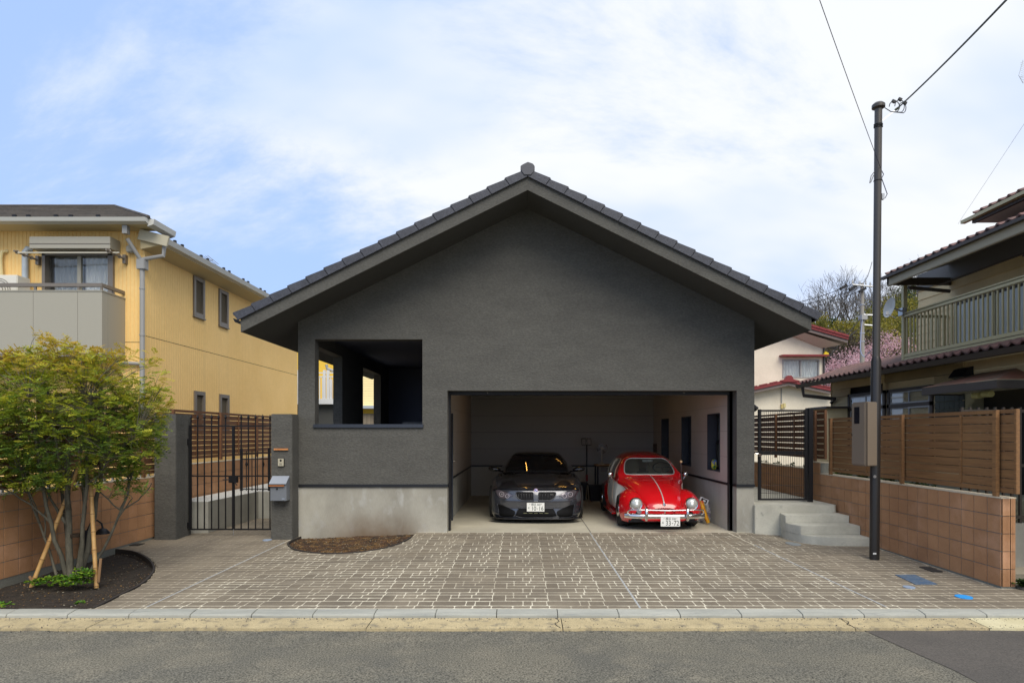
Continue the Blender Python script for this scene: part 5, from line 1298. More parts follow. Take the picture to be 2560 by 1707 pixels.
# kidney grilles
def mir(p, s_): return [(s_ * a, z) for a, z in p]
for s_ in (-1, 1):
    kg = rpoly([(.045, .440), (.285, .437), (.36, .495), (.385, .575), (.36, .592), (.05, .590)], [.03, .06, .03, .02, .02, .03], 4)
    k_ = decal(mir(kg, s_), allb, -.004, 'kidney_grille', MESHM, bmw); trim(mir(kg, s_), allb, -.008, .0085, 'grille_frame', mat('dark_chrome', (.07, .072, .08), .3, metal=.8), k_)
    for q in range(6):
        xx = .075 + q * .05; trim(mir([(xx, .45), (xx + .004, .582)], s_), allb, -.006, .005, 'grille_bar', CARB, k_, closed=False, n=4)
    # headlights
    hp = rpoly([(.43, .525), (.60, .462), (.70, .475), (.765, .545), (.785, .618), (.72, .628), (.52, .575)], [.02, .05, .03, .03, .02, .02, .02], 4)
    h_ = decal(mir(hp, s_), allb, -.004, 'headlight', mat('lamp_housing', (.13, .11, .125), .12, metal=.3, coat=1.), bmw, d=.02); trim(mir(hp, s_), allb, -.005, .004, 'headlight_edge', CARB, h_, n=4)
    for cx, cz, rr_ in ((.545, .512, .036), (.655, .545, .045)):
        yy = hitf(allb, s_ * cx, cz)
        ring = [(s_ * (cx + rr_ * math.cos(a)), cz + rr_ * .95 * math.sin(a)) for a in [k * .3142 for k in range(20)]]
        trim(ring, allb, -.008, .0052, 'halo_ring', mat('halo', (.42, .38, .41), .3), h_, n=5, d=.02)
        m = MB(); m.lathe([(0, -.012), (rr_ * .4, -.008), (rr_ * .62, .004), (0, .006)], (s_ * cx, yy, cz), 16, 'y'); m.build('projector', mat('lamp_glass', (.2, .19, .2), .05, metal=.5), h_, smooth=True, local=True)
    # side intakes
    ip = rpoly([(.742, .352), (.69, .118), (.46, .112), (.405, .150), (.39, .225), (.45, .262), (.66, .345)], [.02, .06, .03, .03, .02, .03, .02], 4)
    i_ = decal(mir(ip, s_), allb, -.004, 'side_intake', MESHM, bmw); 
    trim(mir([(.735, .352), (.70, .125), (.60, .108), (.46, .112), (.41, .145)], s_), allb, -.008, .0055, 'intake_blade', mat('dark_chrome', (.07, .072, .08), .3, metal=.8), i_, closed=False)
    # mirrors
    m = MB(); c = Vector((s_ * .90, 1.62, .945)); vs = []
    bm = bmesh.new(); bmesh.ops.create_uvsphere(bm, u_segments=18, v_segments=12, radius=1)
    for v in bm.verts:
        p = v.co; v.co = (c.x + p.x * .135, c.y + (p.y * .075 if p.y < 0 else p.y * .02), c.z + p.z * (.058 + .012 * s_ * p.x) + .012 * p.x * s_)
    me = bpy.data.meshes.new('mirror'); bm.to_mesh(me); bm.free(); me.materials.append(CARB)
    for q in me.polygons: q.use_smooth = True
    mo = link('mirror', me, bmw); m = MB(); m.tube([(s_ * .70, 1.72, .88), (s_ * .83, 1.65, .91)], .018); m.build('mirror_arm', BLK, mo, local=True)
    wheel(bmw, s_ * .80, .92, .335, .26, .25, s_, STEEL, 'spoke'); wheel(bmw, s_ * .80, 3.72, .335, .26, .25, s_, STEEL, 'spoke')
    trim([(s_ * a, z) for a, z in [(.30, .66), (.36, .69), (.45, .76), (.50, .86)]], allb, -.0, .004, 'bonnet_crease', CARB, bmw, closed=False, n=4)
ci = rpoly([(-.325, .288), (.325, .288), (.40, .145), (.28, .112), (-.28, .112), (-.40, .145)], [.02, .02, .04, .05, .05, .04], 4)
c_ = decal(ci, allb, -.004, 'centre_intake', MESHM, bmw); trim(ci, allb, -.008, .0065, 'intake_frame', mat('dark_chrome', (.07, .072, .08), .3, metal=.8), c_)
m = MB()
for q in range(5): m.box(-.235 + q * .1, -.17 + q * .1, -.012, -.006, .198, .205)
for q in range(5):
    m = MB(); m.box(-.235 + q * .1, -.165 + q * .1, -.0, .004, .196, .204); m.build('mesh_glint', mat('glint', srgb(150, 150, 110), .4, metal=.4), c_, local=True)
m = MB()
for a, b in ((0, 1),):
    pl = [(.90 * t, -.03 + .02 * 0 + .20 * abs(t) ** 3.2 + .12 * abs(t) ** 12) for t in np.linspace(-1, 1, 33)]
    vs = []
    for x, y in pl: vs += [(x, y, .085), (x, y, .10), (x * .97, y + .12, .10), (x * .97, y + .12, .085)]
    m.add(vs, [(4 * i + q, 4 * i + (q + 1) % 4, 4 * i + 4 + (q + 1) % 4, 4 * i + 4 + q) for i in range(len(pl) - 1) for q in range(4)])
m.build('splitter', CARB, bmw, local=True)
trim([(x, .655) for x in np.linspace(-.5, .5, 12)], allb, -.001, .004, 'bonnet_edge', mat('dark_chrome', (.07, .072, .08), .3, metal=.8), bmw, closed=False, n=4)
# round badge: ring with blue and white quarters
yb = hitf(allb, 0, .618) - .010
m = MB(); m.lathe([(0, .0), (.036, .0), (.041, .004), (.041, .012), (0, .012)], (0, yb, .618), 28, 'y'); bd = m.build('badge', mat('badge_white', srgb(225, 220, 235), .3), bmw, local=True)
for r0, r1, cc in ((.034, .038, (.5, .08, .15)), (.030, .034, (.10, .15, .6))):
    m = MB(); n = 28; m.add([(r * math.cos(a * 6.2832 / n), yb - .0015, .618 + r * math.sin(a * 6.2832 / n)) for r in (r0, r1) for a in range(n)], [(i, (i + 1) % n, n + (i + 1) % n, n + i) for i in range(n)]); m.build('badge_ring', mat('badge_' + str(r0), cc, .3), bd, local=True)
for k in range(4):
    m = MB(); a0 = k * 1.5708; m.add([(0, yb - .002, .618)] + [(.022 * math.cos(a0 + t * .2618), yb - .002, .618 + .022 * math.sin(a0 + t * .2618)) for t in range(7)], [tuple(range(8))])
    m.build('badge_quarter', mat('badge_blue', (.05, .12, .5), .3) if k % 2 else mat('badge_white', srgb(225, 220, 235), .3), bd, local=True)
m = MB(); m.obox((0, hitf(allb, 0, .43) - .012, .428), .07, .012, .012); m.build('front_camera', STEEL, bmw, local=True, bevel=.003)
text_mesh('M', .035, CHROME, 'grille_letter', bmw, Matrix.Translation((.30, hitf(allb, .30, .545) - .014, .545)) @ Matrix.Rotation(R(90), 4, 'X'), .002, sx=1.4)
plate(bmw, -.005, -.03, .318, ('横浜 360', '10-16'), INK, 'そ')
# ------------------------------------------------------------------ neighbouring houses
YEL = mat('yellow_siding', srgb(240, 203, 134), .8, fine=.03, fs=12, col2=srgb(235, 197, 126), vs=.8)
GRB = mat('greige_panel', srgb(160, 156, 142), .5, fine=.02)
BRZ = mat('bronze_frame', srgb(122, 114, 104), .45, metal=.2)
GUT = mat('gutter_white', srgb(190, 190, 184), .4)
GUTG = mat('downpipe_grey', srgb(150, 150, 148), .45)
SHN = mat('roof_shingle', srgb(88, 82, 76), .85, col2=srgb(64, 60, 56), vs=3, stretch=(.5, 4, 4), fine=.3, fs=30, bump=.5, bs=30)
CURT = mat('curtain_cloth', srgb(226, 228, 226), .8, fine=.05)
CURD = mat('curtain_dim', srgb(160, 164, 164), .8, fine=.05)
def ribbed(mb, a0, a1, z0, z1, b, axis, d, pitch=.09, holes=()):
    """vertical-groove siding: d = outward sign; holes (a0,a1,z0,z1)"""
    cuts = sorted(set([a0, a1] + [h for H_ in holes for h in H_[:2]]))
    for c0, c1 in zip(cuts[:-1], cuts[1:]):
        hs = sorted([(h[2], h[3]) for h in holes if h[0] <= (c0 + c1) / 2 <= h[1]])
        zz_ = []; z = z0
        for h0, h1 in hs:
            if h0 > z: zz_.append((z, min(h0, z1)))
            z = max(z, h1)
        if z < z1: zz_.append((z, z1))
        xs = [c0]; k = math.ceil(c0 / pitch)
        prof_ = [(c0, 0)]
        while k * pitch < c1 - .012:
            if k * pitch > c0 + .012: prof_ += [(k * pitch - .006, 0), (k * pitch, -.009), (k * pitch + .006, 0)]
            k += 1
        prof_.append((c1, 0))
        for q0, q1 in zz_:
            vs = []
            for a, e in prof_:
                for z in (q0, q1): vs.append((a, b + d * e, z) if axis == 'y' else (b + d * e, a, z))
            mb.add(vs, [(2 * i, 2 * i + 2, 2 * i + 3, 2 * i + 1) for i in range(len(prof_) - 1)])
YX, YY, YE = -7.37, 12.5, 21.0
zu = lambda v, D: VZ(v, D)
Y = thing('yellow_house', 'two storey yellow ribbed siding house with greige balcony at left', 'house', (YX - 2, YY, 0))
zs = zu(840, 12.55)
ZE = 5.55
wins = []
for u0_, u1_, v0_, v1_ in ((482, 509.6, 694, 788), (545.7, 569, 726, 812), (484, 510.5, 978, 1075), (547.5, 571, 986, 1075)):
    y0, y1 = DX(u0_, YX), DX(u1_, YX); wins.append((y0, y1, zu(v1_, y0), zu(v0_, (y0 + y1) / 2)))
for z0, z1 in ((0, zs - .006), (zs + .006, ZE)):
    m = MB(); ribbed(m, YY, YE, z0, z1, YX, 'x', 1, holes=wins); m.build('side_siding', YEL, Y)
m = MB(); m.box(YX - .2, YX - .012, YY + .1, YE, 0, ZE); m.build('core_wall', mat('dark_gap', (.10, .08, .05), .9), Y)
for (y0, y1, z0, z1) in wins:
    m = MB()
    for q in ((y0, y0 + .09, z0, z1), (y1 - .09, y1, z0, z1), (y0 + .09, y1 - .09, z0, z0 + .09), (y0 + .09, y1 - .09, z1 - .09, z1)): m.box(YX - .05, YX + .035, *q)
    wo = m.build('window', BRZ, Y, bevel=.004)
    m = MB(); m.box(YX - .05, YX - .04, y0 + .09, y1 - .09, z0 + .09, z1 - .09); m.build('pane', mat('slim_pane', srgb(112, 124, 128), .12, col2=srgb(80, 92, 96), vs=3, spec=.8), wo)
    m = MB(); m.box(YX - .0, YX + .05, y0 - .01, y1 + .01, z0 - .03, z0); m.build('sill', BRZ, wo)
fxl, yf = -14.5, YY
wx0, wx1 = UX(110, yf), UX(287, yf); wz0, wz1 = zu(728, yf) - .8, zu(634, yf)
zsf = zu(855.5, yf)
gw = (UX(20, yf), UX(250, yf), .9, 1.9)
for z0, z1 in ((0, zsf - .006), (zsf + .006, 5.75)):
    m = MB(); ribbed(m, fxl, YX, z0, z1, yf, 'y', -1, .075, holes=[h for h in [(wx0, wx1, wz0, wz1)] if z0 > 1] or [(UX(90, yf), UX(262, yf), 1.1, 2.5)]); m.build('front_siding', YEL, Y)
m = MB(); m.box(fxl, YX - .02, yf + .3, yf + .4, 0, 5.7); m.build('core_wall', mat('dark_gap', (.10, .08, .05), .9), Y)
m = MB(); m.box(YX - .03, YX + .004, yf - .004, yf + .03, 0, 5.55); m.build('corner_trim', YEL, Y)
# sliding window with shutter box
w_ = thing  # (alias unused)
m = MB(); xm = (UX(193, yf) + UX(203, yf)) / 2
for q in ((wx0, wx0 + .06, wz0, wz1), (wx1 - .10, wx1, wz0, wz1), (wx0, wx1, wz1 - .05, wz1), (wx0, wx1, wz0, wz0 + .05)): m.box(q[0], q[1], yf - .06, yf + .1, q[2], q[3])
wo = m.build('window', BRZ, Y)
m = MB(); m.box(xm - .04, xm + .03, yf - .0, yf + .05, wz0 + .05, wz1 - .05); m.build('meeting_stile', GRB, wo)
for a, b, yy in ((wx0 + .06, xm - .04, .06), (xm + .03, wx1 - .10, .03)):
    m = MB(); m.box(a, b, yf + yy, yf + yy + .004, wz0 + .05, wz1 - .05); m.build('pane', mat('pane_clear', (.96, .98, .98), .02, trans=.98), wo)
def curtain(a0, a1, z0, z1, b, axis, mtl, parent, amp=.02, fold=.09):
    m = MB(); n = int(abs(a1 - a0) / .018); vs = []
    for i in range(n + 1):
        a = a0 + (a1 - a0) * i / n; e = amp * math.sin(a / fold * 6.28 + .6 * math.sin(a * 9)) 
        for z in (z0, z1):
            vs.append((a, b + e, z) if axis == 'y' else (b + e, a, z))
    m.add(vs, [(2 * i, 2 * i + 2, 2 * i + 3, 2 * i + 1) for i in range(n)]); return m.build('curtain', mtl, parent, smooth=True)
curtain(wx0 + .1, xm, wz0, wz1, yf + .14, 'y', CURD, wo); curtain(xm + .03, wx1 - .08, wz0, wz1, yf + .12, 'y', CURT, wo)
sx0, sx1 = UX(75, 12.2), UX(277, 12.2); sz0, sz1 = zu(622, 12.2), zu(592, 12.2)
m = MB(); m.box(sx0, sx1, 12.18, 12.49, sz0, sz1); sb = m.build('shutter_box', GRB, Y, bevel=.006)
m = MB(); m.box(sx0 - .004, sx1 + .004, 12.172, 12.18, (sz0 + sz1) / 2 - .03, (sz0 + sz1) / 2 - .018); m.build('groove', BRZ, sb)
# balcony
bx = -7.75; by = DX(255, bx); bx0 = -14.5
zt_, zb_ = zu(728, by), zu(884, by)
for a, b in ((UX(-140, by), UX(83, by)), (UX(83, by), UX(194, by)), (UX(194, by), bx)):
    m = MB(); m.box(a + .003, b - .003, by, by + .03, zb_, zt_); m.build('balcony_panel', GRB, Y)
m = MB(); m.box(UX(-140, by), bx - .002, by + .012, by + .028, zb_ + .01, zt_ - .01); m.build('balcony_backing', mat('dark_gap2', (.05, .05, .045), .9), Y)
ym = by + .17
for a, b in ((by + .001, ym), (ym, YY)):
    m = MB(); m.box(bx - .03, bx, a + (.002 if a > by + .1 else 0), b - .002, zb_, zt_); m.build('balcony_panel', GRB, Y)
m = MB(); m.box(bx0, bx + .012, by - .012, YY - .01, zb_ - .05, zb_ - .012); m.build('balcony_floor', BRZ, Y)
m = MB(); m.box(bx0, bx + .012, by - .012, by + .05, zt_, zt_ + .018); m.box(bx - .045, bx + .012, by + .05, YY, zt_, zt_ + .018); m.build('balcony_cap', GRB, Y)
zr = zu(710, by)
m = MB(); m.box(bx0, bx + .0, by + .0, by + .045, zr - .05, zr + .02); m.box(bx - .045, bx, by + .045, YY, zr - .05, zr + .02); m.build('handrail', BRZ, Y, bevel=.006)
for u in (-20, 86, 195, 261):
    m = MB(); x = min(UX(u, by), bx - .02); m.box(x - .02, x + .02, by + .008, by + .04, zt_ + .018, zr - .05); m.build('rail_post', BRZ, Y)
m = MB(); m.box(bx - .035, bx - .005, YY - .35, YY - .31, zt_ + .018, zr - .05); m.build('rail_post', BRZ, Y)
# roof: front hip roof and the long side eave
def quad(mb, *p): return mb.add(p, [tuple(range(len(p)))])
e0, e1, ez = -15.2, -7.05, 5.75
yb0 = YY - .42
ridge_y = yb0 + 2.3; rz_ = ez + 1.05; rx_ = e1 - 2.1
for k in range(12):       # shingle courses on the front slope, each lapping the next
    f0, f1 = k / 12, (k + 1) / 12 + .012
    ya, yb_ = yb0 - .05 + (ridge_y - yb0 + .05) * f0, yb0 - .05 + (ridge_y - yb0 + .05) * f1
    za, zb2 = ez + 1.05 * f0 + .02, ez + 1.05 * f1
    xa, xb = e1 + .03 - (e1 - rx_) * f0, e1 + .03 - (e1 - rx_) * min(f1, 1)
    m = MB(); m.add([(e0, ya, za), (xa, ya, za), (xb, yb_, zb2), (e0, yb_, zb2), (e0, ya, za - .022), (xa, ya, za - .022)], [(0, 1, 2, 3), (4, 5, 1, 0)]); m.build('shingle_course', SHN, Y)
m = MB(); quad(m, (e1 + .03, yb0 - .05, ez + .02), (e1 + .03, YY + .2, ez + .02), (rx_, ridge_y, rz_)); quad(m, (rx_, ridge_y, rz_), (e0, ridge_y, rz_), (e0, ridge_y + 2.3, ez), (rx_, ridge_y + 2.3, ez)); m.build('rear_roof', SHN, Y)
m = MB(); m.tube([(e0, ridge_y, rz_ + .01), (rx_, ridge_y, rz_ + .01), (e1, yb0, ez + .04)], .035, 6); m.build('ridge_cap', SHN, Y)
m = MB(); m.box(e0, e1 - .02, yb0, YY + .0, ez - .10, ez - .06); m.build('eave_soffit', mat('soffit_cream', srgb(196, 180, 140), .8), Y)
m = MB(); m.prism([(yb0 - .10, ez - .07), (yb0 - .0, ez - .10), (yb0, ez + .0), (yb0 - .12, ez + .0)], e0, e1, 'x'); m.prism([(e1 - .02, ez - .14), (e1 + .09, ez - .10), (e1 + .11, ez), (e1 - .02, ez)], yb0 - .0, YY + .35, 'y'); m.build('gutter', GUT, Y)
for u in (38, 73, 142, 179, 247):
    m = MB(); X_ = UX(u, yb0 + .15); m.box(X_ - .04, X_ + .03, yb0 + .12, yb0 + .16, ez + .085, ez + .125); m.build('snow_guard', BLK, Y)
# main side eave
X2 = -6.98; Ze2 = 5.47
m = MB(); m.prism([(X2 - .4, Ze2 - .2), (X2, Ze2 - .12), (X2 + .0, Ze2 - .0), (X2 - .4, Ze2 + .18)], YY - .12, YE + .2, 'y'); m.build('eave_soffit', mat('soffit_cream', srgb(196, 180, 140), .8), Y)
m = MB(); m.prism([(X2 + .003, Ze2 - .10), (X2 + .08, Ze2 - .08), (X2 + .11, Ze2 + .02), (X2 + .003, Ze2 + .02)], YY - .08, YE + .25, 'y'); m.build('gutter', GUT, Y)
m = MB(); quad(m, (X2 + .05, YY - .1, Ze2 + .03), (X2 + .05, YE + .2, Ze2 + .03), (-10.5, YE + .2, Ze2 + .9), (-10.5, YY + 2.3, Ze2 + .9)); m.build('main_roof', SHN, Y)
m = MB(); m.obox((X2 - .12, YY - .16, Ze2 + .0), .58, .05, .2, ry=R(14)); m.build('fascia_end', mat('fascia_cream', srgb(178, 172, 150), .6), Y, bevel=.004)
y_ = YY + .3
while y_ < YE:
    for dy in (0, .28):
        m = MB(); m.box(X2 + .0, X2 + .05, y_ + dy, y_ + dy + .05, Ze2 + .03, Ze2 + .10); m.build('snow_guard', BLK, Y)
    y_ += 1.05
# downpipe and its elbows
pxd = UX(354, YY - .1); pr = .044
m = MB(); m.tube([(pxd, YY - .08, 0), (pxd, YY - .08, 4.98), (pxd, YY - .08, 5.1)], pr, 12); m.tube([(pxd, YY - .08, 5.02), (UX(318, 12.2), YY - .3, 5.42)], .038, 10); m.build('downpipe', GUTG, Y, smooth=50)
m = MB(); m.box(UX(309, 12.15), UX(321, 12.15), 12.1, 12.2, zu(585, 12.15), zu(565, 12.15)); m.build('gutter_outlet', GUTG, Y)
m = MB(); m.tube([(pxd, YY - .08, 5.08), (X2 + .02, YY - .08, 5.15), (X2 + .04, YY - .08, 5.36)], .04, 8); m.build('side_elbow', GUTG, Y)
m = MB(); m.box(pxd - .08, pxd + .08, YY - .15, YY, 4.88, 5.08); m.build('rain_head', GUTG, Y, bevel=.01)
for z in (1.5, 3.0, 3.6, 4.5):
    m = MB(); m.lathe([(pr + .008, z), (pr + .008, z + .03)], (pxd, YY - .08, 0), 14); m.build('pipe_clip', GUTG, Y)
m = MB(); m.tube([(UX(290, YY - .06), YY - .06, zu(907, YY)), (pxd - .05, YY - .06, zu(910, YY)), (pxd, YY - .08, zu(920, YY))], .035, 8); m.build('side_branch', GUTG, Y)
m = MB(); m.box(UX(323, YY), UX(341, YY), YY - .12, YY - .001, zu(635, YY), zu(617, YY)); m.build('vent_hood', GRB, Y, bevel=.02)
m = MB(); m.tube([(UX(70, YY), YY - .07, zu(760, YY)), (UX(70, YY), YY - .07, zu(632, YY)), (UX(74, YY), YY - .05, zu(624, YY)), (UX(80, YY), YY, zu(624, YY))], .055, 12); m.build('balcony_pipe', mat('blue_grey_pipe', srgb(165, 175, 182), .4), Y, smooth=50)
m = MB(); m.tube([(UX(12, YY), YY - .07, zu(700, YY)), (UX(9, YY), YY - .07, zu(650, YY)), (UX(12, YY), YY - .07, zu(632, YY)), (UX(20, YY), YY, zu(628, YY))], .035, 10); m.build('refrigerant_duct', mat('cream_duct', srgb(206, 190, 140), .6), Y, smooth=50)
# air conditioner on the balcony
t = thing('air_conditioner', 'white air conditioner outdoor unit standing on the yellow house balcony', 'air conditioner', (UX(10, 12.2), 12.1, zt_ - .6))
ux0, ux1 = UX(-45, 12.05), UX(43, 12.05); uz1 = zu(687, 12.05)
m = MB(); m.box(ux0, ux1, 12.05, 12.38, uz1 - .6, uz1); m.build('casing', mat('ac_white', srgb(215, 212, 200), .5), t, bevel=.012)
m = MB(); cxx = UX(-2, 12.05)
for rr_ in (.07, .12, .17, .21): m.tube([(cxx + rr_ * math.cos(a), 12.045, uz1 - .28 + rr_ * math.sin(a)) for a in [k * .3142 for k in range(20)]], .006, 4, closed=True)
m.build('fan_grille', BRZ, t)
# laundry pole with its arms
t = thing('laundry_rack', 'folding laundry arms and long pole in front of the balcony window', 'laundry rack', (UX(180, 12.3), 12.3, 4.6))
for u0_, u1_, va, vb in ((35, 90, 627, 649), (265, 308, 624, 646)):
    a = (UX(u0_, 12.0), 12.0, zu(va, 12.0)); b = (UX(u1_, 12.4), 12.42, zu(vb, 12.4)); m = MB()
    m.tube([a, b], .02, 6); m.box(b[0] - .03, b[0] + .03, 12.42, 12.5, b[2] - .09, b[2] + .08); ar = m.build('arm', BRZ, t)
    for k in range(3):
        p = [a[i] + (b[i] - a[i]) * (k + .5) / 3.2 for i in range(3)]; m = MB(); m.tube([(p[0] + .035 * math.cos(q), p[1] - .01, p[2] + .03 * math.sin(q)) for q in [s * .7854 for s in range(8)]], .01, 5, closed=True); m.build('ring', BRZ, ar)
m = MB(); m.tube([(UX(45, 12.05), 12.05, zu(632, 12.05)), (UX(298, 12.15), 12.15, zu(632, 12.15))], .014, 8); m.build('pole', mat('pole_pale', srgb(200, 196, 180), .4), t)
# antenna behind the yellow roof
t = thing('roof_antenna', 'small television antenna above the side eave of the yellow house', 'antenna', (UX(521, 19), 19, 6.8))
m = MB(); a = (UX(512, 19), 19, zu(654, 19)); b = (UX(533, 19), 19, zu(650, 19)); m.tube([a, b], .012, 5)
for k in range(5):
    p = [a[i] + (b[i] - a[i]) * k / 4 for i in range(3)]; m.tube([(p[0] - .02, p[1] - .3, p[2] + .05), (p[0] + .02, p[1] + .3, p[2] - .05)], .008, 4)
m.tube([(UX(521, 19), 19, zu(652, 19)), (UX(523, 19), 19, 5.6)], .015, 5); m.build('boom', STEEL, t)

# ------------------------------------------------------------------ apartment behind, seen through the porch and the gap
ORG = mat('ochre_wall', srgb(228, 188, 70), .8, fine=.03)
A = thing('apartment_block', 'ochre and white apartment building behind, seen through the porch openings', 'building', (-8.5, 24, 0))
D = 24.0; X = lambda u: UX(u, D); Z = lambda v: VZ(v, D)
m = MB(); m.box(X(690), X(870), D + 1.2, D + 1.6, Z(1001) - .0, Z(860)); m.build('upper_wall', ORG, A)
m = MB(); m.box(X(690), X(870), D - .05, D + 1.2, Z(1010), Z(997)); m.build('balcony_slab', WHITE, A)
m = MB(); m.box(X(690), X(870), D + .2, D + .6, 0, Z(1010)); m.build('lower_wall', mat('dim_ground_floor', srgb(70, 70, 66), .8), A)
for v in (932, 941.5):
    m = MB(); m.box(X(690), X(870), D - .02, D + .02, Z(v + 1.4), Z(v - 1.4)); m.build('rail', WHITE, A)
for u in range(700, 870, 7):
    m = MB(); m.box(X(u), X(u) + .035, D - .01, D + .02, Z(998), Z(942)); m.build('baluster', WHITE, A)
for u in (744, 808, 817):
    m = MB(); m.box(X(u), X(u) + .09, D - .03, D + .05, Z(998), Z(925)); m.build('post', WHITE, A)
for u in (748, 804, 812, 822):
    m = MB(); m.box(X(u), X(u) + .10, D + .6, D + .65, Z(996), Z(945)); m.build('white_cloth', mat('white_sheet', srgb(215, 215, 220), .8), A)
m = MB(); m.tube([(X(806), D + .5, Z(908)), (X(808), D + .5, Z(918)), (X(834), D + .5, Z(928)), (X(850), D + .5, Z(931))], .06, 8); m.build('drain_pipe', GUTG, A)
for k in range(6):
    m = MB(); m.tube([(X(820), D + .7, Z(930 + k * 12)), (X(835), D + .7, Z(945 + k * 12))], .025, 4); m.build('stair_bar', WHITE, A)
m = MB(); m.box(X(790), X(850), D - 3, D - 2.8, 0, VZ(1037, D - 3)); m.build('pale_wall', mat('pale_wall', srgb(205, 196, 180), .8), A)
B2 = thing('cream_house', 'cream sided house with a blue grey eave seen through the second porch opening', 'house', (-7, 30, 0))
D = 30.0
for k in range(26):
    z0 = VZ(1014, D) + k * .115; m = MB(); m.prism([(D, z0), (D, z0 + .112), (D + .02, z0 + .112), (D + .02, z0)], X(860) * 1.25, UX(970, D), 'x'); m.v = [(p[0], p[1] - (.012 if p[2] < z0 + .01 and p[1] < D + .01 else 0), p[2]) for p in m.v]; m.build('siding_board', mat('cream_siding', srgb(246, 226, 168), .8), B2)
m = MB(); m.box(UX(860, D), UX(970, D), D - .6, D, VZ(1022, D), VZ(1015, D)); m.build('eave', mat('blue_eave', srgb(168, 178, 190), .5), B2)
m = MB(); m.box(UX(860, D), UX(970, D), D - .1, D + .1, VZ(1034, D), VZ(1022, D)); m.build('ochre_band', ORG, B2)
m = MB(); m.box(UX(860, D), UX(970, D), D - .2, D - .1, 0, VZ(1034, D)); m.build('lower_wall', mat('brown_slats', srgb(110, 98, 84), .8, col2=srgb(150, 138, 120), vs=8, stretch=(6, 1, .1)), B2)

# ------------------------------------------------------------------ white house with red roofs
WST = mat('white_stucco', srgb(226, 216, 196), .95, col2=srgb(212, 202, 182), vs=1.2, fine=.06, fs=20, bump=.4, bs=14)
REDR = mat('red_roof_tile', srgb(122, 38, 40), .5, fine=.08)
Wh = thing('white_house', 'white stucco two storey house with thin red tiled roof edges', 'house', (14, 28, 0))
D = 30.0
m = MB(); wall_cells(m, [UX(1760, D), UX(2057, D)], [0, 6.6], [(UX(1955.6, D), UX(2048, D), VZ(945, D), VZ(898.5, D))], D, D + .2, 'y'); m.box(UX(2057, D) - .2, UX(2057, D), D + .2, D + 8, 0, 6.6); m.build('upper_wall', WST, Wh)
# red edged roof: rake falling to the right
pL, pR = (UX(1900, D - .7), VZ(786, D - .7)), (UX(2120, D - .7), VZ(849, D - .7))
m = MB(); m.prism([pL, pR, (pR[0], pR[1] + .12), (pL[0], pL[1] + .14)], D - .75, D + 9, 'y'); rf = m.build('roof', REDR, Wh)
for k in range(12):
    f = k / 12; x_ = pL[0] + (pR[0] - pL[0]) * f; z_ = pL[1] + (pR[1] - pL[1]) * f + .13
    m = MB(); m.obox((x_ + .17, D - .72, z_ - .02), .36, .14, .09, ry=R(17)); m.build('tile', REDR, rf)
m = MB(); m.prism([(pL[0], pL[1] - .16), (pR[0], pR[1] - .14), (pR[0], pR[1] - .003), (pL[0], pL[1] - .003)], D - .68, D + 8.6, 'y'); m.build('bargeboard', mat('grey_fascia', srgb(120, 108, 104), .7), Wh)
m = MB(); m.add([(pL[0], D - .6, pL[1] - .17), (pR[0] - .25, D - .6, pR[1] - .2), (UX(2057, D), D, VZ(872, D)), (pL[0], D, pL[1] - .17)], [(0, 1, 2, 3)]); m.build('soffit', mat('pale_soffit', srgb(190, 178, 168), .8), Wh)
m = MB(); m.tube([(pR[0] - .35, D - .4, pR[1] - .35), (UX(2062, D), D - .1, VZ(868, D))], .04, 6); m.tube([(UX(2058.5, D), D - .05, VZ(868, D)), (UX(2058.5, D), D - .05, 3)], .045, 6); m.build('downpipe', mat('dark_pipe', (.04, .035, .035), .5), Wh)
# window and awning
x0, x1, z0, z1 = UX(1955.6, D), UX(2048, D), VZ(945, D), VZ(898.5, D)
m = MB()
for q in ((x0, x0 + .05, z0, z1), (x1 - .05, x1, z0, z1), (x0 + .05, x1 - .05, z0, z0 + .06), (x0 + .05, x1 - .05, z1 - .05, z1), ((x0 + x1) / 2 - .03, (x0 + x1) / 2 + .03, z0 + .06, z1 - .05)): m.box(q[0], q[1], D - .03, D + .06, q[2], q[3])
wo = m.build('window', GUTG, Wh)
for a, b in ((x0 + .05, (x0 + x1) / 2 - .03), ((x0 + x1) / 2 + .03, x1 - .05)):
    m = MB(); m.box(a, b, D + .03, D + .035, z0 + .06, z1 - .05); m.build('pane', mat('pane_clear', (.96, .98, .98), .02, trans=.98), wo)
curtain(x0 + .03, x1 - .03, z0, z1, D + .15, 'y', mat('curtain_white', srgb(225, 228, 226), .8), wo, fold=.16, amp=.03)
m = MB(); m.box(x0 - .15, x1 + .28, D - .4, D, VZ(892.5, D) - .0, VZ(890, D) + .03); m.build('awning', REDR, Wh)
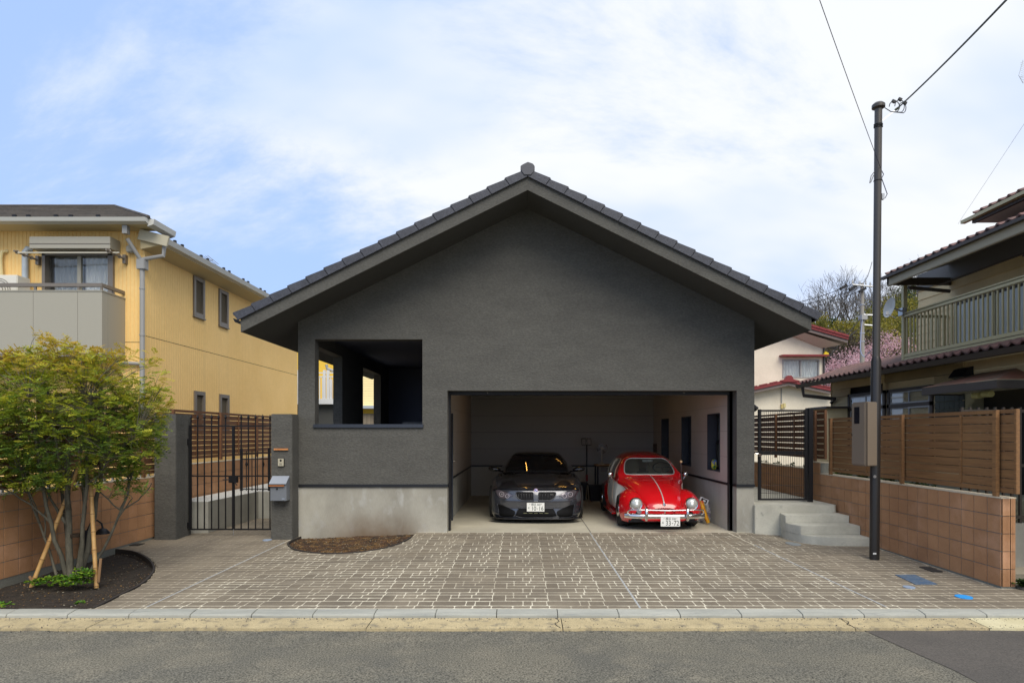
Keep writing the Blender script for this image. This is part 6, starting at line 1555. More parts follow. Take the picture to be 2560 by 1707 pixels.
# lower wing
D = 27.0
gp = [(1878, 975), (1960.4, 958), (2004.6, 967), (2078, 982)]
G_ = [(UX(u, D), VZ(v, D)) for u, v in gp]
m = MB(); m.prism([(G_[0][0] - 2, 0), (UX(2079, D), 0), (UX(2079, D), G_[3][1]), G_[2], G_[1], (G_[0][0] - 2, G_[0][1] - .7)], D, D + 2.8, 'y'); m.build('lower_wall', WST, Wh)
for a, b in ((0, 1), (1, 3)):
    p, q = G_[a], G_[b]
    if a == 0: p = (p[0] - 2, p[1] - .45)
    m = MB(); m.prism([p, q, (q[0], q[1] + .13), (p[0], p[1] + .13)], D - .5, D + 2.9, 'y'); rf = m.build('roof', REDR, Wh)
    n = 8 if a == 0 else 7
    for k in range(n):
        f = (k + .5) / n; x_ = p[0] + (q[0] - p[0]) * f; z_ = p[1] + (q[1] - p[1]) * f
        m = MB(); m.obox((x_, D - .47, z_ + .14), .3, .1, .05, ry=math.atan2(-(q[1] - p[1]), q[0] - p[0])); m.build('tile', REDR, rf)
    m = MB(); m.prism([(p[0], p[1] - .12), (q[0], q[1] - .12), (q[0], q[1] - .002), (p[0], p[1] - .002)], D - .44, D - .3, 'y'); m.build('bargeboard', mat('grey_fascia', srgb(120, 108, 104), .7), Wh)
c = (UX(1960.4, D), VZ(956, D)); m = MB()
m.prism([(c[0] - .32, c[1] - .02), (c[0] + .34, c[1] - .02), (c[0] + .25, c[1] + .06), (c[0] + .17, c[1] + .10), (c[0] + .13, c[1] + .20), (c[0] + .08, c[1] + .25), (c[0] - .08, c[1] + .25), (c[0] - .12, c[1] + .19), (c[0] - .17, c[1] + .09), (c[0] - .24, c[1] + .06)], D - .55, D - .35, 'y'); m.build('ridge_ornament', REDR, Wh, bevel=.01)
for u, v, cc in ((1953.5, 1015, srgb(190, 170, 110)), (1959.5, 1012.5, srgb(200, 186, 130))):
    m = MB(); m.box(UX(u - 2.3, D), UX(u + 3.0, D), D - .08, D, VZ(v + 6, D), VZ(v - 4.5, D)); m.build('utility_box', mat('util_' + str(u), cc, .6), Wh)
m = MB(); m.tube([(UX(1953, D), D - .03, VZ(1008, D)), (UX(1953, D), D - .03, VZ(970, D))], .02, 5); m.build('conduit', GUTG, Wh)
m = MB(); m.obox((UX(2062, 29.9), 29.8, VZ(886, 29.9)), .18, .1, .2, ry=.5); m.build('yellow_cable_guard', mat('guard_yellow', srgb(235, 205, 20), .5), Wh)

# ------------------------------------------------------------------ beige weatherboard house at right
BEI = mat('beige_board', srgb(228, 206, 158), .75, col2=srgb(212, 190, 144), vs=1.2, fine=.04, fs=30)
BRN = mat('brown_fascia', srgb(66, 58, 50), .6, fine=.08)
TIL = mat('old_red_tile', srgb(118, 84, 76), .7, col2=srgb(90, 70, 64), vs=6, fine=.25, fs=20)
OLV = mat('olive_metal', srgb(172, 160, 118), .4, metal=.2)
BE = thing('beige_house', 'beige weatherboard two storey house with balcony and old red roof tiles', 'house', (7.6, 10, 0))
XW, XE = 7.55, 7.0; Zl = 2.95
WINS = [(DX(2217, XW), DX(2124, XW), 1.25, 2.60), (DX(2336, XW), DX(2223, XW), 1.25, 2.60)]
y0w, y1w = 5.5, DX(2080, XW)
bh = .175
def boards(x, y0, y1, z0, z1, holes, segs):
    cuts = [y0] + [s for s in segs if y0 < s < y1] + [y1]
    for c0, c1 in zip(cuts[:-1], cuts[1:]):
        z = z0
        while z < z1 - .02:
            zt2 = min(z + bh, z1); spans = [(c0 + .006, c1 - .006)]
            for h in holes:
                if h[2] < zt2 - .01 and h[3] > z + .01:
                    ns = []
                    for a, b in spans:
                        if h[1] <= a or h[0] >= b: ns.append((a, b)); continue
                        if h[0] > a + .02: ns.append((a, h[0]))
                        if h[1] < b - .02: ns.append((h[1], b))
                    spans = ns
            for a, b in spans:
                m = MB(); m.add([(x - .016, a, z + .003), (x - .016, b, z + .003), (x - .003, b, zt2 - .003), (x - .003, a, zt2 - .003), (x + .02, a, z + .003), (x + .02, b, z + .003), (x + .02, b, zt2 - .003), (x + .02, a, zt2 - .003)], [(0, 1, 2, 3), (4, 5, 6, 7), (0, 1, 5, 4), (1, 2, 6, 5), (2, 3, 7, 6), (3, 0, 4, 7)])
                m.build('siding_board', BEI, BE)
            z += bh
        if c1 < y1: m = MB(); m.box(x - .022, x, c1 - .02, c1 + .02, z0, z1); m.build('joint_strip', BEI, BE)
ENT = (5.4, 11.67, 0, 2.42)
boards(XW, y0w, y1w, 1.0, 3.1, WINS + [ENT], [DX(2211, XW), DX(2411, XW)])
m = MB(); m.box(XW + .02, XW + .1, 11.3, y1w, 0, 1.0); m.box(XW + .10, XW + .14, 11.3, y1w, 0, 3.2); m.build('core_wall', mat('dark_core', (.03, .028, .025), .9), BE)
m = MB(); m.box(XW - .02, XW + .1, y1w - .0, y1w + .03, 0, 3.1); m.build('corner_board', BEI, BE)
def jwin(y0, y1, z0, z1, parent, n=2, zt3=2.26):
    m = MB()
    for q in ((y0, y0 + .07, z0, z1), (y1 - .07, y1, z0, z1), (y0, y1, z1 - .06, z1), (y0, y1, z0, z0 + .06), (y0, y1, zt3 - .035, zt3 + .035)): m.box(XW - .05, XW + .06, *q)
    wo = m.build('window', BRN, parent)
    w2 = (y1 - y0 - .14) / n
    for (a, b) in ((z0 + .06, zt3 - .035), (zt3 + .035, z1 - .06)):
        for k in range(n):
            ya, yb2 = y0 + .07 + k * w2, y0 + .07 + (k + 1) * w2; xo = XW - .035 + .02 * (k % 2); m = MB()
            for q in ((ya, ya + .03, a, b), (yb2 - .03, yb2, a, b), (ya + .03, yb2 - .03, a, a + .03), (ya + .03, yb2 - .03, b - .03, b)): m.box(xo - .012, xo + .012, *q)
            sh = m.build('sash', GUTG, wo); m = MB(); m.box(xo - .002, xo + .002, ya + .03, yb2 - .03, a + .03, b - .03); m.build('pane', mat('pane_clear', (.96, .98, .98), .02, trans=.98), sh)
    curtain(y0 + .05, y1 - .05, z0, z1, XW + .045, 'x', mat('curtain_beige', srgb(232, 228, 214), .8), wo, fold=.12, amp=.014)
for w__ in WINS: jwin(*w__, BE)
# small store cupboard against the wall
m = MB(); m.box(XW - .5, XW - .02, DX(2072, XW) - 1.0, DX(2072, XW) - .1, 0, 2.28); cb = m.build('cupboard', BEI, BE)
m = MB(); m.box(XW - .58, XW - .0, DX(2072, XW) - 1.1, DX(2072, XW) + .0, 2.281, 2.33); m.build('cupboard_roof', BRN, cb)
# lower roof
ya, yb2 = 5.0, 16.1
def tiled_roof(XE_, Zl_, xin, zin, ya, yb2, parent, n_rows):
    pit = .205; n = int((yb2 - ya) / pit)
    L_ = math.hypot(xin - XE_, zin - Zl_); dx, dz = (xin - XE_) / L_, (zin - Zl_) / L_
    k = 8; vs = []; cs = []
    m = MB(); cv = []
    for i in range(n * k + 1):
        y = ya + i * pit / k; h = .021 * math.cos(2 * math.pi * i / k) + .006 * math.cos(4 * math.pi * i / k)
        cv.append((y, h))
    for s0, s1, e in ((.26, L_, 0),):
        vs = []
        for y, h in cv:
            vs += [(XE_ + dx * s0 - dz * (h + .03) , y, Zl_ + dz * s0 + dx * (h + .03)), (XE_ + dx * s1 - dz * (h + .03), y, Zl_ + dz * s1 + dx * (h + .03))]
        m.add(vs, [(2 * i, 2 * i + 2, 2 * i + 3, 2 * i + 1) for i in range(len(cv) - 1)])
    m.build('tile_field', TIL, parent, smooth=True)
    mm = MB(); vs = []
    for i in range(k + 1):
        y = i * pit / k * .985; h = .021 * math.cos(2 * math.pi * i / k) + .006 * math.cos(4 * math.pi * i / k)
        for s_, hh in ((-.03, h + .055), (.27, h + .035), (-.03, h + .025), (.27, h + .01)):
            vs.append((dx * s_ - dz * hh, y, dz * s_ + dx * hh))
    F = []
    for i in range(k):
        a, b = 4 * i, 4 * i + 4; F += [(a, b, b + 1, a + 1), (a + 2, a + 3, b + 3, b + 2), (a, a + 2, b + 2, b)]
    mm.add(vs, F); me = mm.mesh('roof_tile', TIL, smooth=50)
    for i in range(n): link('roof_tile', me, parent, loc=(XE_, ya + i * pit, Zl_))
tiled_roof(XE, Zl, 8.2, Zl + .42, ya, yb2, BE, 1)
m = MB(); m.prism([(XE + .02, Zl - .09), (XE + .05, Zl - .09), (XE + .05, Zl + .01), (XE + .02, Zl + .01)], ya, yb2, 'y'); m.build('fascia', BRN, BE)
m = MB(); m.prism([(XE - .09, Zl - .02), (XE - .05, Zl - .10), (XE + .018, Zl - .10), (XE + .018, Zl - .02)], ya, yb2 + .1, 'y'); m.build('gutter', BRN, BE)
m = MB(); m.add([(XE + .05, ya, Zl - .08), (XE + .05, yb2, Zl - .08), (XW, yb2, Zl + .12), (XW, ya, Zl + .12)], [(0, 1, 2, 3)]); m.build('soffit', mat('eave_dark', srgb(96, 88, 76), .8), BE)
m = MB(); m.tube([(XE - .03, yb2 - .2, Zl - .1), (XE + .0, yb2 - .2, Zl - .3), (XW - .06, y1w - .3, Zl - .42), (XW - .06, y1w - .1, Zl - .5)], .045, 8); m.build('downpipe', BRN, BE, smooth=50)
# first floor wall, balcony, upper roof
XW2, XB = 8.15, 7.3; zf, zrail = 3.12, 3.96; yfar = DX(2262, XB)
W2 = [(6.2, 10.4, 3.2, 4.62)]
boards(XW2, 5.5, DX(2296, XW2), 3.2, 4.95, [], [])
bmw_ = None
m = MB(); m.box(XW2 - .05, XW2 - .02, 6.0, 12.0, 3.15, 4.14); m.build('screen_frame', BRN, BE)
for k in range(6):
    ya_, yb3 = 6.05 + k * .98, 6.05 + (k + 1) * .98 - .03
    m = MB(); m.box(XW2 - .07, XW2 - .055, ya_, yb3, 3.2, 4.08); m.build('glass_door', mat('curtained_glass', srgb(186, 190, 182), .3, col2=srgb(206, 208, 200), vs=5, stretch=(1, 6, .3)), BE)
for k in range(7):
    m = MB(); m.box(XW2 - .085, XW2 - .07, 6.05 + k * .98 - .035, 6.05 + k * .98 + .01, 3.18, 4.12); m.build('door_stile', OLV, BE)
m = MB(); m.box(XB - .02, XW2 - .02, 5.0, yfar - .05, zf + .02, zf + .06); m.build('balcony_deck', BRN, BE)
for z0, z1 in ((zf - .06, zf + .02), (zf + .03, zf + .09)):
    m = MB(); m.box(XB - .03, XB + .03, 5.0, yfar, z0, z1); m.build('balcony_beam', OLV, BE, bevel=.004)
for z0, z1 in ((zrail - .05, zrail), (zrail + .012, zrail + .04)):
    m = MB(); m.box(XB - .035, XB + .035, 5.0, yfar, z0, z1); m.build('handrail', OLV, BE, bevel=.006)
y = 5.2
while y < yfar - .06:
    m = MB(); m.box(XB - .012, XB + .012, y - .011, y + .011, zf + .09, zrail - .05); m.build('baluster', OLV, BE); y += .105
for yy in (yfar,):
    m = MB(); m.box(XB - .035, XB + .035, yy - .02, yy + .05, 2.95, 4.66); m.build('balcony_post', OLV, BE)
x = XB + .12
while x < XW2 - .05:
    m = MB(); m.box(x - .011, x + .011, yfar - .0, yfar + .02, zf + .09, zrail - .05); m.build('baluster', OLV, BE); x += .13
m = MB(); m.box(XB, XW2, yfar - .01, yfar + .03, zrail - .05, zrail); m.box(XB, XW2, yfar - .01, yfar + .03, zf, zf + .08); m.build('end_rail', OLV, BE)
XE2 = 6.95; Z2 = 4.66; ya2, yb4 = 5.0, DX(2217, XE2)
m = MB(); m.box(XE2, XE2 + .05, ya2, yb4, Z2 - .16, Z2 - .0); m.build('fascia', mat('fascia_olive', srgb(158, 148, 122), .6, fine=.06), BE, bevel=.01)
m = MB(); m.box(XE2 - .07, XE2 - .001, ya2, yb4 + .1, Z2 - .015, Z2 + .035); m.build('gutter', BRN, BE)
tiled_roof(XE2, Z2 + .03, 9.2, Z2 + .8, ya2, yb4, BE, 1)
m = MB(); m.add([(XE2 + .05, ya2, Z2 - .10), (XE2 + .05, yb4, Z2 - .10), (XW2 + .1, yb4, Z2 + .3), (XW2 + .1, ya2, Z2 + .3)], [(0, 1, 2, 3)]); m.build('soffit', mat('eave_grey', srgb(110, 108, 104), .8), BE)
m = MB(); m.box(XE2, XW2, yb4 - .06, yb4, Z2 - .14, Z2 + .0); m.build('end_fascia', BRN, BE)
m = MB(); m.tube([(XE2 + .35, yb4 - .1, Z2 - .2), (XW2 - .1, yb4 - .15, Z2 - .28)], .035, 8); m.build('pole_bracket', BRN, BE)
for yy in (9.6, 7.9):
    m = MB(); m.tube([(XW2 - .45, yy, 4.52), (XW2 - .4, yy + .3, 4.45), (XW2 - .02, yy + .3, 4.45)], .015, 6); m.build('hook_arm', BRN, BE)
m = MB(); m.tube([(XW2 - .5, 5.5, 4.5), (XW2 - .45, 11.8, 4.44)], .016, 8); m.build('laundry_pole', BRN, BE)
m = MB(); m.box(XW2 - .03, XW2 + .02, 5.5, DX(2296, XW2), 4.62, 4.95); m.build('upper_band', mat('eave_grey', srgb(110, 108, 104), .8), BE)
# top gable roof at the frame's edge
XT = 7.9; ZT = VZ(556, DX(2430, XT))
yT = DX(2430, XT)
m = MB(); m.box(XT, XT + .06, 5.0, yT, ZT - .02, ZT + .10); m.build('fascia', BRN, BE)
m = MB(); m.box(XT - .08, XT, 5.0, yT + .18, ZT + .03, ZT + .085); m.build('gutter', OLV, BE)
tiled_roof(XT, ZT + .09, 10.2, ZT + 1.0, 5.0, yT, BE, 1)
m = MB(); m.box(XT + .06, 9.4, 5.0, yT - .02, ZT - .015, ZT + .0); m.build('soffit', mat('soffit_pale', srgb(190, 186, 172), .8), BE)
m = MB(); m.box(8.7, 8.8, 5.0, yT - .4, Z2, ZT); m.build('gable_wall', BRN, BE)
# entrance canopy
zc = 2.49; XC = 6.9; ya5, yb5 = 9.3, 11.05; XQ = 8.4
m = MB(); m.add([(XC, ya5, zc), (XC, yb5, zc), (XW - .02, yb5, zc), (XW - .02, 10.5, zc + .21), (XW - .02, 9.75, zc + .21), (XW - .02, ya5, zc)], [(0, 1, 3, 4), (1, 2, 3), (0, 4, 5)])
cn = m.build('entrance_canopy', mat('canopy_copper', srgb(150, 98, 78), .5, col2=srgb(104, 92, 76), vs=2.2, fine=.06), BE)
m = MB(); m.box(XC, XC + .04, ya5, yb5, zc - .13, zc - .004); m.box(XC + .04, XW - .02, ya5, ya5 + .04, zc - .13, zc - .004); m.box(XC + .04, XW - .02, yb5 - .04, yb5, zc - .13, zc - .004); m.build('canopy_fascia', BRN, cn)
m = MB(); m.box(XC + .04, XW - .02, ya5 + .04, yb5 - .04, zc - .11, zc - .09); m.build('canopy_soffit', mat('soffit_pale', srgb(190, 186, 172), .8), cn)
m = MB(); m.tube([(7.16, 10.14, 2.30), (7.16, 10.00, 2.30)], .05, 12); lp = m.build('porch_lamp', mat('lamp_globe', srgb(196, 186, 120), .3), BE, smooth=50)
m = MB(); m.tube([(7.16, 9.93, 2.31), (7.16, 9.76, 2.31)], .05, 12); m.build('globe', mat('lamp_globe', srgb(176, 168, 110), .3), lp, smooth=50)
m = MB(); m.box(XW + .3, XW + .36, 6.0, 11.0, 0, 2.5); m.build('entrance_door', mat('door_dark', srgb(34, 34, 32), .6), BE)
dk = mat('tile_green', srgb(46, 52, 38), .3, fine=.3, fs=14)
for r_ in range(9):
    for c_ in range(6):
        m = MB(); m.box(XW - .03, XW - .01, 10.88 + c_ * .13 + .004, 10.88 + (c_ + 1) * .13 - .004, 1.15 + r_ * .14 + .006, 1.15 + (r_ + 1) * .14 - .006); m.build('wall_tile', dk, BE)
m = MB(); m.box(XW - .014, XW + .3, 10.88, 11.66, .6, 2.4); m.build('tile_mortar', mat('tile_grout', srgb(120, 118, 96), .8), BE)
for k in range(14):
    m = MB(); m.box(XW + .22, XW + .26, 7.0 + k * .11, 7.03 + k * .11, .3, 2.1); m.build('lattice_bar', BLK, BE)
yv = DX(2340, XW)
m = MB(); m.prism([(XW - .2, 2.66), (XW - .016, 2.62), (XW - .016, 2.83), (XW - .1, 2.80)], yv - 1.0, yv - .62, 'y'); m.build('vent_hood', BLK, BE, bevel=.006)
# satellite dish on the balcony post
t = thing('satellite_dish', 'grey satellite dish held on an arm beside the balcony post', 'satellite dish', (UX(2229, 12.0), 12.0, 4))
c = Vector((UX(2231, 12.1), 12.1, VZ(770, 12.1)))
m = MB(); m.lathe([(0, .0), (.09, .012), (.15, .035), (.19, .06), (.19, .065), (.15, .042), (.0, .01)], (0, 0, 0), 30, 'x')
Mr = Matrix.Rotation(R(0), 3, 'Z') @ Matrix.Rotation(R(10), 3, 'Y')
m.v = [tuple(c + Mr @ Vector((-p[0], p[1], p[2]))) for p in m.v]; m.build('reflector', mat('dish_grey', srgb(185, 185, 178), .5), t, smooth=60)
m = MB(); m.tube([c + Vector((.02, 0, -.17)), c + Vector((-.0, -.1, -.21)), c + Vector((-.22, -.2, -.14))], .009, 6); m.box(c.x - .25, c.x - .2, c.y - .23, c.y - .17, c.z - .17, c.z - .11); m.build('feed_arm', WHITE, t)
m = MB(); m.tube([c + Vector((.02, 0, 0)), (XB - .03, yfar, c.z - .05)], .018, 8); m.box(XB - .08, XB + .0, yfar - .06, yfar + .08, c.z - .12, c.z + .02); m.build('mast_arm', STEEL, t)
# antenna at the frame's right edge
t = thing('grid_antenna', 'thin wire grid television antenna at the right edge above the roof', 'antenna', (UX(2556, 10), 10, 6.6))
m = MB(); D = 10.0
for k in range(8): m.tube([(UX(2551 + k * .2, D), D, VZ(158 + k * 5, D)), (UX(2575, D), D, VZ(150 + k * 5, D))], .003, 4)
m.tube([(UX(2558, D), D, VZ(150, D)), (UX(2547, D), D, VZ(189, D)), (UX(2558, D), D, VZ(209, D))], .004, 4)
for k in range(5): m.tube([(UX(2549 + k * 2, D), D, VZ(192 + k * 4, D)), (UX(2575, D), D, VZ(188 + k * 5, D))], .003, 4)
m.tube([(UX(2568, D), D, VZ(140, D)), (UX(2568, D), D + .0, 5.6)], .012, 6); m.build('elements', STEEL, t, kind='stuff')

# neighbour's ground, base wall and bar fence beyond the right wall
m = MB(); m.box(5.62, 14, 6.45, 7.9, -.2, -.03); m.build('neighbour_path', mat('gravel_path', srgb(130, 124, 108), .95, fine=.4, fs=50, bump=.6, bs=50), kind='structure')
m = MB(); m.box(5.75, 14, 8.4, 8.55, -.1, .52); m.build('low_wall', CONC, label='low pale concrete wall right of the block wall, under the dark bars', cat='wall')
t = thing('bar_fence', 'dark upright bar fence on the low wall at the right edge', 'fence', (6.5, 8.47, .52))
for z in (.6, 1.28, 2.0):
    m = MB(); m.box(5.8, 9, 8.45, 8.49, z - .02, z + .02); m.build('rail', BRN, t)
for k in range(28):
    m = MB(); x = 5.82 + k * .11; m.box(x - .013, x + .013, 8.455, 8.485, .52, 2.05); m.build('bar', BRN, t)
# low green plants behind the right wall
# ------------------------------------------------------------------ plants
def leafmat(name, cols, lo=.0, hi=1.):
    if name in _M: return _M[name]
    m = bpy.data.materials.new(name); m.use_nodes = True; _M[name] = m; t = m.node_tree; b = t.nodes['Principled BSDF']
    at = t.nodes.new('ShaderNodeAttribute'); at.attribute_name = 'tone'
    r = t.nodes.new('ShaderNodeValToRGB'); el = r.color_ramp.elements
    el[0].position = 0; el[0].color = (*cols[0], 1); el[1].position = 1; el[1].color = (*cols[-1], 1)
    for i, c in enumerate(cols[1:-1]): e = el.new((i + 1) / (len(cols) - 1)); e.color = (*c, 1)
    t.links.new(at.outputs['Fac'], r.inputs[0]); t.links.new(r.outputs[0], b.inputs['Base Color'])
    b.inputs['Roughness'].default_value = .5; b.inputs['Specular IOR Level'].default_value = .35
    # thin leaves let some light through
    tr = t.nodes.new('ShaderNodeBsdfTranslucent'); t.links.new(r.outputs[0], tr.inputs[0])
    mx = t.nodes.new('ShaderNodeMixShader'); mx.inputs[0].default_value = .42
    t.links.new(b.outputs[0], mx.inputs[1]); t.links.new(tr.outputs[0], mx.inputs[2]); t.links.new(mx.outputs[0], t.nodes['Material Output'].inputs[0])
    return m
class Leaves:
    def __init__(s): s.v = []; s.f = []; s.t = []
    def leaf(s, c, d, n, L_, W_, tone, fold=.15):
        """kite-shaped blade of 2 triangles along d, facing n"""
        w_ = d.cross(n)
        if w_.length < 1e-5: w_ = d.orthogonal()
        w_.normalize(); n = w_.cross(d).normalized(); o = len(s.v)
        s.v += [c, c + d * L_ * .45 + w_ * W_ - n * L_ * fold * .3, c + d * L_, c + d * L_ * .45 - w_ * W_ - n * L_ * fold * .3]
        s.f += [(o, o + 1, o + 2), (o, o + 2, o + 3)]; s.t += [tone] * 2
    def build(s, name, mtl, parent, off, **k):
        me = bpy.data.meshes.new(name); me.from_pydata([tuple(p - Vector(off)) for p in s.v], [], s.f); me.materials.append(mtl)
        a = me.attributes.new('tone', 'FLOAT', 'FACE'); a.data.foreach_set('value', s.t)
        return link(name, me, parent, **k)
def rv(r): 
    while True:
        v = Vector((r.uniform(-1, 1), r.uniform(-1, 1), r.uniform(-1, 1)))
        if .05 < v.length < 1: return v.normalized()
BARK = mat('bark_grey', (.12, .11, .08), .9, col2=(.075, .07, .052), vs=20, stretch=(1, 1, .3), fine=.2, fs=60)
# ---- garden tree with many stems
r = random.Random(11)
tb = Vector((UX(178, 7.75), 7.75, -.13))
T = thing('garden_tree', 'multi stemmed small leafed tree with yellow green crown, tied to bamboo', 'tree', tuple(tb))
bark = MB(); nodes = []
def grow(p, tgt, r0, r1, bend, n=9):
    p = Vector(p); tgt = Vector(tgt); mid = (p + tgt) / 2 + Vector(bend); pts = []; rs = []
    for i in range(n + 1):
        f = i / n; q = (1 - f) ** 2 * p + 2 * f * (1 - f) * mid + f * f * tgt
        if 0 < i < n: q += Vector((r.uniform(-.012, .012), r.uniform(-.012, .012), 0))
        pts.append(q); rs.append(r0 + (r1 - r0) * f ** .8)
    return pts, rs
P7 = lambda u, v, D=7.75: Vector((UX(u, D), D, VZ(v, D)))
stems = [((176, 1450), (168, 1130), .045, .026, (0, 0, 0), 7.75), ((186, 1440), (262, 1060), .036, .018, (.05, .1, -.1), 7.9), ((170, 1440), (85, 1075), .030, .014, (-.0, -.1, -.15), 7.6),
         ((192, 1440), (230, 1010), .028, .014, (.05, -.1, 0), 7.6), ((165, 1442), (120, 980), .026, .012, (-.05, .15, 0), 8.0), ((196, 1440), (340, 1160), .022, .010, (.02, .1, -.2), 7.9), ((160, 1442), (40, 1150), .018, .010, (0, .1, -.2), 7.7),
         ((188, 1445), (200, 1040), .03, .014, (.0, .25, 0), 8.05)]
for a, b, r0, r1, bend, D in stems:
    st = tb + Vector(((a[0] - 178) / 207., r.uniform(-.06, .06), 0)); pts, rs = grow(st, P7(b[0], b[1], D), r0, r1, bend)
    bark.tube(pts, rs, 8); nodes += [(p, q) for p, q in zip(pts[4:], rs[4:])]
    for k in range(4):
        i = r.randint(4, 9); q = pts[i]; d = rv(r); d.z = abs(d.z) + .5; d.normalize()
        p2, r2 = grow(q, q + d * r.uniform(.45, .8), rs[i] * .7, .006, tuple(rv(r) * .08), 7); bark.tube(p2, r2, 6); nodes += list(zip(p2[2:], r2[2:]))
CC = P7(172, 1055, 7.85); RXc, RYc, RZc = 1.09, .95, .96
LV = Leaves()
def spray(tip, dirv, tone0, n=6):
    for _ in range(n):
        d = (dirv * .55 + rv(r) * .8); d.z = d.z * .55 + r.uniform(-.05, .25); d.normalize()
        base = tip + rv(r) * .045; Ln = r.uniform(.08, .14); nrm = (Vector((0, 0, 1)) + rv(r) * .5).normalized(); sd = d.cross(nrm).normalized()
        tn = max(0, min(1, tone0 + r.uniform(-.16, .16)))
        for k in range(4):
            f = (k + 1) / 4.6; c = base + d * Ln * f + Vector((0, 0, -.25 * Ln * f * f))
            for s_ in (-1, 1): LV.leaf(c, (sd * s_ + d * .5).normalized(), nrm, r.uniform(.030, .046), r.uniform(.0085, .0125), max(0, min(1, tn + r.uniform(-.08, .08))))
        LV.leaf(base + d * Ln * .9 + Vector((0, 0, -.2 * Ln)), d, nrm, .032, .008, tn)
clumps = []
for _ in range(1250):
    v = rv(r); rad = r.uniform(.35, 1.0) ** .5; p = CC + Vector((v.x * RXc * rad, v.y * RYc * rad, v.z * RZc * rad))
    # flat-bottomed, ragged outline: thin the lower right and lower left
    hz = (p.z - CC.z) / RZc
    if hz < -.45 and r.random() < .5: continue
    if hz < -.85: continue
    if p.x > CC.x + .55 and hz > .55: continue
    clumps.append((p, rad))
for u, v in ((105, 848), (120, 862), (330, 880), (375, 905), (395, 960), (400, 1010), (350, 1090), (340, 1170), (310, 1150), (230, 880), (25, 885), (345, 1075), (290, 1130), (325, 1190), (60, 1180), (30, 1160), (150, 1190), (230, 1120), (250, 1100), (385, 930), (395, 990), (300, 1215), (335, 1225), (60, 1215), (275, 1180), (90, 1200), (30, 1225), (355, 1130), (320, 1140), (15, 1130), (110, 1150), (200, 895), (280, 905), (150, 870)):
    for _ in range(3): clumps.append((P7(u, v, r.uniform(7.4, 8.1)) + rv(r) * .07, 1.0))
for p, rad in clumps:
    q, qr = min(nodes, key=lambda n_: (n_[0] - p).length + .25 * max(0, n_[0].z - p.z))
    if (q - p).length > .04:
        p2, r2 = grow(q, p, min(qr * .6, .008), .0018, (0, 0, .06), 5); bark.tube(p2, r2, 4, cap=False)
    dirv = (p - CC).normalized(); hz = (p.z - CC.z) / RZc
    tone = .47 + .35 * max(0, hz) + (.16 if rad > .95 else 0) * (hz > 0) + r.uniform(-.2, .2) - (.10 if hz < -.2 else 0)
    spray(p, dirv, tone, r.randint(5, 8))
bark.build('trunk', BARK, T, smooth=60)
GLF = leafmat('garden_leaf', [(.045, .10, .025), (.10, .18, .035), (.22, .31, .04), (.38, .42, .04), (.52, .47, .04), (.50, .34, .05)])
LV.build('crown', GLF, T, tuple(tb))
# bamboo stakes
BAM = mat('bamboo', srgb(196, 158, 100), .5, col2=srgb(170, 130, 78), vs=6, fine=.08)
for (a, b, lb) in (((69, 1490, 7.55), (212, 1130, 7.85), 'long bamboo stake leaning right to prop the garden tree'), ((241, 1465, 7.6), (221, 1110, 7.85), 'upright bamboo stake standing right of the garden tree stems')):
    p, q = P7(a[0], a[1], a[2]), P7(b[0], b[1], b[2])
    if a[0] < 100: p.z = min(p.z, -.13)
    t = thing('bamboo_stake', lb, 'stake', tuple(p), group='bamboo stakes of the garden tree')
    n = 8; m = MB(); pts = []; rs = []
    for i in range(n + 1):
        for e, rr_ in ((-.012, .0235), (0, .027), (.012, .0235)):
            f = i / n + e; pts.append(p.lerp(q, f)); rs.append(rr_)
    m.tube(pts, rs, 10); m.build('cane', BAM, t, smooth=50)
    for i in range(n + 1):
        c = p.lerp(q, i / n); m = MB(); d = (q - p).normalized(); m.tube([c - d * .004, c + d * .004], .0282, 10); m.build('node_ring', mat('bamboo_node', srgb(120, 88, 52), .6), t)
for u, v in ((163, 1278), (190, 1340), (233, 1160)):
    c = P7(u, v, 7.78); m = MB()
    for k in range(3): m.tube([(c.x + .06 * math.cos(a), c.y + .06 * math.sin(a), c.z + .012 * k) for a in [s * .5236 for s in range(12)]], .008, 5, closed=True)
    m.build('rope_tie', mat('rope_dark', (.035, .022, .012), .9), label={163: 'dark rope tie round the thick stem at the leaning stake', 190: 'lowest dark rope tie round the rear stems of the garden tree', 233: 'dark rope tie at the top of the upright bamboo stake'}[u], cat='rope')
for u0_, v0_, u1_, v1_ in ((92, 1478, 74, 1440), (246, 1455, 252, 1395)):
    m = MB(); m.tube([P7(u0_, v0_, 7.6), P7(u1_, v1_, 7.65)], .016, 7); m.build('wooden_peg', mat('peg_wood', srgb(130, 100, 70), .8), label='short wooden peg in the soil beside the ' + ('leaning' if u0_ < 100 else 'upright') + ' bamboo stake', cat='peg')
# garden lamp behind the stems
t = thing('garden_lamp', 'small black gooseneck garden lamp in the soil behind the tree stems', 'lamp', tuple(P7(216, 1370, 8.9)))
m = MB(); D = 8.9; m.tube([P7(217, 1385, D), P7(217, 1325, D)], .045, 12); m.build('base_post', BLK, t, smooth=50)
m = MB(); m.tube([P7(217, 1328, D), P7(228, 1305, D), P7(243, 1300, D), P7(254, 1308, D), P7(257, 1320, D)], .012, 8); m.build('neck', BLK, t)
m = MB(); c = P7(256, 1330, D); m.lathe([(.015, .06), (.05, .045), (.09, .0), (.095, -.02), (.0, -.015)], tuple(c), 20); m.build('shade', BLK, t, smooth=50)
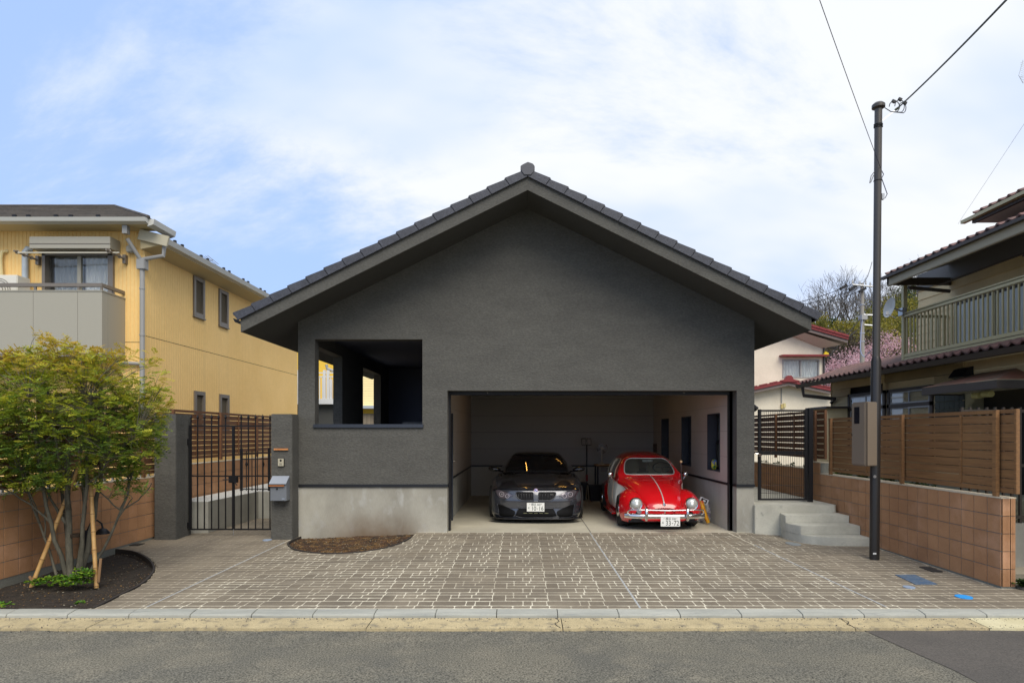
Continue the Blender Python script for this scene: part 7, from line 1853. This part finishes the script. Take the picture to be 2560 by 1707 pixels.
# bright ground plants
def herb(name, lb, c, rx, ry, h, n, mtl, cat, seed, L_=.035, grp=None):
    r2 = random.Random(seed); S = Leaves(); c = Vector(c)
    for _ in range(n):
        a, q = r2.uniform(0, 6.28), r2.random() ** .5; b = c + Vector((rx * q * math.cos(a), ry * q * math.sin(a), 0)); tp = b + Vector((r2.uniform(-.03, .03), r2.uniform(-.03, .03), h * (1 - q * q * .6) * r2.uniform(.4, 1.1)))
        for k in range(5):
            d = rv(r2); d.z = abs(d.z) * .4; d.normalize(); S.leaf(tp, d, (Vector((0, 0, 1)) + rv(r2) * .4).normalized(), L_ * r2.uniform(.7, 1.3), L_ * .42, r2.random(), .3)
    o = S.build(name, mtl, None, (0, 0, 0), label=lb, cat=cat, group=grp); return o
LIME = leafmat('lime_leaf', [(.05, .15, .02), (.12, .28, .03), (.30, .42, .03)])
herb('ground_plant', 'bright lime green leafy plant around the foot of the garden tree', tuple(P7(148, 1462, 7.5)), .36, .16, .10, 170, LIME, 'plant', 3)
herb('ground_plant', 'small bright green plant beside the upright bamboo stake', tuple(P7(205, 1452, 7.5)), .13, .10, .15, 70, LIME, 'plant', 5)
herb('ground_plant', 'tiny green seedling in the soil near the kerb at the far left', tuple(P7(14, 1516, 6.6)), .05, .04, .05, 12, LIME, 'plant', 6, .03)
herb('ground_plant', 'tiny green seedling in the soil between stake and kerb', tuple(P7(196, 1512, 6.6)), .04, .03, .05, 10, LIME, 'plant', 7, .025)
DKG = leafmat('dark_leaf', [(.012, .03, .01), (.03, .07, .015), (.08, .12, .02)])
herb('corner_weed', 'dark green weed at the foot of the terracotta wall end', (5.66, 7.2, -.04), .10, .08, .10, 60, DKG, 'plant', 8, .04)
for i in range(9):
    x, y = 5.80, 9.3 + i * .75
    herb('hedge_plant', ['nearest', 'second nearest', 'third nearest', 'fourth nearest', 'fifth nearest', 'sixth nearest', 'seventh nearest', 'eighth nearest', 'farthest'][i] + ' low green plant in the gap under the right fence', (x, y, .86), .05, .32, .20, 60, DKG, 'plant', 20 + i, .05, grp='low plants behind the right block wall')
m = MB(); m.box(5.6, 7.4, 8.6, 18, -.2, .80); m.build('raised_ground', mat('land', (0, 0, 0)), kind='structure')

# ---- hill and trees behind
def hillz(x, y):
    a = math.exp(-((x - 62) / 34) ** 2 - ((y - 105) / 34) ** 2) * 19
    return a - .4
m = MB(); sheet(m, -10, 170, 45, 200, 45, 40, lambda x, y: hillz(x, y))
m.build('hill', mat('hill_ground', (.075, .07, .045), .95, col2=(.05, .065, .03), vs=.25, fine=.4, fs=1.5), kind='structure')
def at_px(u, D): return UX(u, D)
def bare_tree(i, x, y, h, lb, rr, tone=(.085, .075, .062)):
    z = hillz(x, y) if y > 45 else 0
    T = thing('bare_tree', lb, 'tree', (x, y, z), group='bare trees on the hill'); m = MB(); tw = MB()
    def br(p, d, L_, r0, lv):
        k = 4; pts = [p]; q = p.copy(); dd = d.copy()
        for _ in range(k): dd = (dd + rv(rr) * .16 + Vector((0, 0, .06))).normalized(); q = q + dd * L_ / k; pts.append(q.copy())
        (m if lv < 2 else tw).tube(pts, [max(.014, r0 * (1 - .6 * j / k)) for j in range(k + 1)], 5 if lv < 2 else 3, cap=False)
        if lv < 4:
            for _ in range(4 if lv < 3 else 3):
                j = rr.randint(2, k); nd = (dd + rv(rr) * .75); nd.z = abs(nd.z) * .6 + .35; br(pts[j], nd.normalized(), L_ * rr.uniform(.5, .72), r0 * .42, lv + 1)
    br(Vector((x, y, z - .3)), Vector((rr.uniform(-.1, .1), 0, 1)).normalized(), h * .45, h * .018, 0)
    BT = mat('bare_bark', tone, .9, fine=.1)
    m.build('trunk', BT, T); tw.build('crown', mat('bare_twigs', (.10, .085, .07), .9), T)
def leafy(name, i, x, y, z, w_, h, n, mtl, lb, rr, grp, ls=.35, trunk=True, cat='tree'):
    T = thing(name, lb, cat, (x, y, z), group=grp); S = Leaves(); cl = []; T['label'] = lb
    c = Vector((x, y, z + h * .6))
    for _ in range(max(10, n // 60)):
        v = rv(rr); q = rr.uniform(.3, 1) ** .5; cl.append((c + Vector((v.x * w_ * .5 * q, v.y * w_ * .5 * q, v.z * h * .42 * q + rr.uniform(-.1, .1) * h)), rr.random()))
    for _ in range(n):
        cc, tn = rr.choice(cl); p = cc + rv(rr) * rr.random() * w_ * .15
        S.leaf(p, rv(rr), rv(rr), ls * rr.uniform(.6, 1.3), ls * .3, max(0, min(1, tn * .7 + rr.uniform(-.1, .3))), .2)
    if trunk:
        m = MB(); m.tube([(x, y, z - .3), (x + .1, y, z + h * .4), (x, y, z + h * .7)], [w_ * .035, w_ * .025, w_ * .01], 6)
        for _ in range(6): v = rv(rr); m.tube([(x, y, z + h * .35), c + Vector((v.x * w_ * .35, v.y * w_ * .35, abs(v.z) * h * .25))], [w_ * .015, w_ * .005], 4)
        m.build('trunk', mat('far_bark', (.06, .05, .04), .9), T)
    S.build('crown', mtl, T, (x, y, z))
HG = leafmat('hill_green', [(.025, .045, .015), (.06, .085, .02), (.13, .15, .03)])
HY = leafmat('hill_yellow', [(.09, .10, .02), (.22, .20, .03), (.42, .32, .04)])
HB = leafmat('hill_brown', [(.045, .035, .022), (.09, .07, .045), (.15, .12, .07)])
PK = leafmat('pink_blossom', [(.42, .22, .25), (.66, .42, .45), (.85, .68, .70)])
rr = random.Random(5)
k = 0
_ord = ['leftmost', 'second', 'third', 'fourth', 'fifth', 'sixth', 'seventh', 'eighth', 'ninth', 'tenth', 'eleventh', 'twelfth', 'thirteenth', 'fourteenth', 'fifteenth', 'sixteenth', 'seventeenth', 'eighteenth', 'nineteenth', 'twentieth', 'twenty first', 'twenty second', 'twenty third', 'twenty fourth', 'rightmost but one', 'rightmost']
def ORD(u, us): return _ord[sorted(us).index(u)]
BT_U = [2052, 2075, 2098, 2120, 2140, 2175, 2205, 2235, 2262, 2290, 2315, 2022, 2085, 2215, 2275, 2150, 2036, 2064, 2110, 2130, 2163, 2190, 2226, 2249, 2301, 2328]
for u, vtop, D, h in ((2052, 770, 80, 8), (2075, 752, 82, 9), (2098, 745, 86, 10), (2120, 738, 84, 10), (2140, 740, 80, 9), (2175, 748, 84, 9), (2205, 735, 86, 11), (2235, 728, 84, 11), (2262, 700, 88, 12), (2290, 690, 86, 12), (2315, 705, 90, 12), (2022, 790, 84, 7), (2085, 780, 76, 7), (2215, 760, 76, 9), (2275, 730, 78, 10), (2150, 770, 76, 7), (2036, 772, 86, 8), (2064, 748, 88, 9), (2110, 730, 90, 10), (2130, 745, 92, 10), (2163, 735, 90, 9), (2190, 745, 88, 9), (2226, 725, 90, 11), (2249, 712, 92, 11), (2301, 690, 92, 12), (2328, 695, 94, 12)):
    bare_tree(k, UX(u, D), D, (VZ(vtop, D) - hillz(UX(u, D), D)) * 1.3, ORD(u, BT_U) + ' leafless tree counted from the left in the bare row on the hill', rr); k += 1
SHR = [(2060, 840, 74, 5, 4, HG, 'hill_shrub', 'g'), (2100, 835, 76, 6, 5, HG, 'hill_shrub', 'g'), (2090, 855, 66, 4, 3, HY, 'hill_shrub', 'y'), (2125, 850, 68, 5, 4, HY, 'hill_shrub', 'y'), (2150, 830, 78, 6, 5, HG, 'hill_shrub', 'g'),
                                 (2178, 850, 66, 5, 4, HY, 'hill_shrub', 'y'), (2215, 840, 70, 7, 7, HY, 'hill_shrub', 'y'), (2255, 825, 68, 8, 8, HY, 'hill_shrub', 'y'), (2245, 860, 60, 7, 6, HY, 'hill_shrub', 'y'), (2300, 800, 72, 8, 8, HG, 'hill_shrub', 'g'), (2330, 780, 78, 9, 9, HG, 'hill_shrub', 'g'),
                                 (2040, 830, 70, 5, 4, HY, 'hill_shrub', 'y'), (2235, 790, 84, 7, 6, HB, 'hill_shrub', 'b'), (2195, 800, 84, 7, 5, HG, 'hill_shrub', 'g'), (2260, 765, 90, 7, 7, HB, 'hill_shrub', 'b'), (2290, 760, 88, 8, 8, HG, 'hill_shrub', 'g'),
                                 (2085, 890, 56, 6, 5, HB, 'hill_shrub', 'b'), (2120, 895, 54, 6, 5, HB, 'hill_shrub', 'b'), (2150, 890, 56, 6, 5, HB, 'hill_shrub', 'b'), (2060, 905, 58, 5, 4, HB, 'hill_shrub', 'b'), (2175, 885, 58, 6, 5, HB, 'hill_shrub', 'b'), (2210, 885, 56, 7, 6, HY, 'hill_shrub', 'y')]
for u, v, D, w_, h, mt, nm, lb in SHR:
    z = VZ(v + (22 if D > 74 else 6), D) - h * .55
    leafy(nm, k, UX(u, D), D, z, w_, h, 3800, mt, ORD(u, [q[0] for q in SHR if q[7] == lb]) + ' from the left, ' + {'g': 'green leafy shrub on the hill under the bare trees', 'y': 'yellow green spring shrub on the hill', 'b': 'brown twiggy thicket on the lower hillside'}[lb], rr, {'g': 'green shrubs on the hill', 'y': 'yellow green shrubs on the hill', 'b': 'brown thickets on the hillside'}[lb], .24 if mt is not HB else .2); k += 1
for u, v, D, w_, h, lb in ((2110, 955, 40, 3.6, 3.4, 'pink blossoming cherry tree behind the beige house eave, left of the concrete pole'), (2165, 940, 42, 4.5, 4.2, 'pink blossoming cherry tree behind the beige house eave, beside the concrete pole'), (2225, 920, 41, 4.8, 4.6, 'pink blossoming cherry tree right of the service pole, below the yellow shrubs')):
    leafy('cherry_tree', k, UX(u, D), D, VZ(v, D) - h * .6, w_, h, 6500, PK, lb, rr, None, .10); k += 1
# concrete utility pole with cross arms and wires
D = 35.0; X = lambda u: UX(u, D); Z = lambda v: VZ(v, D)
t = thing('utility_pole', 'grey concrete utility pole with cross arms and insulators in front of the hill', 'utility pole', (X(2156), D, 0))
m = MB(); m.tube([(X(2156.5), D, 0), (X(2155), D, Z(708))], [.16, .09], 14); m.build('shaft', mat('pole_concrete', srgb(140, 136, 128), .8, fine=.1), t, smooth=50)
for (u0_, v0_, u1_, v1_) in ((2128, 713, 2180, 718), (2156, 788, 2186, 789), (2158, 813, 2186, 815)):
    m = MB(); m.tube([(X(u0_), D - .1, Z(v0_)), (X(u1_), D - .1, Z(v1_))], .05, 5); m.build('cross_arm', STEEL, t)
for u, v in ((2129, 706), (2147, 709), (2162, 708), (2173, 712)):
    m = MB(); m.lathe([(.03, 0), (.06, .04), (.03, .08), (.06, .12), (.03, .16), (.045, .2)], (X(u), D - .1, Z(v + 4)), 10); m.build('insulator', mat('insulator', srgb(190, 190, 186), .3), t)
for u, v in ((2104, 720), (2127, 722), (2151, 727)):
    m = MB(); m.obox((X(u), D - .2, Z(v)), .42, .14, .14, ry=-.5); m.build('wire_cover', BLK, t)
m = MB(); m.box(X(2150), X(2164), D - .2, D + .2, Z(800), Z(788)); m.build('clamp_box', GUTG, t)
for z in (763, 834, 855):
    m = MB(); m.lathe([(.13, Z(z)), (.13, Z(z) + .05)], (X(2156), D, 0), 12); m.build('pole_band', STEEL, t)
for i, (a, b, sg, lb) in enumerate([((2127, 712), (1990, 768), .3, 'uppermost distant power line running left from the concrete pole'), ((2150, 718), (1990, 776), .3, 'middle distant power line running left from the concrete pole'), ((2156, 725), (1990, 790), .3, 'lowest of the distant power lines running left from the concrete pole'),
                                    ((2158, 708), (2330, 655), .2, 'distant power line running right from the concrete pole top'), ((2156, 790), (2070, 895), -.0, 'distant cable dropping from the concrete pole to the white house'), ((2156, 812), (2060, 860), .3, 'thin distant cable slanting left from the concrete pole')]):
    wire('power_line', lb, (X(a[0]), D, Z(a[1])), (X(b[0]), D + (0 if i > 3 else 6), VZ(b[1], D + (0 if i > 3 else 6))), .018, sg, CAB)
m = MB(); pts = [(X(2156), D - .1, Z(790)), (X(2150), D - .2, Z(810)), (X(2140), D - .5, Z(850)), (X(2128), D - 1, Z(885)), (X(2112), D - 2, Z(903)), (X(2092), D - 3, Z(905)), (X(2070), D - 4.8, Z(892))]
m.tube([tuple(p) for p in curve_pts([Vector(p) for p in pts])], .022, 5); m.build('drooping_cable', mat('cable_pale_blue', srgb(120, 130, 160), .5), label='pale blue cable drooping from the concrete pole to the white house', cat='wire')
